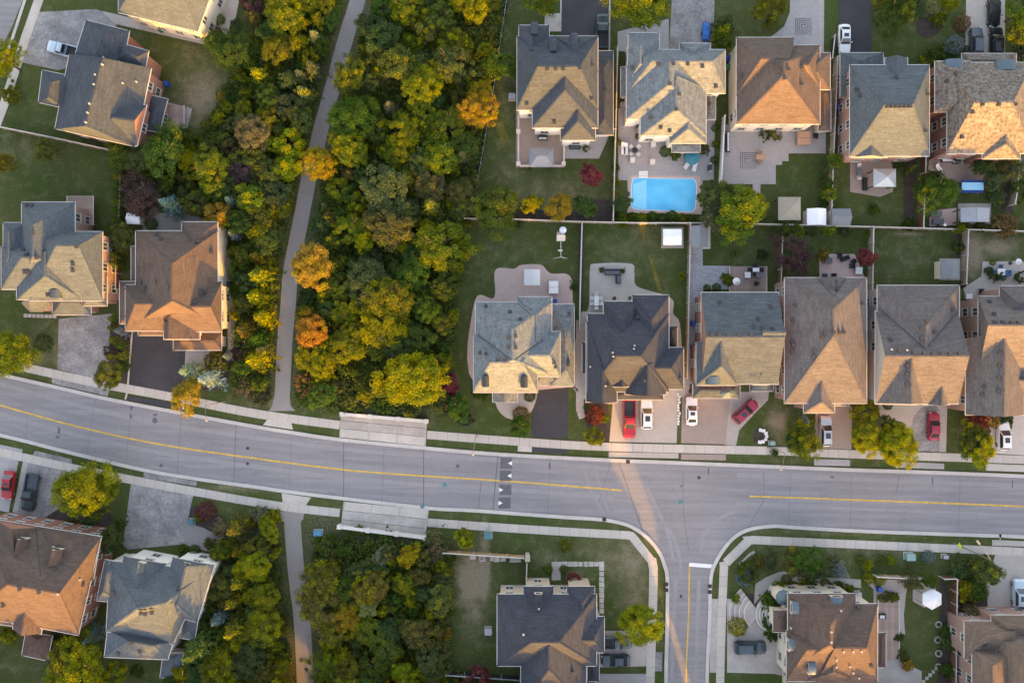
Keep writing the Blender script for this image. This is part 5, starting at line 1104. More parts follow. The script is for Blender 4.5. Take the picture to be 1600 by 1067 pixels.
def car(label, px, py, hdg, pm, L=4.6, W=1.82, kind='sedan', sunroof=False, name=None, bed=None, roofm=None):
    """hdg: direction of the nose in the photograph, degrees clockwise from straight up"""
    p = P(px, py, .8); root = thing(name or {'sedan': 'parked_car', 'suv': 'parked_suv', 'pickup': 'pickup_truck'}[kind], label, 'pickup' if kind == 'pickup' else 'car', (p.x, p.y, .055), -math.radians(hdg))
    h, w = L / 2, W / 2; belt = {'sedan': .92, 'suv': 1.02, 'pickup': 1.08}[kind]; top = {'sedan': 1.44, 'suv': 1.68, 'pickup': 1.82}[kind]
    hood = belt - .06; mb = MB(); tail = belt - (.02 if kind != 'pickup' else 0)
    if kind == 'pickup':
        bedy = -h * .14
        loft(mb, [(h, w * .72, w * .6, .35, .6, .82), (h - .12, w * .9, w * .78, .28, .65, hood - .1), (h - .5, w * .98, w * .86, .25, .7, hood), (h * .42, w, w * .9, .25, .75, belt), (bedy, w, w * .9, .25, .75, belt), (bedy - .02, w, w * .9, .25, .6, .72), (-h + .12, w * .98, w * .9, .3, .6, .72), (-h, w * .93, w * .85, .35, .6, .7)])
        yb = (bedy - .05 - h) / 2; lb = (h + bedy - .05)
        for s in (-1, 1): mb.box((s * (w - .09), yb, .9), (.16, lb, .42))
        mb.box((0, -h + .08, .9), (W - .36, .12, .42))
        cy0, cy1, ty0, ty1 = bedy, h * .46, bedy + .12, h * .2
    else:
        rear = -h + (.55 if kind == 'sedan' else .12)
        loft(mb, [(h, w * .62, w * .5, .32, .5, .62), (h - .08, w * .82, w * .68, .25, .55, .74), (h - .3, w * .95, w * .82, .22, .62, hood - .05), (h - .9, w, w * .9, .2, .68, hood + .02), (h * .32, w, w * .9, .2, .7, belt), (-h * .5, w, w * .9, .2, .7, belt), (-h + .3, w * .97, w * .84, .24, .68, tail), (-h + .07, w * .88, w * .72, .28, .6, tail - .08), (-h, w * .72, w * .6, .35, .55, tail - .2)])
        cy0, cy1 = -h + (.5 if kind == 'sedan' else .14), h * .40; ty0, ty1 = -h + (1.15 if kind == 'sedan' else .5), h * .06
    # cabin
    wb, wt = w * .86, w * .70; z0, z1 = belt - .02, top
    B = [(-wb, cy0, z0), (wb, cy0, z0), (wb, cy1, z0), (-wb, cy1, z0)]; T = [(-wt, ty0, z1 - .03), (wt, ty0, z1 - .03), (wt * .97, ty1, z1 - .02), (-wt * .97, ty1, z1 - .02)]
    n = len(mb.v); mb.v += B + T
    mid = [(-wt * .55, (ty0 + ty1) / 2, z1 + .03), (wt * .55, (ty0 + ty1) / 2, z1 + .03)]
    for q in ((0, 1, 5, 4), (1, 2, 6, 5), (2, 3, 7, 6), (3, 0, 4, 7)): mb.f.append(tuple(n + i for i in q)); mb.m.append(0)
    mb.v += mid; a_, b_ = n + 8, n + 9
    for q in ((n + 4, n + 5, b_, a_), (n + 5, n + 6, b_), (n + 6, n + 7, a_, b_), (n + 7, n + 4, a_)): mb.f.append(q); mb.m.append(0)
    mb.build('body', pm, root)
    def glass(nm, c, shr=(.08, .1)):
        c = [Vector(v) for v in c]; m = sum(c, Vector()) / 4; nr = (c[1] - c[0]).cross(c[2] - c[0]).normalized()
        g = MB(); pts = []
        for v in c: pts.append(m + (v - m) * (1 - shr[0]) + nr * .012)
        g.face(pts); g.face([q - nr * .02 for q in pts][::-1]); g.build(nm, CARGLASS, root)
    q = B + T
    glass('rear_window', [q[0], q[1], q[5], q[4]], (.14, 0)); glass('side_window', [q[1], q[2], q[6], q[5]], (.16, 0)); glass('windshield', [q[2], q[3], q[7], q[6]], (.09, 0)); glass('side_window', [q[3], q[0], q[4], q[7]], (.16, 0))
    if sunroof:
        g = MB(); ym = ty0 + (ty1 - ty0) * .62; g.box((0, ym, z1 + .025), (wt * 1.15, (ty1 - ty0) * .42, .03)); g.build('sunroof', CARGLASS, root)
    for s in (-1, 1):
        for yy in (h - .85, -h + .85):
            t = link('wheel', WTY, root, (s * (w - .1), yy, .33)); link('rim', WRI, t)
        g = MB(); g.box((s * w * .62, h - .14, .66), (w * .34, .2, .12)); g.build('headlight', LAMPW, root)
        g = MB(); g.box((s * w * .66, -h + .06, .78), (w * .3, .12, .16)); g.build('taillight', LAMPR, root)
        g = MB(); g.box((s * (w + .06), cy1 - .32, belt + .06), (.2, .12, .14)); g.build('mirror', pm, root)
    if kind == 'pickup':
        g = MB(); g.box((0, yb, .735), (W - .34, lb - .14, .03)); g.build('bed_liner', bed or DKPLASTIC, root)
    return root
WH, SI, BK, RD, CR, DG_, TL, LBL, GR = paint('white', (.72, .72, .72), 0), paint('silver', (.48, .5, .52), .5), paint('black', (.012, .013, .016)), paint('red', (.42, .012, .016), .1), paint('crimson', (.32, .015, .04), .15), paint('dark_green', (.03, .05, .055)), paint('dark_teal', (.035, .06, .075)), paint('ice_blue', (.45, .55, .62), .3), paint('dark_grey', (.07, .085, .1))
car('red pickup with a black covered bed, nose towards the street', 983.5, 655, 180, RD, 5.9, 2.0, 'pickup', bed=mat('bed_cover', (.03, .035, .045), .5, .1, 2))
car('white SUV with sunroof beside the red pickup', 1010.5, 647, 0, WH, 4.7, 1.9, 'suv', True)
car('white sedan on the brown paver driveway', 1081, 642.5, 0, WH, 4.5, 1.8, 'sedan', True)
car('crimson hatchback parked askew on the curved concrete drive', 1165, 643, 48, CR, 4.5, 1.8, 'suv', True)
car('silver minivan on the driveway behind the street lamp', 1290.5, 673.5, 0, SI, 4.8, 1.85, 'suv', True)
car('crimson sedan on the oval asphalt driveway', 1459.5, 666, 1, CR, 4.4, 1.8, 'sedan')
car('white SUV with sunroof on the right edge concrete driveway', 1568.5, 681, -1, WH, 4.5, 1.85, 'suv', True)
car('red sports car at the left edge', 12, 758, 186, RD, 4.4, 1.8, 'sedan', True)
car('dark green pickup beside the red sports car', 47, 769, 190, DG_, 5.8, 2.0, 'pickup', bed=DG_)
car('pale blue pickup on the upper left driveway', 99, 78, 285, LBL, 5.0, 1.9, 'pickup')
car('dark grey pickup beside the slate roofed house', 941, 49, 0, DG_, 5.4, 2.0, 'pickup')
car('white sedan on the black driveway of the top row', 1320, 61, 180, WH, 4.6, 1.85, 'sedan', True)
car('black sedan at the top edge of the driveway with three cars', 1554, 19, 180, BK, 4.6, 1.85, 'sedan')
car('dark grey SUV, left of two parked side by side by the tan roof', 1526, 65, 0, GR, 4.5, 1.9, 'suv')
car('black SUV, right of two parked side by side by the tan roof', 1557.5, 65, 0, BK, 4.6, 1.9, 'suv', True)
car('dark blue pickup tucked beside the charcoal roofed house', 962, 1004, 90, GR, 5.0, 1.9, 'pickup')
car('dark teal sedan beside the driveway grass edge, lower centre', 962, 1032, 270, TL, 4.5, 1.85, 'sedan')
car('dark teal SUV on the wide drive by the curved steps', 1173, 1012, 90, TL, 5.0, 2.0, 'suv')
car('pale blue SUV at the lower right edge', 1593, 927, 0, LBL, 4.5, 1.9, 'suv', True)

# ---------------------------------------------------------------- fences
def fence(label, pts, h=1.8, face=WOOD, cap=CAPWOOD, step=2.4, name='wooden_fence', capw=.16, z0=0.0):
    w = [P(*p) for p in pts]; root = thing(name, label, 'fence', w[0])
    for i in range(len(w) - 1):
        d = w[i + 1] - w[i]; L = d.length; n = max(1, round(L / step)); a_ = math.atan2(d.y, d.x)
        for j in range(n + (1 if i == len(w) - 2 else 0)):
            q = w[i] + d * (j / n) - w[0]; mb = MB(); mb.box((0, 0, (h + .12) / 2), (.13, .13, h + .12)); mb.box((0, 0, h + .15), (.19, .19, .07))
            o = mb.build('post', cap, root, q); o.rotation_euler = (0, 0, a_)
        for j in range(n):
            q = w[i] + d * ((j + .5) / n) - w[0]; l = L / n - .14; mb = MB(); k = max(3, int(l / .16))
            for b_ in range(k): mb.box((-l / 2 + l * (b_ + .5) / k, (.012 if b_ % 2 else -.012), h * .5 + .03), (l / k * .96, .03, h - .1))
            o = mb.build('panel', face, root, q); o.rotation_euler = (0, 0, a_)
            mb = MB(); mb.box((0, 0, h), (l, capw, .06)); mb.build('cap_rail', cap, o)
fence('long pale capped fence between the two rows of gardens', [(727,344),(800,345),(905,349),(1000,351),(1073,351),(1110,351),(1200,353),(1355,357),(1500,361),(1600,364),(1660,366)])
fence('fence between the pink and tan patios of the middle row', [(908,351),(906,430),(904,515)], face=CAPWOOD)
fence('fence left of the mosaic paver garden', [(1075,353),(1073,450),(1070,590)])
fence('red stained fence between the deck and the purple tree', [(1217,358),(1216,400),(1214,466)], face=REDWOOD)
fence('pale fence right of the red tree patio', [(1357,360),(1356,420),(1355,487)])
fence('short return fence left of the dark valley roof', [(1356,487),(1370,487)], face=REDWOOD, step=1.4)
fence('fence right of the dark grey garden shed', [(1503,364),(1502,400),(1500,445)])
fence('fence between the slate house and the pool garden', [(963,80),(960,200),(956,347)])
fence('white fence right of the pool garden', [(1128,186),(1125,240),(1122,297)], face=WHITE, cap=WHITE, name='white_fence')
fence('pale fence right of the square patterned patio', [(1302,95),(1298,190),(1294,280),(1292,346)])
fence('brown fence left of the mottled tan roof garden', [(1438,246),(1436,300),(1434,358)], face=REDWOOD)
fence('fence at the right edge of the top row gardens', [(1582,255),(1579,300),(1575,322)])
fence('low edging fence along the wood left of the slate house', [(792,0),(783,60),(770,150),(755,235),(744,300)], .9, DKPLASTIC, GREYMETAL, capw=.06, name='garden_fence')
fence('pale fence below the red brick corner house', [(10,203),(90,219),(178,238)])
fence('red stained fence left of the dark purple tree', [(197,264),(196,300),(194,345)], face=REDWOOD)
fence('fence between the turreted house and the brown roofed house', [(190,380),(189,452)], face=REDWOOD)
fence('stained fence along the lower centre lawn with stacked stones', [(694,859),(740,862),(818,867)], face=mat('warm_fence_wood', (.42, .26, .15), .85, .15, 1), cap=CAPWOOD)
fence('short fence joining the stone pillar to the charcoal roofed house', [(823,876),(822,905)], 1.6, face=DKMETAL, cap=CAPWOOD)
fence('dark fence at the bottom edge below the bare lawn', [(698,1047),(755,1051),(812,1055)], face=DKPLASTIC, cap=GREYMETAL)
fence('fence above the white hexagonal gazebo', [(1362,896),(1400,898),(1436,899)])
fence('short fence right of the gazebo shrubs', [(1466,899),(1485,899)], face=REDWOOD)
fence('red stained fence right of the white hexagonal gazebo', [(1486,900),(1485,960),(1484,1067),(1484,1110)], face=REDWOOD)
fence('fence closing the passage between slate and pool houses', [(960,206),(938,206)], step=2)
fence('dark fence right of the top edge lawn near the white car', [(1296,95),(1300,60)], 1.2, face=DKPLASTIC)

# ---------------------------------------------------------------- sheds, gazebos, canopies
def roofed(label, name, cat, rc, ze, m, wallm=None, ridge='p', rise=.9, posts=False, postm=None, gable=False, over=.15, tint=None):
    x0, y0, x1, y1 = rc; A, B, C, D = [P(x, y, ze) for x, y in rect(*rc)]; c = (A + B + C + D) / 4; c.z = 0; root = thing(name, label, cat, c)
    lx, ly = (B.x - A.x), (A.y - D.y); hx, hy = lx / 2, ly / 2; mb = MB(); q = [(-hx, hy, ze), (hx, hy, ze), (hx, -hy, ze), (-hx, -hy, ze)]; zr = ze + rise
    if ridge == 'p': tops = [(0, 0, zr)] * 2; fs = [((q[0], q[1], (0, 0, zr))), ((q[1], q[2], (0, 0, zr))), ((q[2], q[3], (0, 0, zr))), ((q[3], q[0], (0, 0, zr)))]
    elif ridge == 'v':
        e_ = hy if gable else hy * .35; r1, r2 = (0, e_, zr), (0, -e_, zr); fs = [(q[0], q[1], r1), (q[1], q[2], r2, r1), (q[2], q[3], r2), (q[3], q[0], r1, r2)]
    else:
        e_ = hx if gable else hx * .35; r1, r2 = (-e_, 0, zr), (e_, 0, zr); fs = [(q[0], q[1], r2, r1), (q[1], q[2], r2), (q[2], q[3], r1, r2), (q[3], q[0], r1)]
    for i, f in enumerate(fs): mb.face(f[::-1])
    for i in range(4):
        a_, b_ = q[i], q[(i + 1) % 4]; mb.face([a_, b_, (b_[0], b_[1], ze - .12), (a_[0], a_[1], ze - .12)])
    mb.face([(x, y, ze - .12) for x, y, _ in q]); rf = mb.build('roof', m, root)
    mb = MB(); E = []
    if ridge == 'p': E = [(p_, (0, 0, zr)) for p_ in q]
    elif ridge == 'v': E = [(r1, r2)] + ([] if gable else [(q[0], r1), (q[1], r1), (q[2], r2), (q[3], r2)])
    else: E = [(r1, r2)] + ([] if gable else [(q[0], r1), (q[3], r1), (q[1], r2), (q[2], r2)])
    for u, v in E: mb.bar(u, v, .1, .06)
    mb.build('ridge_cap', m, rf)
    if posts:
        for sx in (-1, 1):
            for sy in (-1, 1):
                p_ = MB(); p_.box((sx * (hx - .2), sy * (hy - .2), (ze - .1) / 2), (.14, .14, ze - .1)); p_.build('post', postm or DKMETAL, root)
        for s in (-1, 1):
            p_ = MB(); p_.box((0, s * (hy - .2), ze - .22), (lx - .4, .1, .14)); p_.build('beam', postm or DKMETAL, root)
    else:
        w_ = MB(); w_.box((0, 0, (ze - .03) / 2), (lx - 2 * over, ly - 2 * over, ze - .03)); w_.build('wall', wallm or WALL['stone'], root)
        d_ = MB(); d_.box((0, -hy + over - .02, 1.0), (min(1.4, lx * .5), .06, 1.9)); d = d_.build('door', GARDOOR, root)
        h_ = MB(); h_.box((.3, -hy + over - .07, 1.0), (.08, .06, .14)); h_.build('handle', DKMETAL, d)
    return root
GAZ = mat('gazebo_grey_metal', (.2, .215, .25), .6, .1, 1); PALEBLUE = mat('pale_blue_metal', (.36, .43, .47), .5, .08, 1, metal=.2); SHEDW = mat('white_shed_roof', (.78, .78, .79), .5, .04, 1); SHEDG = mat('grey_shed_roof', (.18, .195, .21), .7, .1, 1.5); TANC = mat('tan_canvas', (.33, .29, .23), .9, .08, 1); WHC = mat('white_canvas', (.72, .73, .74), .9, .04, 1)
roofed('dark grey hipped gazebo on the brown patio of the slate house', 'gazebo', 'gazebo', (827,231,865,261), 2.6, GAZ, ridge='h', posts=True)
roofed('tan canvas gazebo beside the yellow tree', 'gazebo', 'gazebo', (1216,308,1251,344), 2.5, TANC, posts=True)
roofed('white double roofed garden shed against the long fence', 'garden_shed', 'shed', (1261,326,1291,352), 2.2, SHEDW, WHITE, 'v', .6, gable=True)
roofed('dark grey plastic shed with four roof lights by the long fence', 'garden_shed', 'shed', (1299,326,1329,352), 2.2, SHEDG, CREAM, 'h', .6, gable=True)
roofed('pale blue metal gazebo on the brown patio', 'gazebo', 'gazebo', (1365,264,1400,292), 2.5, PALEBLUE, posts=True)
roofed('grey metal hardtop gazebo behind the mottled tan house', 'gazebo', 'gazebo', (1501,325,1546,347), 2.5, mat('hardtop_grey', (.27, .3, .33), .5, .08, 1), ridge='v', rise=.5, gable=True, posts=True)
roofed('dark shed in the corner of the mosaic paver garden', 'garden_shed', 'shed', (1080,353,1106,386), 2.3, SHEDG, CREAM, 'v', .4, gable=True)
roofed('white flat roofed shed on the tan patio lawn', 'garden_shed', 'shed', (1036,358,1065,383), 2.2, SHEDW, WALL['beige'], 'h', .25, gable=True)
roofed('pale two panel hardtop pergola on the pink patio', 'pergola', 'gazebo', (819,421,844,446), 2.5, mat('hardtop_pale', (.5, .5, .5), .6, .05, 1), ridge='v', rise=.35, gable=True, posts=True)
roofed('dark grey shed with four roof lights and a ramp', 'garden_shed', 'shed', (1470,406,1499,436), 2.2, SHEDG, CREAM, 'v', .7, gable=True)
roofed('small white roofed shed beside the dark purple tree', 'garden_shed', 'shed', (198,333,219,350), 2.1, SHEDW, CREAM, 'h', .4, gable=True)
sheet('shed_ramp', rect(1461,415,1468,428), .12, CAPWOOD, thick=.12); sheet('shed_base', rect(1468,404,1500,438), .04, CONC2, thick=.04); sheet('shed_base', rect(1033,355,1068,388), .04, CONC2, thick=.04); sheet('shed_base', rect(1078,351,1110,389), .04, CAPWOOD, thick=.04)
def hexgazebo(px, py, r):
    p = P(px, py, 2.5); root = thing('gazebo', 'white hexagonal canvas gazebo beside the red fence', 'gazebo', (p.x, p.y, 0)); mb = MB(); rr = r * S
    ring = [(rr * math.cos(math.pi / 3 * i + math.pi / 6), rr * math.sin(math.pi / 3 * i + math.pi / 6), 2.4) for i in range(6)]
    for i in range(6):
        a_, b_ = ring[i], ring[(i + 1) % 6]; mb.face([a_, b_, (0, 0, 3.5)]); mb.face([(a_[0], a_[1], 2.2), (b_[0], b_[1], 2.2), b_, a_])
    mb.build('canopy', WHC, root)
    for x, y, _ in ring: mb = MB(); mb.cyl((x * .93, y * .93, 0), (x * .93, y * .93, 2.4), .05, seg=6); mb.build('post', DKMETAL, root)
    mb = MB(); mb.cyl((0, 0, 0), (0, 0, .08), rr * 1.25, seg=6); mb.build('floor', CONC2, root)
hexgazebo(1457, 936, 16.5)
def swing(label, rc, top, trimc):
    A = P(rc[0], rc[1], 1.8); C = P(rc[2], rc[3], 1.8); c = (A + C) / 2; c.z = 0; root = thing('canopy_swing', label, 'swing', c); lx, ly = C.x - A.x, A.y - C.y
    mb = MB(); mb.box((0, 0, 1.95), (lx * .8, ly * .56, .06)); mb.build('canopy', top, root)
    mb = MB()
    for s in (-1, 1): mb.box((0, s * ly * .38, 1.86), (lx * .8, ly * .2, .05))
    mb.build('valance', trimc, root)
    for sx in (-1, 1):
        for sy in (-1, 1): mb = MB(); mb.bar((sx * lx * .42, sy * ly * .44, 0), (sx * lx * .4, sy * ly * .2, 1.88), .06); mb.build('leg', GREYMETAL, root)
    mb = MB(); mb.box((0, 0, .5), (lx * .7, ly * .4, .12)); mb.build('seat', trimc, root); mb = MB(); mb.box((0, ly * .22, .8), (lx * .7, .08, .5)); mb.build('backrest', trimc, root)
swing('canopied garden swing with light blue top and navy edges', (1498,281,1540,302), mat('light_blue_canvas', (.2, .5, .68), .8, .06, 1), mat('navy_canvas', (.01, .04, .2), .8, .1, 1))

# ---------------------------------------------------------------- swimming pool
def pool():
    out = [(990,279),(1083,280),(1087,286),(1088,291),(1086,324),(1082,330),(1078,331),(992,327),(986,322),(987,290)]
    root = bpy.data.objects.new('swimming_pool', None); COL.objects.link(root); tag(root, 'turquoise swimming pool with clipped corners and white steps', 'pool')
    cop = sheet('coping', [(984,275),(1094,275),(1096,335),(980,333)], .09, PINKPAV, thick=.09, kind=None, parent=root)
    rim = sheet('rim', [((x - 1037) * 1.022 + 1037, (y - 305) * 1.04 + 305) for x, y in out], .12, WHITE, thick=.03, kind=None, parent=root)
    wm = bpy.data.materials.new('pool_water'); wm.use_nodes = True; N, L = wm.node_tree.nodes, wm.node_tree.links; b = N['Principled BSDF']
    b.inputs['Roughness'].default_value = .06; n = N.new('ShaderNodeTexNoise'); n.inputs['Scale'].default_value = .35; tc = N.new('ShaderNodeTexCoord'); L.new(tc.outputs['Object'], n.inputs['Vector'])
    cr = N.new('ShaderNodeValToRGB'); cr.color_ramp.elements[0].color = (.03, .44, .74, 1); cr.color_ramp.elements[1].color = (.07, .54, .82, 1); cr.color_ramp.elements[0].position = .35; cr.color_ramp.elements[1].position = .65
    L.new(n.outputs[0], cr.inputs[0]); L.new(cr.outputs[0], b.inputs['Base Color'])
    n2 = N.new('ShaderNodeTexNoise'); n2.inputs['Scale'].default_value = 2.5; L.new(tc.outputs['Object'], n2.inputs['Vector']); bp = N.new('ShaderNodeBump'); bp.inputs['Strength'].default_value = .12; L.new(n2.outputs[0], bp.inputs['Height']); L.new(bp.outputs[0], b.inputs['Normal'])
    sheet('water', out, .128, wm, kind=None, parent=root)
    sh = mat('pool_shelf_water', (.18, .62, .84), .08, .06, 1); sheet('shallow_shelf', [(989,288),(1010,281),(1010,327),(993,326),(988,321)], .132, sh, kind=None, parent=root)
    for i in range(3):
        o = sheet('step', rect(998, 268 + i * 3.6, 1012, 271 + i * 3.6), .22 - .03 * i, WHITE, thick=.12, kind=None, parent=root)
    sheet('ladder_plate', rect(981,300,984,307), .13, DKMETAL, thick=.05, kind=None, parent=root)
pool()

# ---------------------------------------------------------------- bridge decks
def bridge(label, quad, cols, rows, par, flip):
    """quad px: NW, NE, SE, SW of the paved deck; par: px line of the parapet"""
    A, B, C, D = [P(*p) for p in quad]; root = thing('bridge_deck', label, 'bridge', (A + B + C + D) / 4); o0 = Vector(root.location)
    for i in range(cols):
        for j, (v0, v1, m) in enumerate(rows):
            u0, u1 = i / cols, (i + 1) / cols; f = lambda u, v: A.lerp(B, u).lerp(D.lerp(C, u), v) - o0
            g = .003; pts = [f(u0 + g, v0 + .008), f(u1 - g, v0 + .008), f(u1 - g, v1 - .008), f(u0 + g, v1 - .008)]
            mb = MB(); mb.prism([(p.x, p.y) for p in pts], 0, .095 + .004 * ((i + j) % 2)); mb.build('paving_panel', m, root)
    for i in range(cols + 1):
        u = i / cols; mb = MB(); p, q = A.lerp(B, u) - o0, D.lerp(C, u) - o0; mb.bar(p + Vector((0, 0, .06)), q + Vector((0, 0, .06)), .22, .09); mb.build('expansion_strip', CONC2, root)
    U, V = P(*par[0], 1.1), P(*par[1], 1.1); U.z = V.z = 0; d = V - U; a_ = math.atan2(d.y, d.x)
    for i in range(3):
        m_ = U.lerp(V, (i + .5) / 3) - o0; mb = MB(); mb.box((0, 0, .55), (d.length / 3 - .5, .3, 1.1)); mb.box((0, 0, 1.13), (d.length / 3 - .5, .5, .1)); o = mb.build('parapet', KERBW, root, m_); o.rotation_euler = (0, 0, a_)
    for i in range(4):
        m_ = U.lerp(V, i / 3) - o0; mb = MB(); mb.box((0, 0, .62), (.55, .55, 1.24)); mb.box((0, 0, 1.27), (.66, .66, .08)); o = mb.build('post', KERBW, root, m_); o.rotation_euler = (0, 0, a_)
KERBW = mat('pale_parapet', (.6, .55, .5), .85, .08, .8)
bridge('upper concrete bridge deck with pale parapet beside the road', [(534,647),(666,659),(664,697),(531,683)], 3, ((0,.27,CONC2),(.27,.62,CONC2),(.62,1,CONC)), ((534,647),(666,658)), 1)
bridge('lower concrete bridge deck with pale parapet beside the road', [(538,783),(669,796),(664,838),(534,823)], 3, ((0,.35,CONC),(.35,.7,CONC2),(.7,1,CONC2)), ((530,823),(664,840)), -1)

# ---------------------------------------------------------------- street furniture
POLE = mat('pole_grey', (.14, .14, .145), .6, .1, 2)
def lamp(label, base, top, head, hh=8.0):
    b0 = P(*base); t = P(*top, hh); t = Vector((b0.x, b0.y, hh)); e_ = P(*head, hh + .5); d = Vector((e_.x - b0.x, e_.y - b0.y, 0)); L = min(3.2, max(1.6, d.length)); d.normalize()
    root = thing('street_lamp', label, 'lamp', b0); mb = MB(); mb.cyl((0, 0, 0), (0, 0, hh), .09, .045, 10); mb.cyl((0, 0, 0), (0, 0, .5), .17, .15, 10); mb.build('pole', POLE, root)
    mb = MB(); e1 = Vector((0, 0, hh - .1)); e2 = d * L + Vector((0, 0, hh + .55)); mb.cyl(e1, e1.lerp(e2, .5) + Vector((0, 0, .15)), .05, .04, 8); mb.cyl(e1.lerp(e2, .5) + Vector((0, 0, .15)), e2, .04, .035, 8); mb.build('arm', POLE, root)
    mb = MB(); mb.box((0, 0, 0), (.75, .3, .14), taper=.8); o = mb.build('lamp_head', mat('lamp_head_grey', (.25, .25, .25), .5, .1, 2), root, e2 + d * .3); o.rotation_euler = (0, 0, math.atan2(d.y, d.x))
lamp('street lamp beside the orange tree on the left pavement', (352,627), (327,631), (322,651))
lamp('street lamp below the front lawn with stone ring', (1199,697), (1221,706), (1222,728))
lamp('street lamp in front of the pale blue roofed corner lot', (746,677), (741,683), (740,704))
lamp('street lamp on the right of the yellow warning sign', (1501,853), (1524,860), (1527,845))
def utilbox(label, px, py, w, d, h, m, rz=0):
    p = P(px, py, h / 2); root = thing('utility_box', label, 'utility box', (p.x, p.y, 0), rz); mb = MB(); mb.box((0, 0, .05), (w + .2, d + .2, .1)); mb.build('base', CONC, root)
    mb = MB(); mb.box((0, 0, h / 2 + .1), (w, d, h)); b_ = mb.build('cabinet', m, root); mb = MB(); mb.box((0, 0, h + .12), (w + .06, d + .06, .06)); mb.build('lid', m, root)
    mb = MB(); mb.box((.1, -d / 2 - .02, h * .6), (.08, .05, .14)); mb.build('handle', DKMETAL, b_)
UT = mat('utility_green', (.05, .17, .19), .6, .1, 2); UTP = mat('utility_pale', (.2, .33, .3), .6, .1, 2)
utilbox('teal utility box on the lower centre lawn', 763, 836, 1.1, .9, .9, UT); utilbox('pale green utility box by the corner garden', 1421, 869, 1.3, 1.0, 1.0, UTP); utilbox('small grey utility box right of the blue shrub', 1476, 869, .7, .5, .7, GREYMETAL)
utilbox('green utility pedestal by the pavement lamp', 1206, 692, .7, .55, .8, UTP); utilbox('blue utility box on the grass right of the lower path', 497, 832, 1.2, .8, .7, mat('utility_blue', (.06, .22, .33), .6, .1, 2)); utilbox('small teal utility box beside the red shrub', 299, 815, .8, .8, .7, UT)
def sign():
    p = P(1488, 847); root = thing('road_sign', 'fluorescent yellow diamond warning sign on the right verge', 'sign', p); mb = MB(); mb.cyl((0, 0, 0), (0, 0, 2.7), .04, seg=8); mb.build('post', GREYMETAL, root)
    mb = MB(); r = .55
    n = 0
    mb.v += [(x, y, z) for y in (-.03, -.05) for x, z in ((0, 2.2 - r), (r, 2.2), (0, 2.2 + r), (-r, 2.2))]
    for f in ((0, 1, 2, 3), (7, 6, 5, 4), (0, 4, 5, 1), (1, 5, 6, 2), (2, 6, 7, 3), (3, 7, 4, 0)): mb.f.append(f); mb.m.append(0)
    o = mb.build('board', mat('fluorescent_yellow', (.6, .7, .02), .6, .03, 1), root); o.rotation_euler = (math.radians(0), 0, math.radians(-80))
sign()
BLUEB, GREENB, BLACKB = mat('blue_bin', (.01, .06, .28), .5, .1, 2), mat('green_bin', (.01, .12, .07), .5, .1, 2), mat('black_bin', (.02, .02, .022), .5, .1, 2)
def wbin(label, px, py, m, rz=0.0):
    p = P(px, py, .6); root = thing('wheeled_bin', label, 'bin', (p.x, p.y, .05), rz); mb = MB(); mb.box((0, 0, .48), (.58, .66, .92), taper=1.12); b_ = mb.build('body', m, root); mb = MB(); mb.box((0, .02, .98), (.68, .8, .08), taper=.9); mb.build('lid', m, root)
    mb = MB(); mb.bar((-.28, .42, .95), (.28, .42, .95), .05); mb.build('handle', m, root)
    for s in (-1, 1): mb = MB(); mb.cyl((s * .3 - .04, .32, .1), (s * .3 + .04, .32, .1), .12, seg=10); mb.build('wheel', TYRE, root)
wbin('blue bin on the passage below the top left house', 246, 39, BLUEB, .2); wbin('green bin beside the blue bin below the top left house', 251, 46, GREENB, .2); wbin('blue bin in the passage right of the pool house', 1138, 92, BLUEB); wbin('green bin in the passage right of the pool house', 1138, 106, GREENB)
wbin('blue bin between the brown and blue grey top houses', 1308, 167, BLUEB); wbin('dark bin below the blue bin in the top row passage', 1308, 176, BLACKB); wbin('upper blue bin in the passage beside the red brick wall', 1083, 506, BLUEB); wbin('lower blue bin in the passage beside the red brick wall', 1083, 543, BLUEB); wbin('blue bin on the grey patio path above the deck', 1374, 920, BLUEB)
wbin('blue bin beside the red brick corner house', 261, 132, BLUEB); wbin('blue bin by the pale blue roof on the pink patio', 867, 472, BLUEB)
def coveredtrailer():
    p = P(1103, 50, .6); root = thing('covered_trailer', 'narrow trailer under a bright blue tarpaulin beside the driveway shrubs', 'trailer', (p.x, p.y, .05)); bm_ = mat('blue_tarpaulin', (.012, .13, .42), .55, .15, 3)
    mb = MB(); st = [(-1.45, .4, .3, .5), (-1.3, .52, .42, .95), (-.6, .55, .44, 1.05), (0, .55, .45, 1.0), (.7, .55, .44, 1.06), (1.3, .52, .42, .95), (1.45, .4, .3, .5)]
    loft(mb, [(y, wl, wh, .25, zt * .7, zt) for y, wl, wh, zt in st]); mb.build('tarpaulin', bm_, root)
    for s in (-1, 1): link('wheel', WTY, root, (s * .5, -.2, .3))
    mb = MB(); mb.bar((0, 1.4, .4), (0, 2.0, .35), .08); mb.build('drawbar', DKMETAL, root)
coveredtrailer()

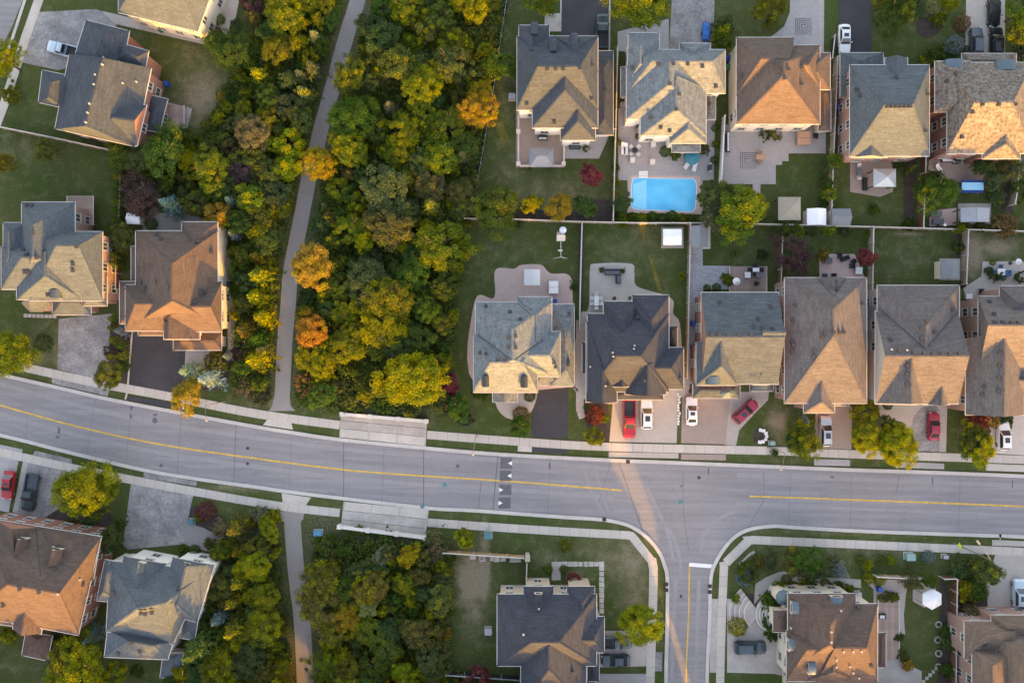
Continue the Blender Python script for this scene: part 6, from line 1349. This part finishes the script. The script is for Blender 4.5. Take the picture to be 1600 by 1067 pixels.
# ---------------------------------------------------------------- garden furniture
FAB = {'white': mat('white_fabric', (.66, .66, .66), .9, .05, 2), 'dark': mat('dark_wicker', (.03, .032, .036), .8, .2, 4), 'teal': mat('teal_fabric', (.02, .16, .22), .85, .1, 2), 'tan': mat('tan_cover', (.42, .25, .17), .85, .08, 1), 'grey': mat('grey_fabric', (.12, .13, .15), .85, .1, 2), 'blue': mat('blue_fabric', (.03, .1, .22), .85, .1, 2)}
def table_set(label, px, py, lx, ly, n, top='white', ch='white', rz=0.0, z=.06, rnd=False):
    p = P(px, py, .7); root = thing('garden_table', label.replace('#', 'table'), 'table', (p.x, p.y, z), rz); mb = MB()
    if rnd: mb.cyl((0, 0, .7), (0, 0, .74), lx / 2, seg=18)
    else: mb.box((0, 0, .72), (lx, ly, .05))
    mb.build('tabletop', FAB[top], root)
    for sx in (-1, 1):
        for sy in (-1, 1): mb = MB(); mb.box((sx * lx * .4 * (.7 if rnd else 1), sy * ly * .42 * (.7 if rnd else 1), .35), (.06, .06, .7)); mb.build('leg', FAB[ch], root)
    spots = []
    if rnd: spots = [(math.cos(2 * math.pi * i / n) * (lx / 2 + .35), math.sin(2 * math.pi * i / n) * (lx / 2 + .35), 2 * math.pi * i / n) for i in range(n)]
    else:
        k = (n - 2) // 2
        for s in (-1, 1): spots += [(s * (lx / 2 + .32), -ly / 2 + ly * (i + .5) / k, 0 if s > 0 else math.pi) for i in range(k)]
        spots += [(0, ly / 2 + .35, math.pi / 2), (0, -ly / 2 - .35, -math.pi / 2)]
    for i, (x, y, a_) in enumerate(spots):
        ca, sa = math.cos(rz), math.sin(rz); chair(f'{ordw(i)} chair at the {label.replace("#", "table")}', p.x + x * ca - y * sa, p.y + x * sa + y * ca, rz + a_ - math.pi / 2, ch, z)
CHM = {}
def chair(label, x, y, rz, m='white', z=.06, w=.52):
    root = thing('garden_chair', label, 'chair', (x, y, z), rz)
    if m not in CHM:
        a_ = MB(); a_.box((0, 0, .42), (w, w, .07)); b_ = MB(); b_.box((0, w / 2 - .03, .68), (w, .06, .5)); c_ = MB(); c_.box((0, 0, .2), (.05, .05, .4)); d_ = MB(); d_.box((0, 0, .58), (.05, w * .9, .05))
        CHM[m] = (a_.mesh('seat', FAB[m]), b_.mesh('backrest', FAB[m]), c_.mesh('leg', FAB[m]), d_.mesh('armrest', FAB[m]))
    s, b, l, ar = CHM[m]; link('seat', s, root); link('backrest', b, root)
    for sx in (-1, 1):
        link('armrest', ar, root, (sx * w / 2, 0, 0))
        for sy in (-1, 1): link('leg', l, root, (sx * (w / 2 - .04), sy * (w / 2 - .04), 0))
def pchair(label, px, py, rz, m='dark', z=.06): p = P(px, py, .5); chair(label, p.x, p.y, math.radians(rz), m, z, .7)
def lounger(label, px, py, rz, m='white', z=.06):
    p = P(px, py, .4); root = thing('sun_lounger', label, 'lounger', (p.x, p.y, z), math.radians(rz)); mb = MB(); mb.box((0, -.3, .32), (.62, 1.25, .1)); mb.build('mattress', FAB[m], root)
    mb = MB(); mb.v += [(-.31, .33, .3), (.31, .33, .3), (.31, .9, .62), (-.31, .9, .62), (-.31, .33, .38), (.31, .33, .38), (.31, .86, .7), (-.31, .86, .7)]
    for f in ((3, 2, 1, 0), (4, 5, 6, 7), (0, 1, 5, 4), (1, 2, 6, 5), (2, 3, 7, 6), (3, 0, 4, 7)): mb.f.append(f); mb.m.append(0)
    mb.build('backrest', FAB[m], root)
    for sx in (-1, 1):
        for sy in (-.8, .3): mb = MB(); mb.box((sx * .27, sy, .14), (.05, .05, .28)); mb.build('leg', GREYMETAL, root)
def sofa(label, px, py, lx, ly, rz, m='dark', z=.06):
    p = P(px, py, .4); root = thing('garden_sofa', label, 'sofa', (p.x, p.y, z), math.radians(rz)); mb = MB(); mb.box((0, 0, .2), (lx, ly, .32)); mb.build('base', FAB['dark'], root)
    n = max(1, round(lx / .8))
    for i in range(n): mb = MB(); mb.box((-lx / 2 + lx * (i + .5) / n, -.06, .42), (lx / n - .05, ly - .3, .14)); mb.build('cushion', FAB[m], root)
    mb = MB(); mb.box((0, ly / 2 - .08, .55), (lx, .14, .45)); mb.build('backrest', FAB['dark'], root)
    for s in (-1, 1): mb = MB(); mb.box((s * (lx / 2 + .04), 0, .42), (.12, ly, .3)); mb.build('armrest', FAB['dark'], root)
def umbrella(label, px, py, r, m, z=.06):
    p = P(px, py, 2.2); root = thing('parasol', label, 'parasol', (p.x, p.y, z)); mb = MB(); n = 10; ring = [(r * math.cos(2 * math.pi * i / n), r * math.sin(2 * math.pi * i / n), 2.1) for i in range(n)]
    for i in range(n): mb.face([ring[i], ring[(i + 1) % n], (0, 0, 2.55)])
    mb.build('canopy', FAB[m], root); mb = MB(); mb.cyl((0, 0, 0), (0, 0, 2.5), .03, seg=8); mb.build('pole', GREYMETAL, root); mb = MB(); mb.cyl((0, 0, 0), (0, 0, .1), .3, seg=12); mb.build('base', DKPLASTIC, root)
def tub(label, px, py, lx, ly, m, z=.06, h=.9, name='hot_tub', cat='hot tub'):
    p = P(px, py, h); root = thing(name, label, cat, (p.x, p.y, z)); mb = MB(); mb.box((0, 0, h / 2 - .03), (lx * .95, ly * .95, h - .06)); mb.build('shell', WOOD, root)
    for s in (-1, 1): mb = MB(); mb.box((0, s * ly / 4, h + .03), (lx, ly / 2 - .02, .12), taper=.96); mb.build('cover', m, root)
def planter(label, px, py, r, m=None, z=.06):
    p = P(px, py, .4); root = thing('planter', label, 'planter', (p.x, p.y, z)); mb = MB(); mb.cyl((0, 0, 0), (0, 0, .5), r * .75, r, 12); mb.build('pot', m or STONE, root)
    o = link('plant', LOOSE[0], root, (0, 0, .35), 0, (r * 1.5, r * 1.5, r * 1.6)); o.color = PAL['G']
def grill(label, px, py, rz=0, z=.06):
    p = P(px, py, .8); root = thing('barbecue', label, 'barbecue', (p.x, p.y, z), math.radians(rz)); mb = MB(); mb.box((0, 0, .45), (.8, .5, .8)); mb.build('cabinet', DKPLASTIC, root); mb = MB(); mb.cyl((-.4, 0, .9), (.4, 0, .9), .26, seg=12); mb.build('hood', DKMETAL, root)
    for s in (-1, 1): mb = MB(); mb.box((s * .58, 0, .85), (.34, .46, .05)); mb.build('side_shelf', GREYMETAL, root)
table_set('white patio # beside the pale fence of the middle row', 932, 470, .75, 1.5, 6)
table_set('round planted # beside the swimming pool', 992, 235, .9, .9, 4, 'dark', 'white', .78, rnd=True)
lounger('left white lounger beside the pool', 1075, 256, -35); lounger('right white lounger beside the pool', 1086, 259, -14); lounger('white lounger on the patio below the mottled tan house', 1468, 264, 40); lounger('lilac edged lounger beside the pool garden fence', 974, 232, 0); lounger('second pale lounger beside the pool garden fence', 978, 233, 0)
umbrella('large folded teal parasol leaning by the pool loungers', 1082, 246, 1.2, 'teal'); grill('dark barbecue below the pool house wall', 998, 196); grill('barbecue at the pool garden edge', 1110, 262, 90); planter('dark pot beside the pool house bay', 997, 214, .35)
tub('tan covered hot tub on the square patterned patio', 1256, 216, 2.1, 2.1, FAB['tan']); tub('white covered hot tub on the pink patio', 865, 449, 1.5, 2.0, FAB['white']); pchair('dark chair right of the tan hot tub', 1275, 213, 90); sofa('dark bench with two white cushions along the white fence', 1137, 222, 3.0, .6, 90, 'white')
table_set('small # on the square patterned patio', 1188, 246, 1.4, .8, 2, 'tan', 'tan')
sofa('dark corner sofa, long part on the tan patio', 957, 425, 2.3, .9, 0, 'grey'); sofa('dark corner sofa, short part on the tan patio', 966, 436, 1.2, .8, 90, 'grey')
sofa('white bench against the slate house bay', 848, 216, 1.3, .6, 0, 'white'); planter('round planter beside the slate house bay', 916, 233, .4); sofa('dark sofa below the slate house rear bay', 898, 230, 1.6, .6, 0, 'grey')
for i, (x, y) in enumerate(((810,208),(810,258),(880,258),(812,168))): tag(link('stone_pillar', (lambda mb: (mb.box((0, 0, .5), (.5, .5, 1.0)), mb.box((0, 0, 1.05), (.62, .62, .1)), mb)[2])(MB()).mesh('stone_pillar', KERBW), None, P(x, y)), ['left', 'lower left', 'lower right', 'upper left'][i] + ' pale stone pillar of the slate house patio', 'pillar')
for i, (a_, b_) in enumerate((((810,170),(810,258)),((812,260),(878,260)),((881,205),(881,256)))): tag(strip('patio_wall', [a_, b_], 2.6, .5, KERBW, .5, kind=None), ['left', 'lower', 'right'][i] + ' low pale wall around the slate house patio', 'wall')
for i, (x, y) in enumerate(((987,252),(1018,255),(1019,228))): tag(link('stone_pillar', (lambda mb: (mb.box((0, 0, .5), (.6, .6, 1.0)), mb.box((0, 0, 1.05), (.75, .75, .1)), mb)[2])(MB()).mesh('stone_pillar', KERBW), None, P(x, y)), ['left', 'right lower', 'right upper'][i] + ' white stone pillar in the pool garden', 'pillar')
# mid row back gardens
sofa('upper dark wicker chair pair on the red tree patio', 1320, 404, 1.2, .7, 20); pchair('dark armchair right on the red tree patio', 1333, 409, -60); pchair('lower dark armchair on the red tree patio', 1331, 416, -90); tub('slate covered table on the red tree patio', 1294, 407, 1.3, .9, FAB['grey'], h=.7, name='covered_table', cat='table'); pchair('dark stool on the red tree patio', 1312, 400, 0)
grill('dark barbecue at the patio wall of the long grey roof', 1288, 430); pchair('dark chair at the patio wall of the long grey roof', 1303, 431, 0); tub('glass topped round table beside the long grey roof', 1342, 423, 1.1, 1.1, FAB['white'], h=.6, name='covered_table', cat='table')
table_set('white rectangular # on the wooden deck', 1180, 422, 1.0, .6, 4, 'white', 'dark', z=.4); umbrella('white round parasol on the wooden deck', 1150, 440, .6, 'white', z=.4); tub('white ring fire bowl on the wooden deck', 1167, 430, .9, .9, FAB['white'], h=.5, z=.4, name='fire_bowl', cat='fire bowl'); tub('dark covered grill on the wooden deck', 1185, 430, .8, .8, FAB['grey'], z=.4, name='covered_grill', cat='barbecue'); planter('dark pot on the wooden deck', 1180, 443, .3, DKPLASTIC, .4)
umbrella('white round parasol on the right edge patio', 1592, 409, .5, 'white'); table_set('pale # on the right edge patio', 1565, 425, 1.3, 1.0, 4, 'white', 'blue'); tub('round blue covered spa on the right edge patio', 1575, 427, 1.0, 1.0, FAB['blue'], h=.7); tub('small ice blue bin by the pink wall', 1514, 463, 1.0, .8, FAB['white'], h=.6, name='storage_box', cat='box'); pchair('dark chair by the pink wall of the right edge house', 1533, 455, 0)
sofa('long dark sofa on the brown patio near the blue gazebo', 1352, 288, 1.8, .7, 90); table_set('dark # on the brown patio under the house wall', 1343, 268, .8, 1.2, 2, 'grey', 'white'); sofa('white sofa at the wall of the mottled tan house', 1480, 250, 1.7, .7, 0, 'white'); grill('dark barbecue at the wall of the mottled tan house', 1496, 253)
for i, (x, y) in enumerate(((1463,334),(1466,346))): tub(['upper', 'lower'][i] + ' grey covered table on the pink patio', x, y, 1.7, .9, FAB['grey'], h=.5, name='covered_table', cat='table')
umbrella('small white parasol by the pink patio of the top right garden', 1477, 351, .25, 'white')
sofa('garden chairs row on the right deck beside the brown roof', 1378, 962, .9, .8, 0, 'white'); grill('barbecue by the right wall of the large brown roofed house', 358, 444, 90); utilbox('air conditioner beside the slate house left wall', 800, 152, .9, .9, .8, GREYMETAL); utilbox('air conditioner beside the charcoal house left wall', 763, 985, 1.0, 1.0, .8, GREYMETAL); utilbox('air conditioner on the passage left of the pool house', 974, 165, .8, .8, .8, GREYMETAL)
utilbox('air conditioner beside the curved garden path', 1340, 928, .8, .8, .8, GREYMETAL)
# play set
def playset():
    p = P(875, 378); root = thing('play_set', 'wooden play set with swing beam and white parasol roof', 'play set', p)
    for sx in (-1, 1):
        for sy in (-1, 1): mb = MB(); mb.box((sx * .5, sy * .6 + .7, 1.2), (.1, .1, 2.4)); mb.build('post', CAPWOOD, root)
    for i in range(6): mb = MB(); mb.box((0, .15 + i * .22, 1.3), (1.1, .19, .05)); mb.build('deck_board', CAPWOOD, root)
    mb = MB(); mb.v += [(-.65, -.1, 2.3), (.65, -.1, 2.3), (.65, .7, 2.9), (-.65, .7, 2.9)]; mb.f.append((0, 1, 2, 3)); mb.m.append(0); mb.box((0, .3, 2.2), (1.3, .9, .1)); mb.build('roof', CAPWOOD, root)
    mb = MB(); mb.bar((0, -.1, 2.2), (0, -2.6, 2.2), .1); mb.build('swing_beam', CAPWOOD, root)
    for s in (-1, 1): mb = MB(); mb.bar((s * 1.1, -2.6, 0), (0, -2.6, 2.2), .1); mb.build('beam_leg', CAPWOOD, root)
    mb = MB(); mb.box((0, -1.4, .5), (.7, .25, .05)); sw = mb.build('swing_seat', FAB['white'], root)
    for s in (-1, 1): mb = MB(); mb.bar((s * .3, -1.4, .52), (s * .3 * .6, -1.4, 2.2), .02); mb.build('rope', DKPLASTIC, sw)
    mb = MB(); n = 10; ring = [(.3 + .55 * math.cos(2 * math.pi * i / n), 1.5 + .55 * math.sin(2 * math.pi * i / n), 2.4) for i in range(n)]
    for i in range(n): mb.face([ring[i], ring[(i + 1) % n], (.3, 1.5, 2.65)])
    mb.build('parasol_roof', WHC, root); mb = MB(); mb.cyl((.3, 1.5, 0), (.3, 1.5, 2.6), .04, seg=6); mb.build('parasol_pole', GREYMETAL, root)
playset()

# decks with individual boards
def deck(label, rc, h, board=.24, vert=False):
    A, C = P(rc[0], rc[1], h), P(rc[2], rc[3], h); c = (A + C) / 2; lx, ly = C.x - A.x, A.y - C.y; root = thing('wooden_deck', label, 'deck', (c.x, c.y, 0))
    n = int((lx if vert else ly) / board); me = None
    mb = MB(); mb.box((0, 0, 0), ((lx / n) * .94 if vert else lx, ly if vert else (ly / n) * .94, .05)); me = mb.mesh('deck_board', DECK)
    for i in range(n):
        t = -.5 + (i + .5) / n; link('deck_board', me, root, (t * lx if vert else 0, 0 if vert else -t * ly, h))
    for sx in (-1, 1):
        for sy in (-1, 1): m2 = MB(); m2.box((sx * (lx / 2 - .1), sy * (ly / 2 - .1), h / 2 - .03), (.14, .14, max(.05, h - .06))); m2.build('post', DECK, root)
    for s in (-1, 1): m2 = MB(); m2.bar((s * lx / 2, -ly / 2, h + .03), (s * lx / 2, ly / 2, h + .03), .12, .08); m2.build('edge_board', CAPWOOD, root)
deck('wooden deck beside the blue grey roof and red fence', (1140,416,1198,463), .35); deck('wooden deck right of the brown roofed house with round dormers', (1372,936,1405,1030), .35, vert=True)
deck('small wooden deck behind the turreted house', (105,306,146,352), 1.2); deck('timber deck beside the red brick corner house', (262,165,288,203), 1.0, vert=True)

# stones, steps and small pieces
def stones(label, pts, name='stepping_stone_path', size=.55, m=STONE, h=.07):
    w = [P(*p) for p in pts]; root = thing(name, label, 'stones', w[0])
    mb = MB(); mb.box((0, 0, h / 2), (1, 1, h), taper=.94); me = mb.mesh('stone', m)
    for i, p in enumerate(w): link('stone', me, root, p - w[0], R_.uniform(-.1, .1), (size * R_.uniform(.9, 1.1), size * R_.uniform(.9, 1.1), 1))
stones('square stepping stones round the charcoal house front lawn', [(866 + i * 8.2, 881) for i in range(10)] + [(940, 888 + i * 8.3) for i in range(9)], size=.76)
stones('row of pale slabs in front of the turreted house', [(40 + i * 6.5, 493 + i * .2) for i in range(8)], size=.55)
stones('white stones ringing the crimson shrub', [(1188 + 9.5 * math.cos(t), 681 + 9.5 * math.sin(t)) for t in np.linspace(-1.6, 1.7, 7)], 'stone_ring', .5, WHITE, .25)
stones('white rocks in the strip between two driveways', [(1060 + R_.uniform(-1.6, 1.6), 616 + i * 4.2) for i in range(12)], 'rock_border', .34, WHITE, .2)
stones('square stepping stones at the bottom of the right patio', [(1443 + i * 5, 1064 - i * 5) for i in range(5)], size=.5)
stones('short stone edging in the corner garden', [(1157 + i * 3.4, 880 - 10 * math.sin(i / 6 * 1.5) - i * 1.2) for i in range(7)], 'stone_edging', .4)
stones('pale stacked pavers along the stained fence', [(739,868),(752,870),(754,872),(770,871),(776,872),(786,872),(801,873),(809,873)], 'paver_stack', .9, STONE, .4)
p_ = P(824, 867); o_ = (lambda mb: (mb.box((0, 0, .9), (.62, .9, 1.8)), mb.box((0, 0, 1.85), (.75, 1.05, .12)), mb)[2])(MB()).build('stone_pillar', WALL['beige'], None, p_); tag(o_, 'tall pale brick pillar at the end of the stained fence', 'pillar')
def steps(label, cx, cy, rs, ang0, ang1, h0, dh, m):
    root = thing('curved_steps', label, 'steps', P(cx, cy))
    for i, r in enumerate(rs):
        a_ = np.linspace(math.radians(ang0), math.radians(ang1), 14); pts = [(r * S * math.cos(t), r * S * math.sin(t)) for t in a_]; mb = MB(); mb.prism(pts + [(pts[-1][0] * .1, pts[-1][1] * .1), (pts[0][0] * .1, pts[0][1] * .1)], 0, h0 + dh * i); mb.build('step', m, root)
        mb = MB()
        for j in range(len(pts) - 1): mb.bar((*pts[j], h0 + dh * i + .01), (*pts[j + 1], h0 + dh * i + .01), .14, .05)
        mb.build('nosing', KERBW, root)
steps('broad curved stone steps rising from the side street pavement', 1186, 956, (46, 39, 32, 25), 128, 232, .12, .13, CONC2); steps('narrow curved steps up to the round dormer house door', 1206, 957, (27, 22, 18, 14, 10), 110, 250, .7, .13, CONC2)
# plan-square paver inlays on the drive and patio
for (x, y, pa) in ((1255, 42, 'driveway'), (1169, 251, 'patio')):
    for i, r in enumerate((12, 9, 6, 3)):
        q = [(x - r, y - r), (x + r, y - r), (x + r, y + r), (x - r, y + r), (x - r, y - r)]
        strip('paver_inlay', q, 1.3, .066 + .001 * i, PATCH)
for (x, y, lab) in ((1233,670,'dark utility cover on the brown driveway'),): pass
# wheel stop / doormats etc: planter rings along the red fence
for i, (x, y) in enumerate(((1466,975),(1465,999),(1466,1020),(1466,1041))):
    p = P(x, y); mb = MB(); n = 14; r = .45
    for j in range(n): t = 2 * math.pi * j / n; mb.box((r * math.cos(t), r * math.sin(t), .1), (.2, .12, .2), t)
    tag(mb.build('tree_ring', STONE, None, p), ['topmost', 'second', 'third', 'lowest'][i] + ' stone tree ring along the red fence', 'tree ring')

# ---------------------------------------------------------------- person on the lower pavement
def person():
    p = P(693.5, 818); root = thing('person', 'person with dark hair and white top walking on the lower pavement', 'person', (p.x, p.y, .08), math.radians(70))
    def skin(name, V, E, R, m, sub=2):
        me = bpy.data.meshes.new(name); me.from_pydata(V, E, []); o = bpy.data.objects.new(name, me); COL.objects.link(o); o.parent = root
        md = o.modifiers.new('skin', 'SKIN'); 
        for i, r in enumerate(R): me.skin_vertices[0].data[i].radius = (r, r) if not isinstance(r, tuple) else r
        me.skin_vertices[0].data[0].use_root = True; s = o.modifiers.new('sub', 'SUBSURF'); s.levels = s.render_levels = sub; me.materials.append(m); return o
    SK = mat('skin', (.42, .26, .19), .6, .05, 3); HR = mat('dark_hair', (.015, .011, .01), .6, .2, 5); TOP = mat('white_top', (.62, .62, .68), .85, .05, 3); TR = mat('blue_trousers', (.06, .07, .13), .85, .1, 3); SH = mat('shoe_white', (.6, .6, .6), .7, .05, 3)
    def addskin(me): 
        if not me.skin_vertices: pass
    V = [(0, 0, .95), (0, 0, 1.15), (0, .01, 1.38), (0, .01, 1.47), (0, .03, 1.6), (0, .035, 1.7), (-.1, 0, .92), (-.11, .12, .5), (-.11, .2, .09), (-.11, .32, .05), (.1, 0, .92), (.11, -.06, .5), (.11, -.22, .12), (.11, -.12, .05),
         (-.19, 0, 1.38), (-.24, -.1, 1.12), (-.23, .04, .88), (-.23, .09, .79), (.19, 0, 1.38), (.24, .1, 1.12), (.23, .24, .92), (.23, .29, .84)]
    E = [(0, 1), (1, 2), (2, 3), (3, 4), (4, 5), (0, 6), (6, 7), (7, 8), (8, 9), (0, 10), (10, 11), (11, 12), (12, 13), (2, 14), (14, 15), (15, 16), (16, 17), (2, 18), (18, 19), (19, 20), (20, 21)]
    R = [(.15, .11), (.14, .1), (.15, .09), .05, (.085, .1), (.06, .075), .085, .06, .04, .035, .085, .06, .04, .035, .05, .04, .032, .022, .05, .04, .032, .022]
    def mk(name, V, E, R, m):
        me = bpy.data.meshes.new(name); me.from_pydata(V, E, []); o = bpy.data.objects.new(name, me); COL.objects.link(o); o.parent = root; o.modifiers.new('skin', 'SKIN')
        sv = me.skin_vertices[0].data if me.skin_vertices else None
        if sv is None: return None
        for i, r in enumerate(R): sv[i].radius = r if isinstance(r, tuple) else (r, r)
        sv[0].use_root = True; s = o.modifiers.new('sub', 'SUBSURF'); s.levels = s.render_levels = 2; me.materials.append(m); return o
    mk('body', V, E, R, SK)
    # five fingers on each hand
    for (hx, hy, hz, sgn) in ((-.23, .09, .79, -1), (.23, .29, .84, 1)):
        for f in range(5):
            a0 = Vector((hx, hy + (f - 2) * .016, hz)); l = (.05, .075, .08, .075, .06)[f]
            d = Vector((-sgn * .02, .03 if f else .06, -l)) if f else Vector((-sgn * .04, .035, -.03))
            mb = MB(); mb.cyl(a0, a0 + d * .6, .009, .008, 6); mb.cyl(a0 + d * .6, a0 + d + Vector((-sgn * .012, 0, 0)), .008, .006, 6); mb.build('finger', SK, root)
    sc = lambda r, k: tuple(x * k for x in r) if isinstance(r, tuple) else r * k
    ti = [0, 1, 2, 14, 15, 16, 18, 19, 20]; mp = {v: i for i, v in enumerate(ti)}
    mk('top', [V[i] for i in ti], [(mp[a_], mp[b_]) for a_, b_ in E if a_ in mp and b_ in mp], [sc(R[i], 1.22) for i in ti], TOP)
    tr = [0, 6, 7, 8, 10, 11, 12]; mp2 = {v: i for i, v in enumerate(tr)}
    mk('trousers', [V[i] for i in tr], [(mp2[a_], mp2[b_]) for a_, b_ in E if a_ in mp2 and b_ in mp2], [sc(R[i], 1.18) for i in tr], TR)
    for (x, y) in ((-.11, .24), (.11, -.16)): mb = MB(); mb.ell((x, y, .05), (.055, .14, .055)); mb.build('shoe', SH, root, smooth=True)
    mb = MB(); mb.ell((0, .0, 1.66), (.105, .125, .13), 12, 8); mb.ell((0, -.08, 1.56), (.08, .06, .12), 10, 6); mb.build('hair', HR, root, smooth=True)
    mb = MB(); mb.ell((0, .135, 1.6), (.018, .025, .025), 8, 5); mb.build('nose', SK, root, smooth=True)
    for s in (-1, 1):
        mb = MB(); mb.ell((s * .035, .118, 1.625), (.012, .01, .009), 8, 5); mb.build('eye', DKPLASTIC, root); mb = MB(); mb.ell((s * .092, .035, 1.6), (.015, .025, .035), 8, 5); mb.build('ear', SK, root)
    mb = MB(); mb.ell((0, .122, 1.555), (.025, .01, .008), 8, 5); mb.build('mouth', mat('lips', (.3, .12, .1), .6, .05, 3), root)
person()
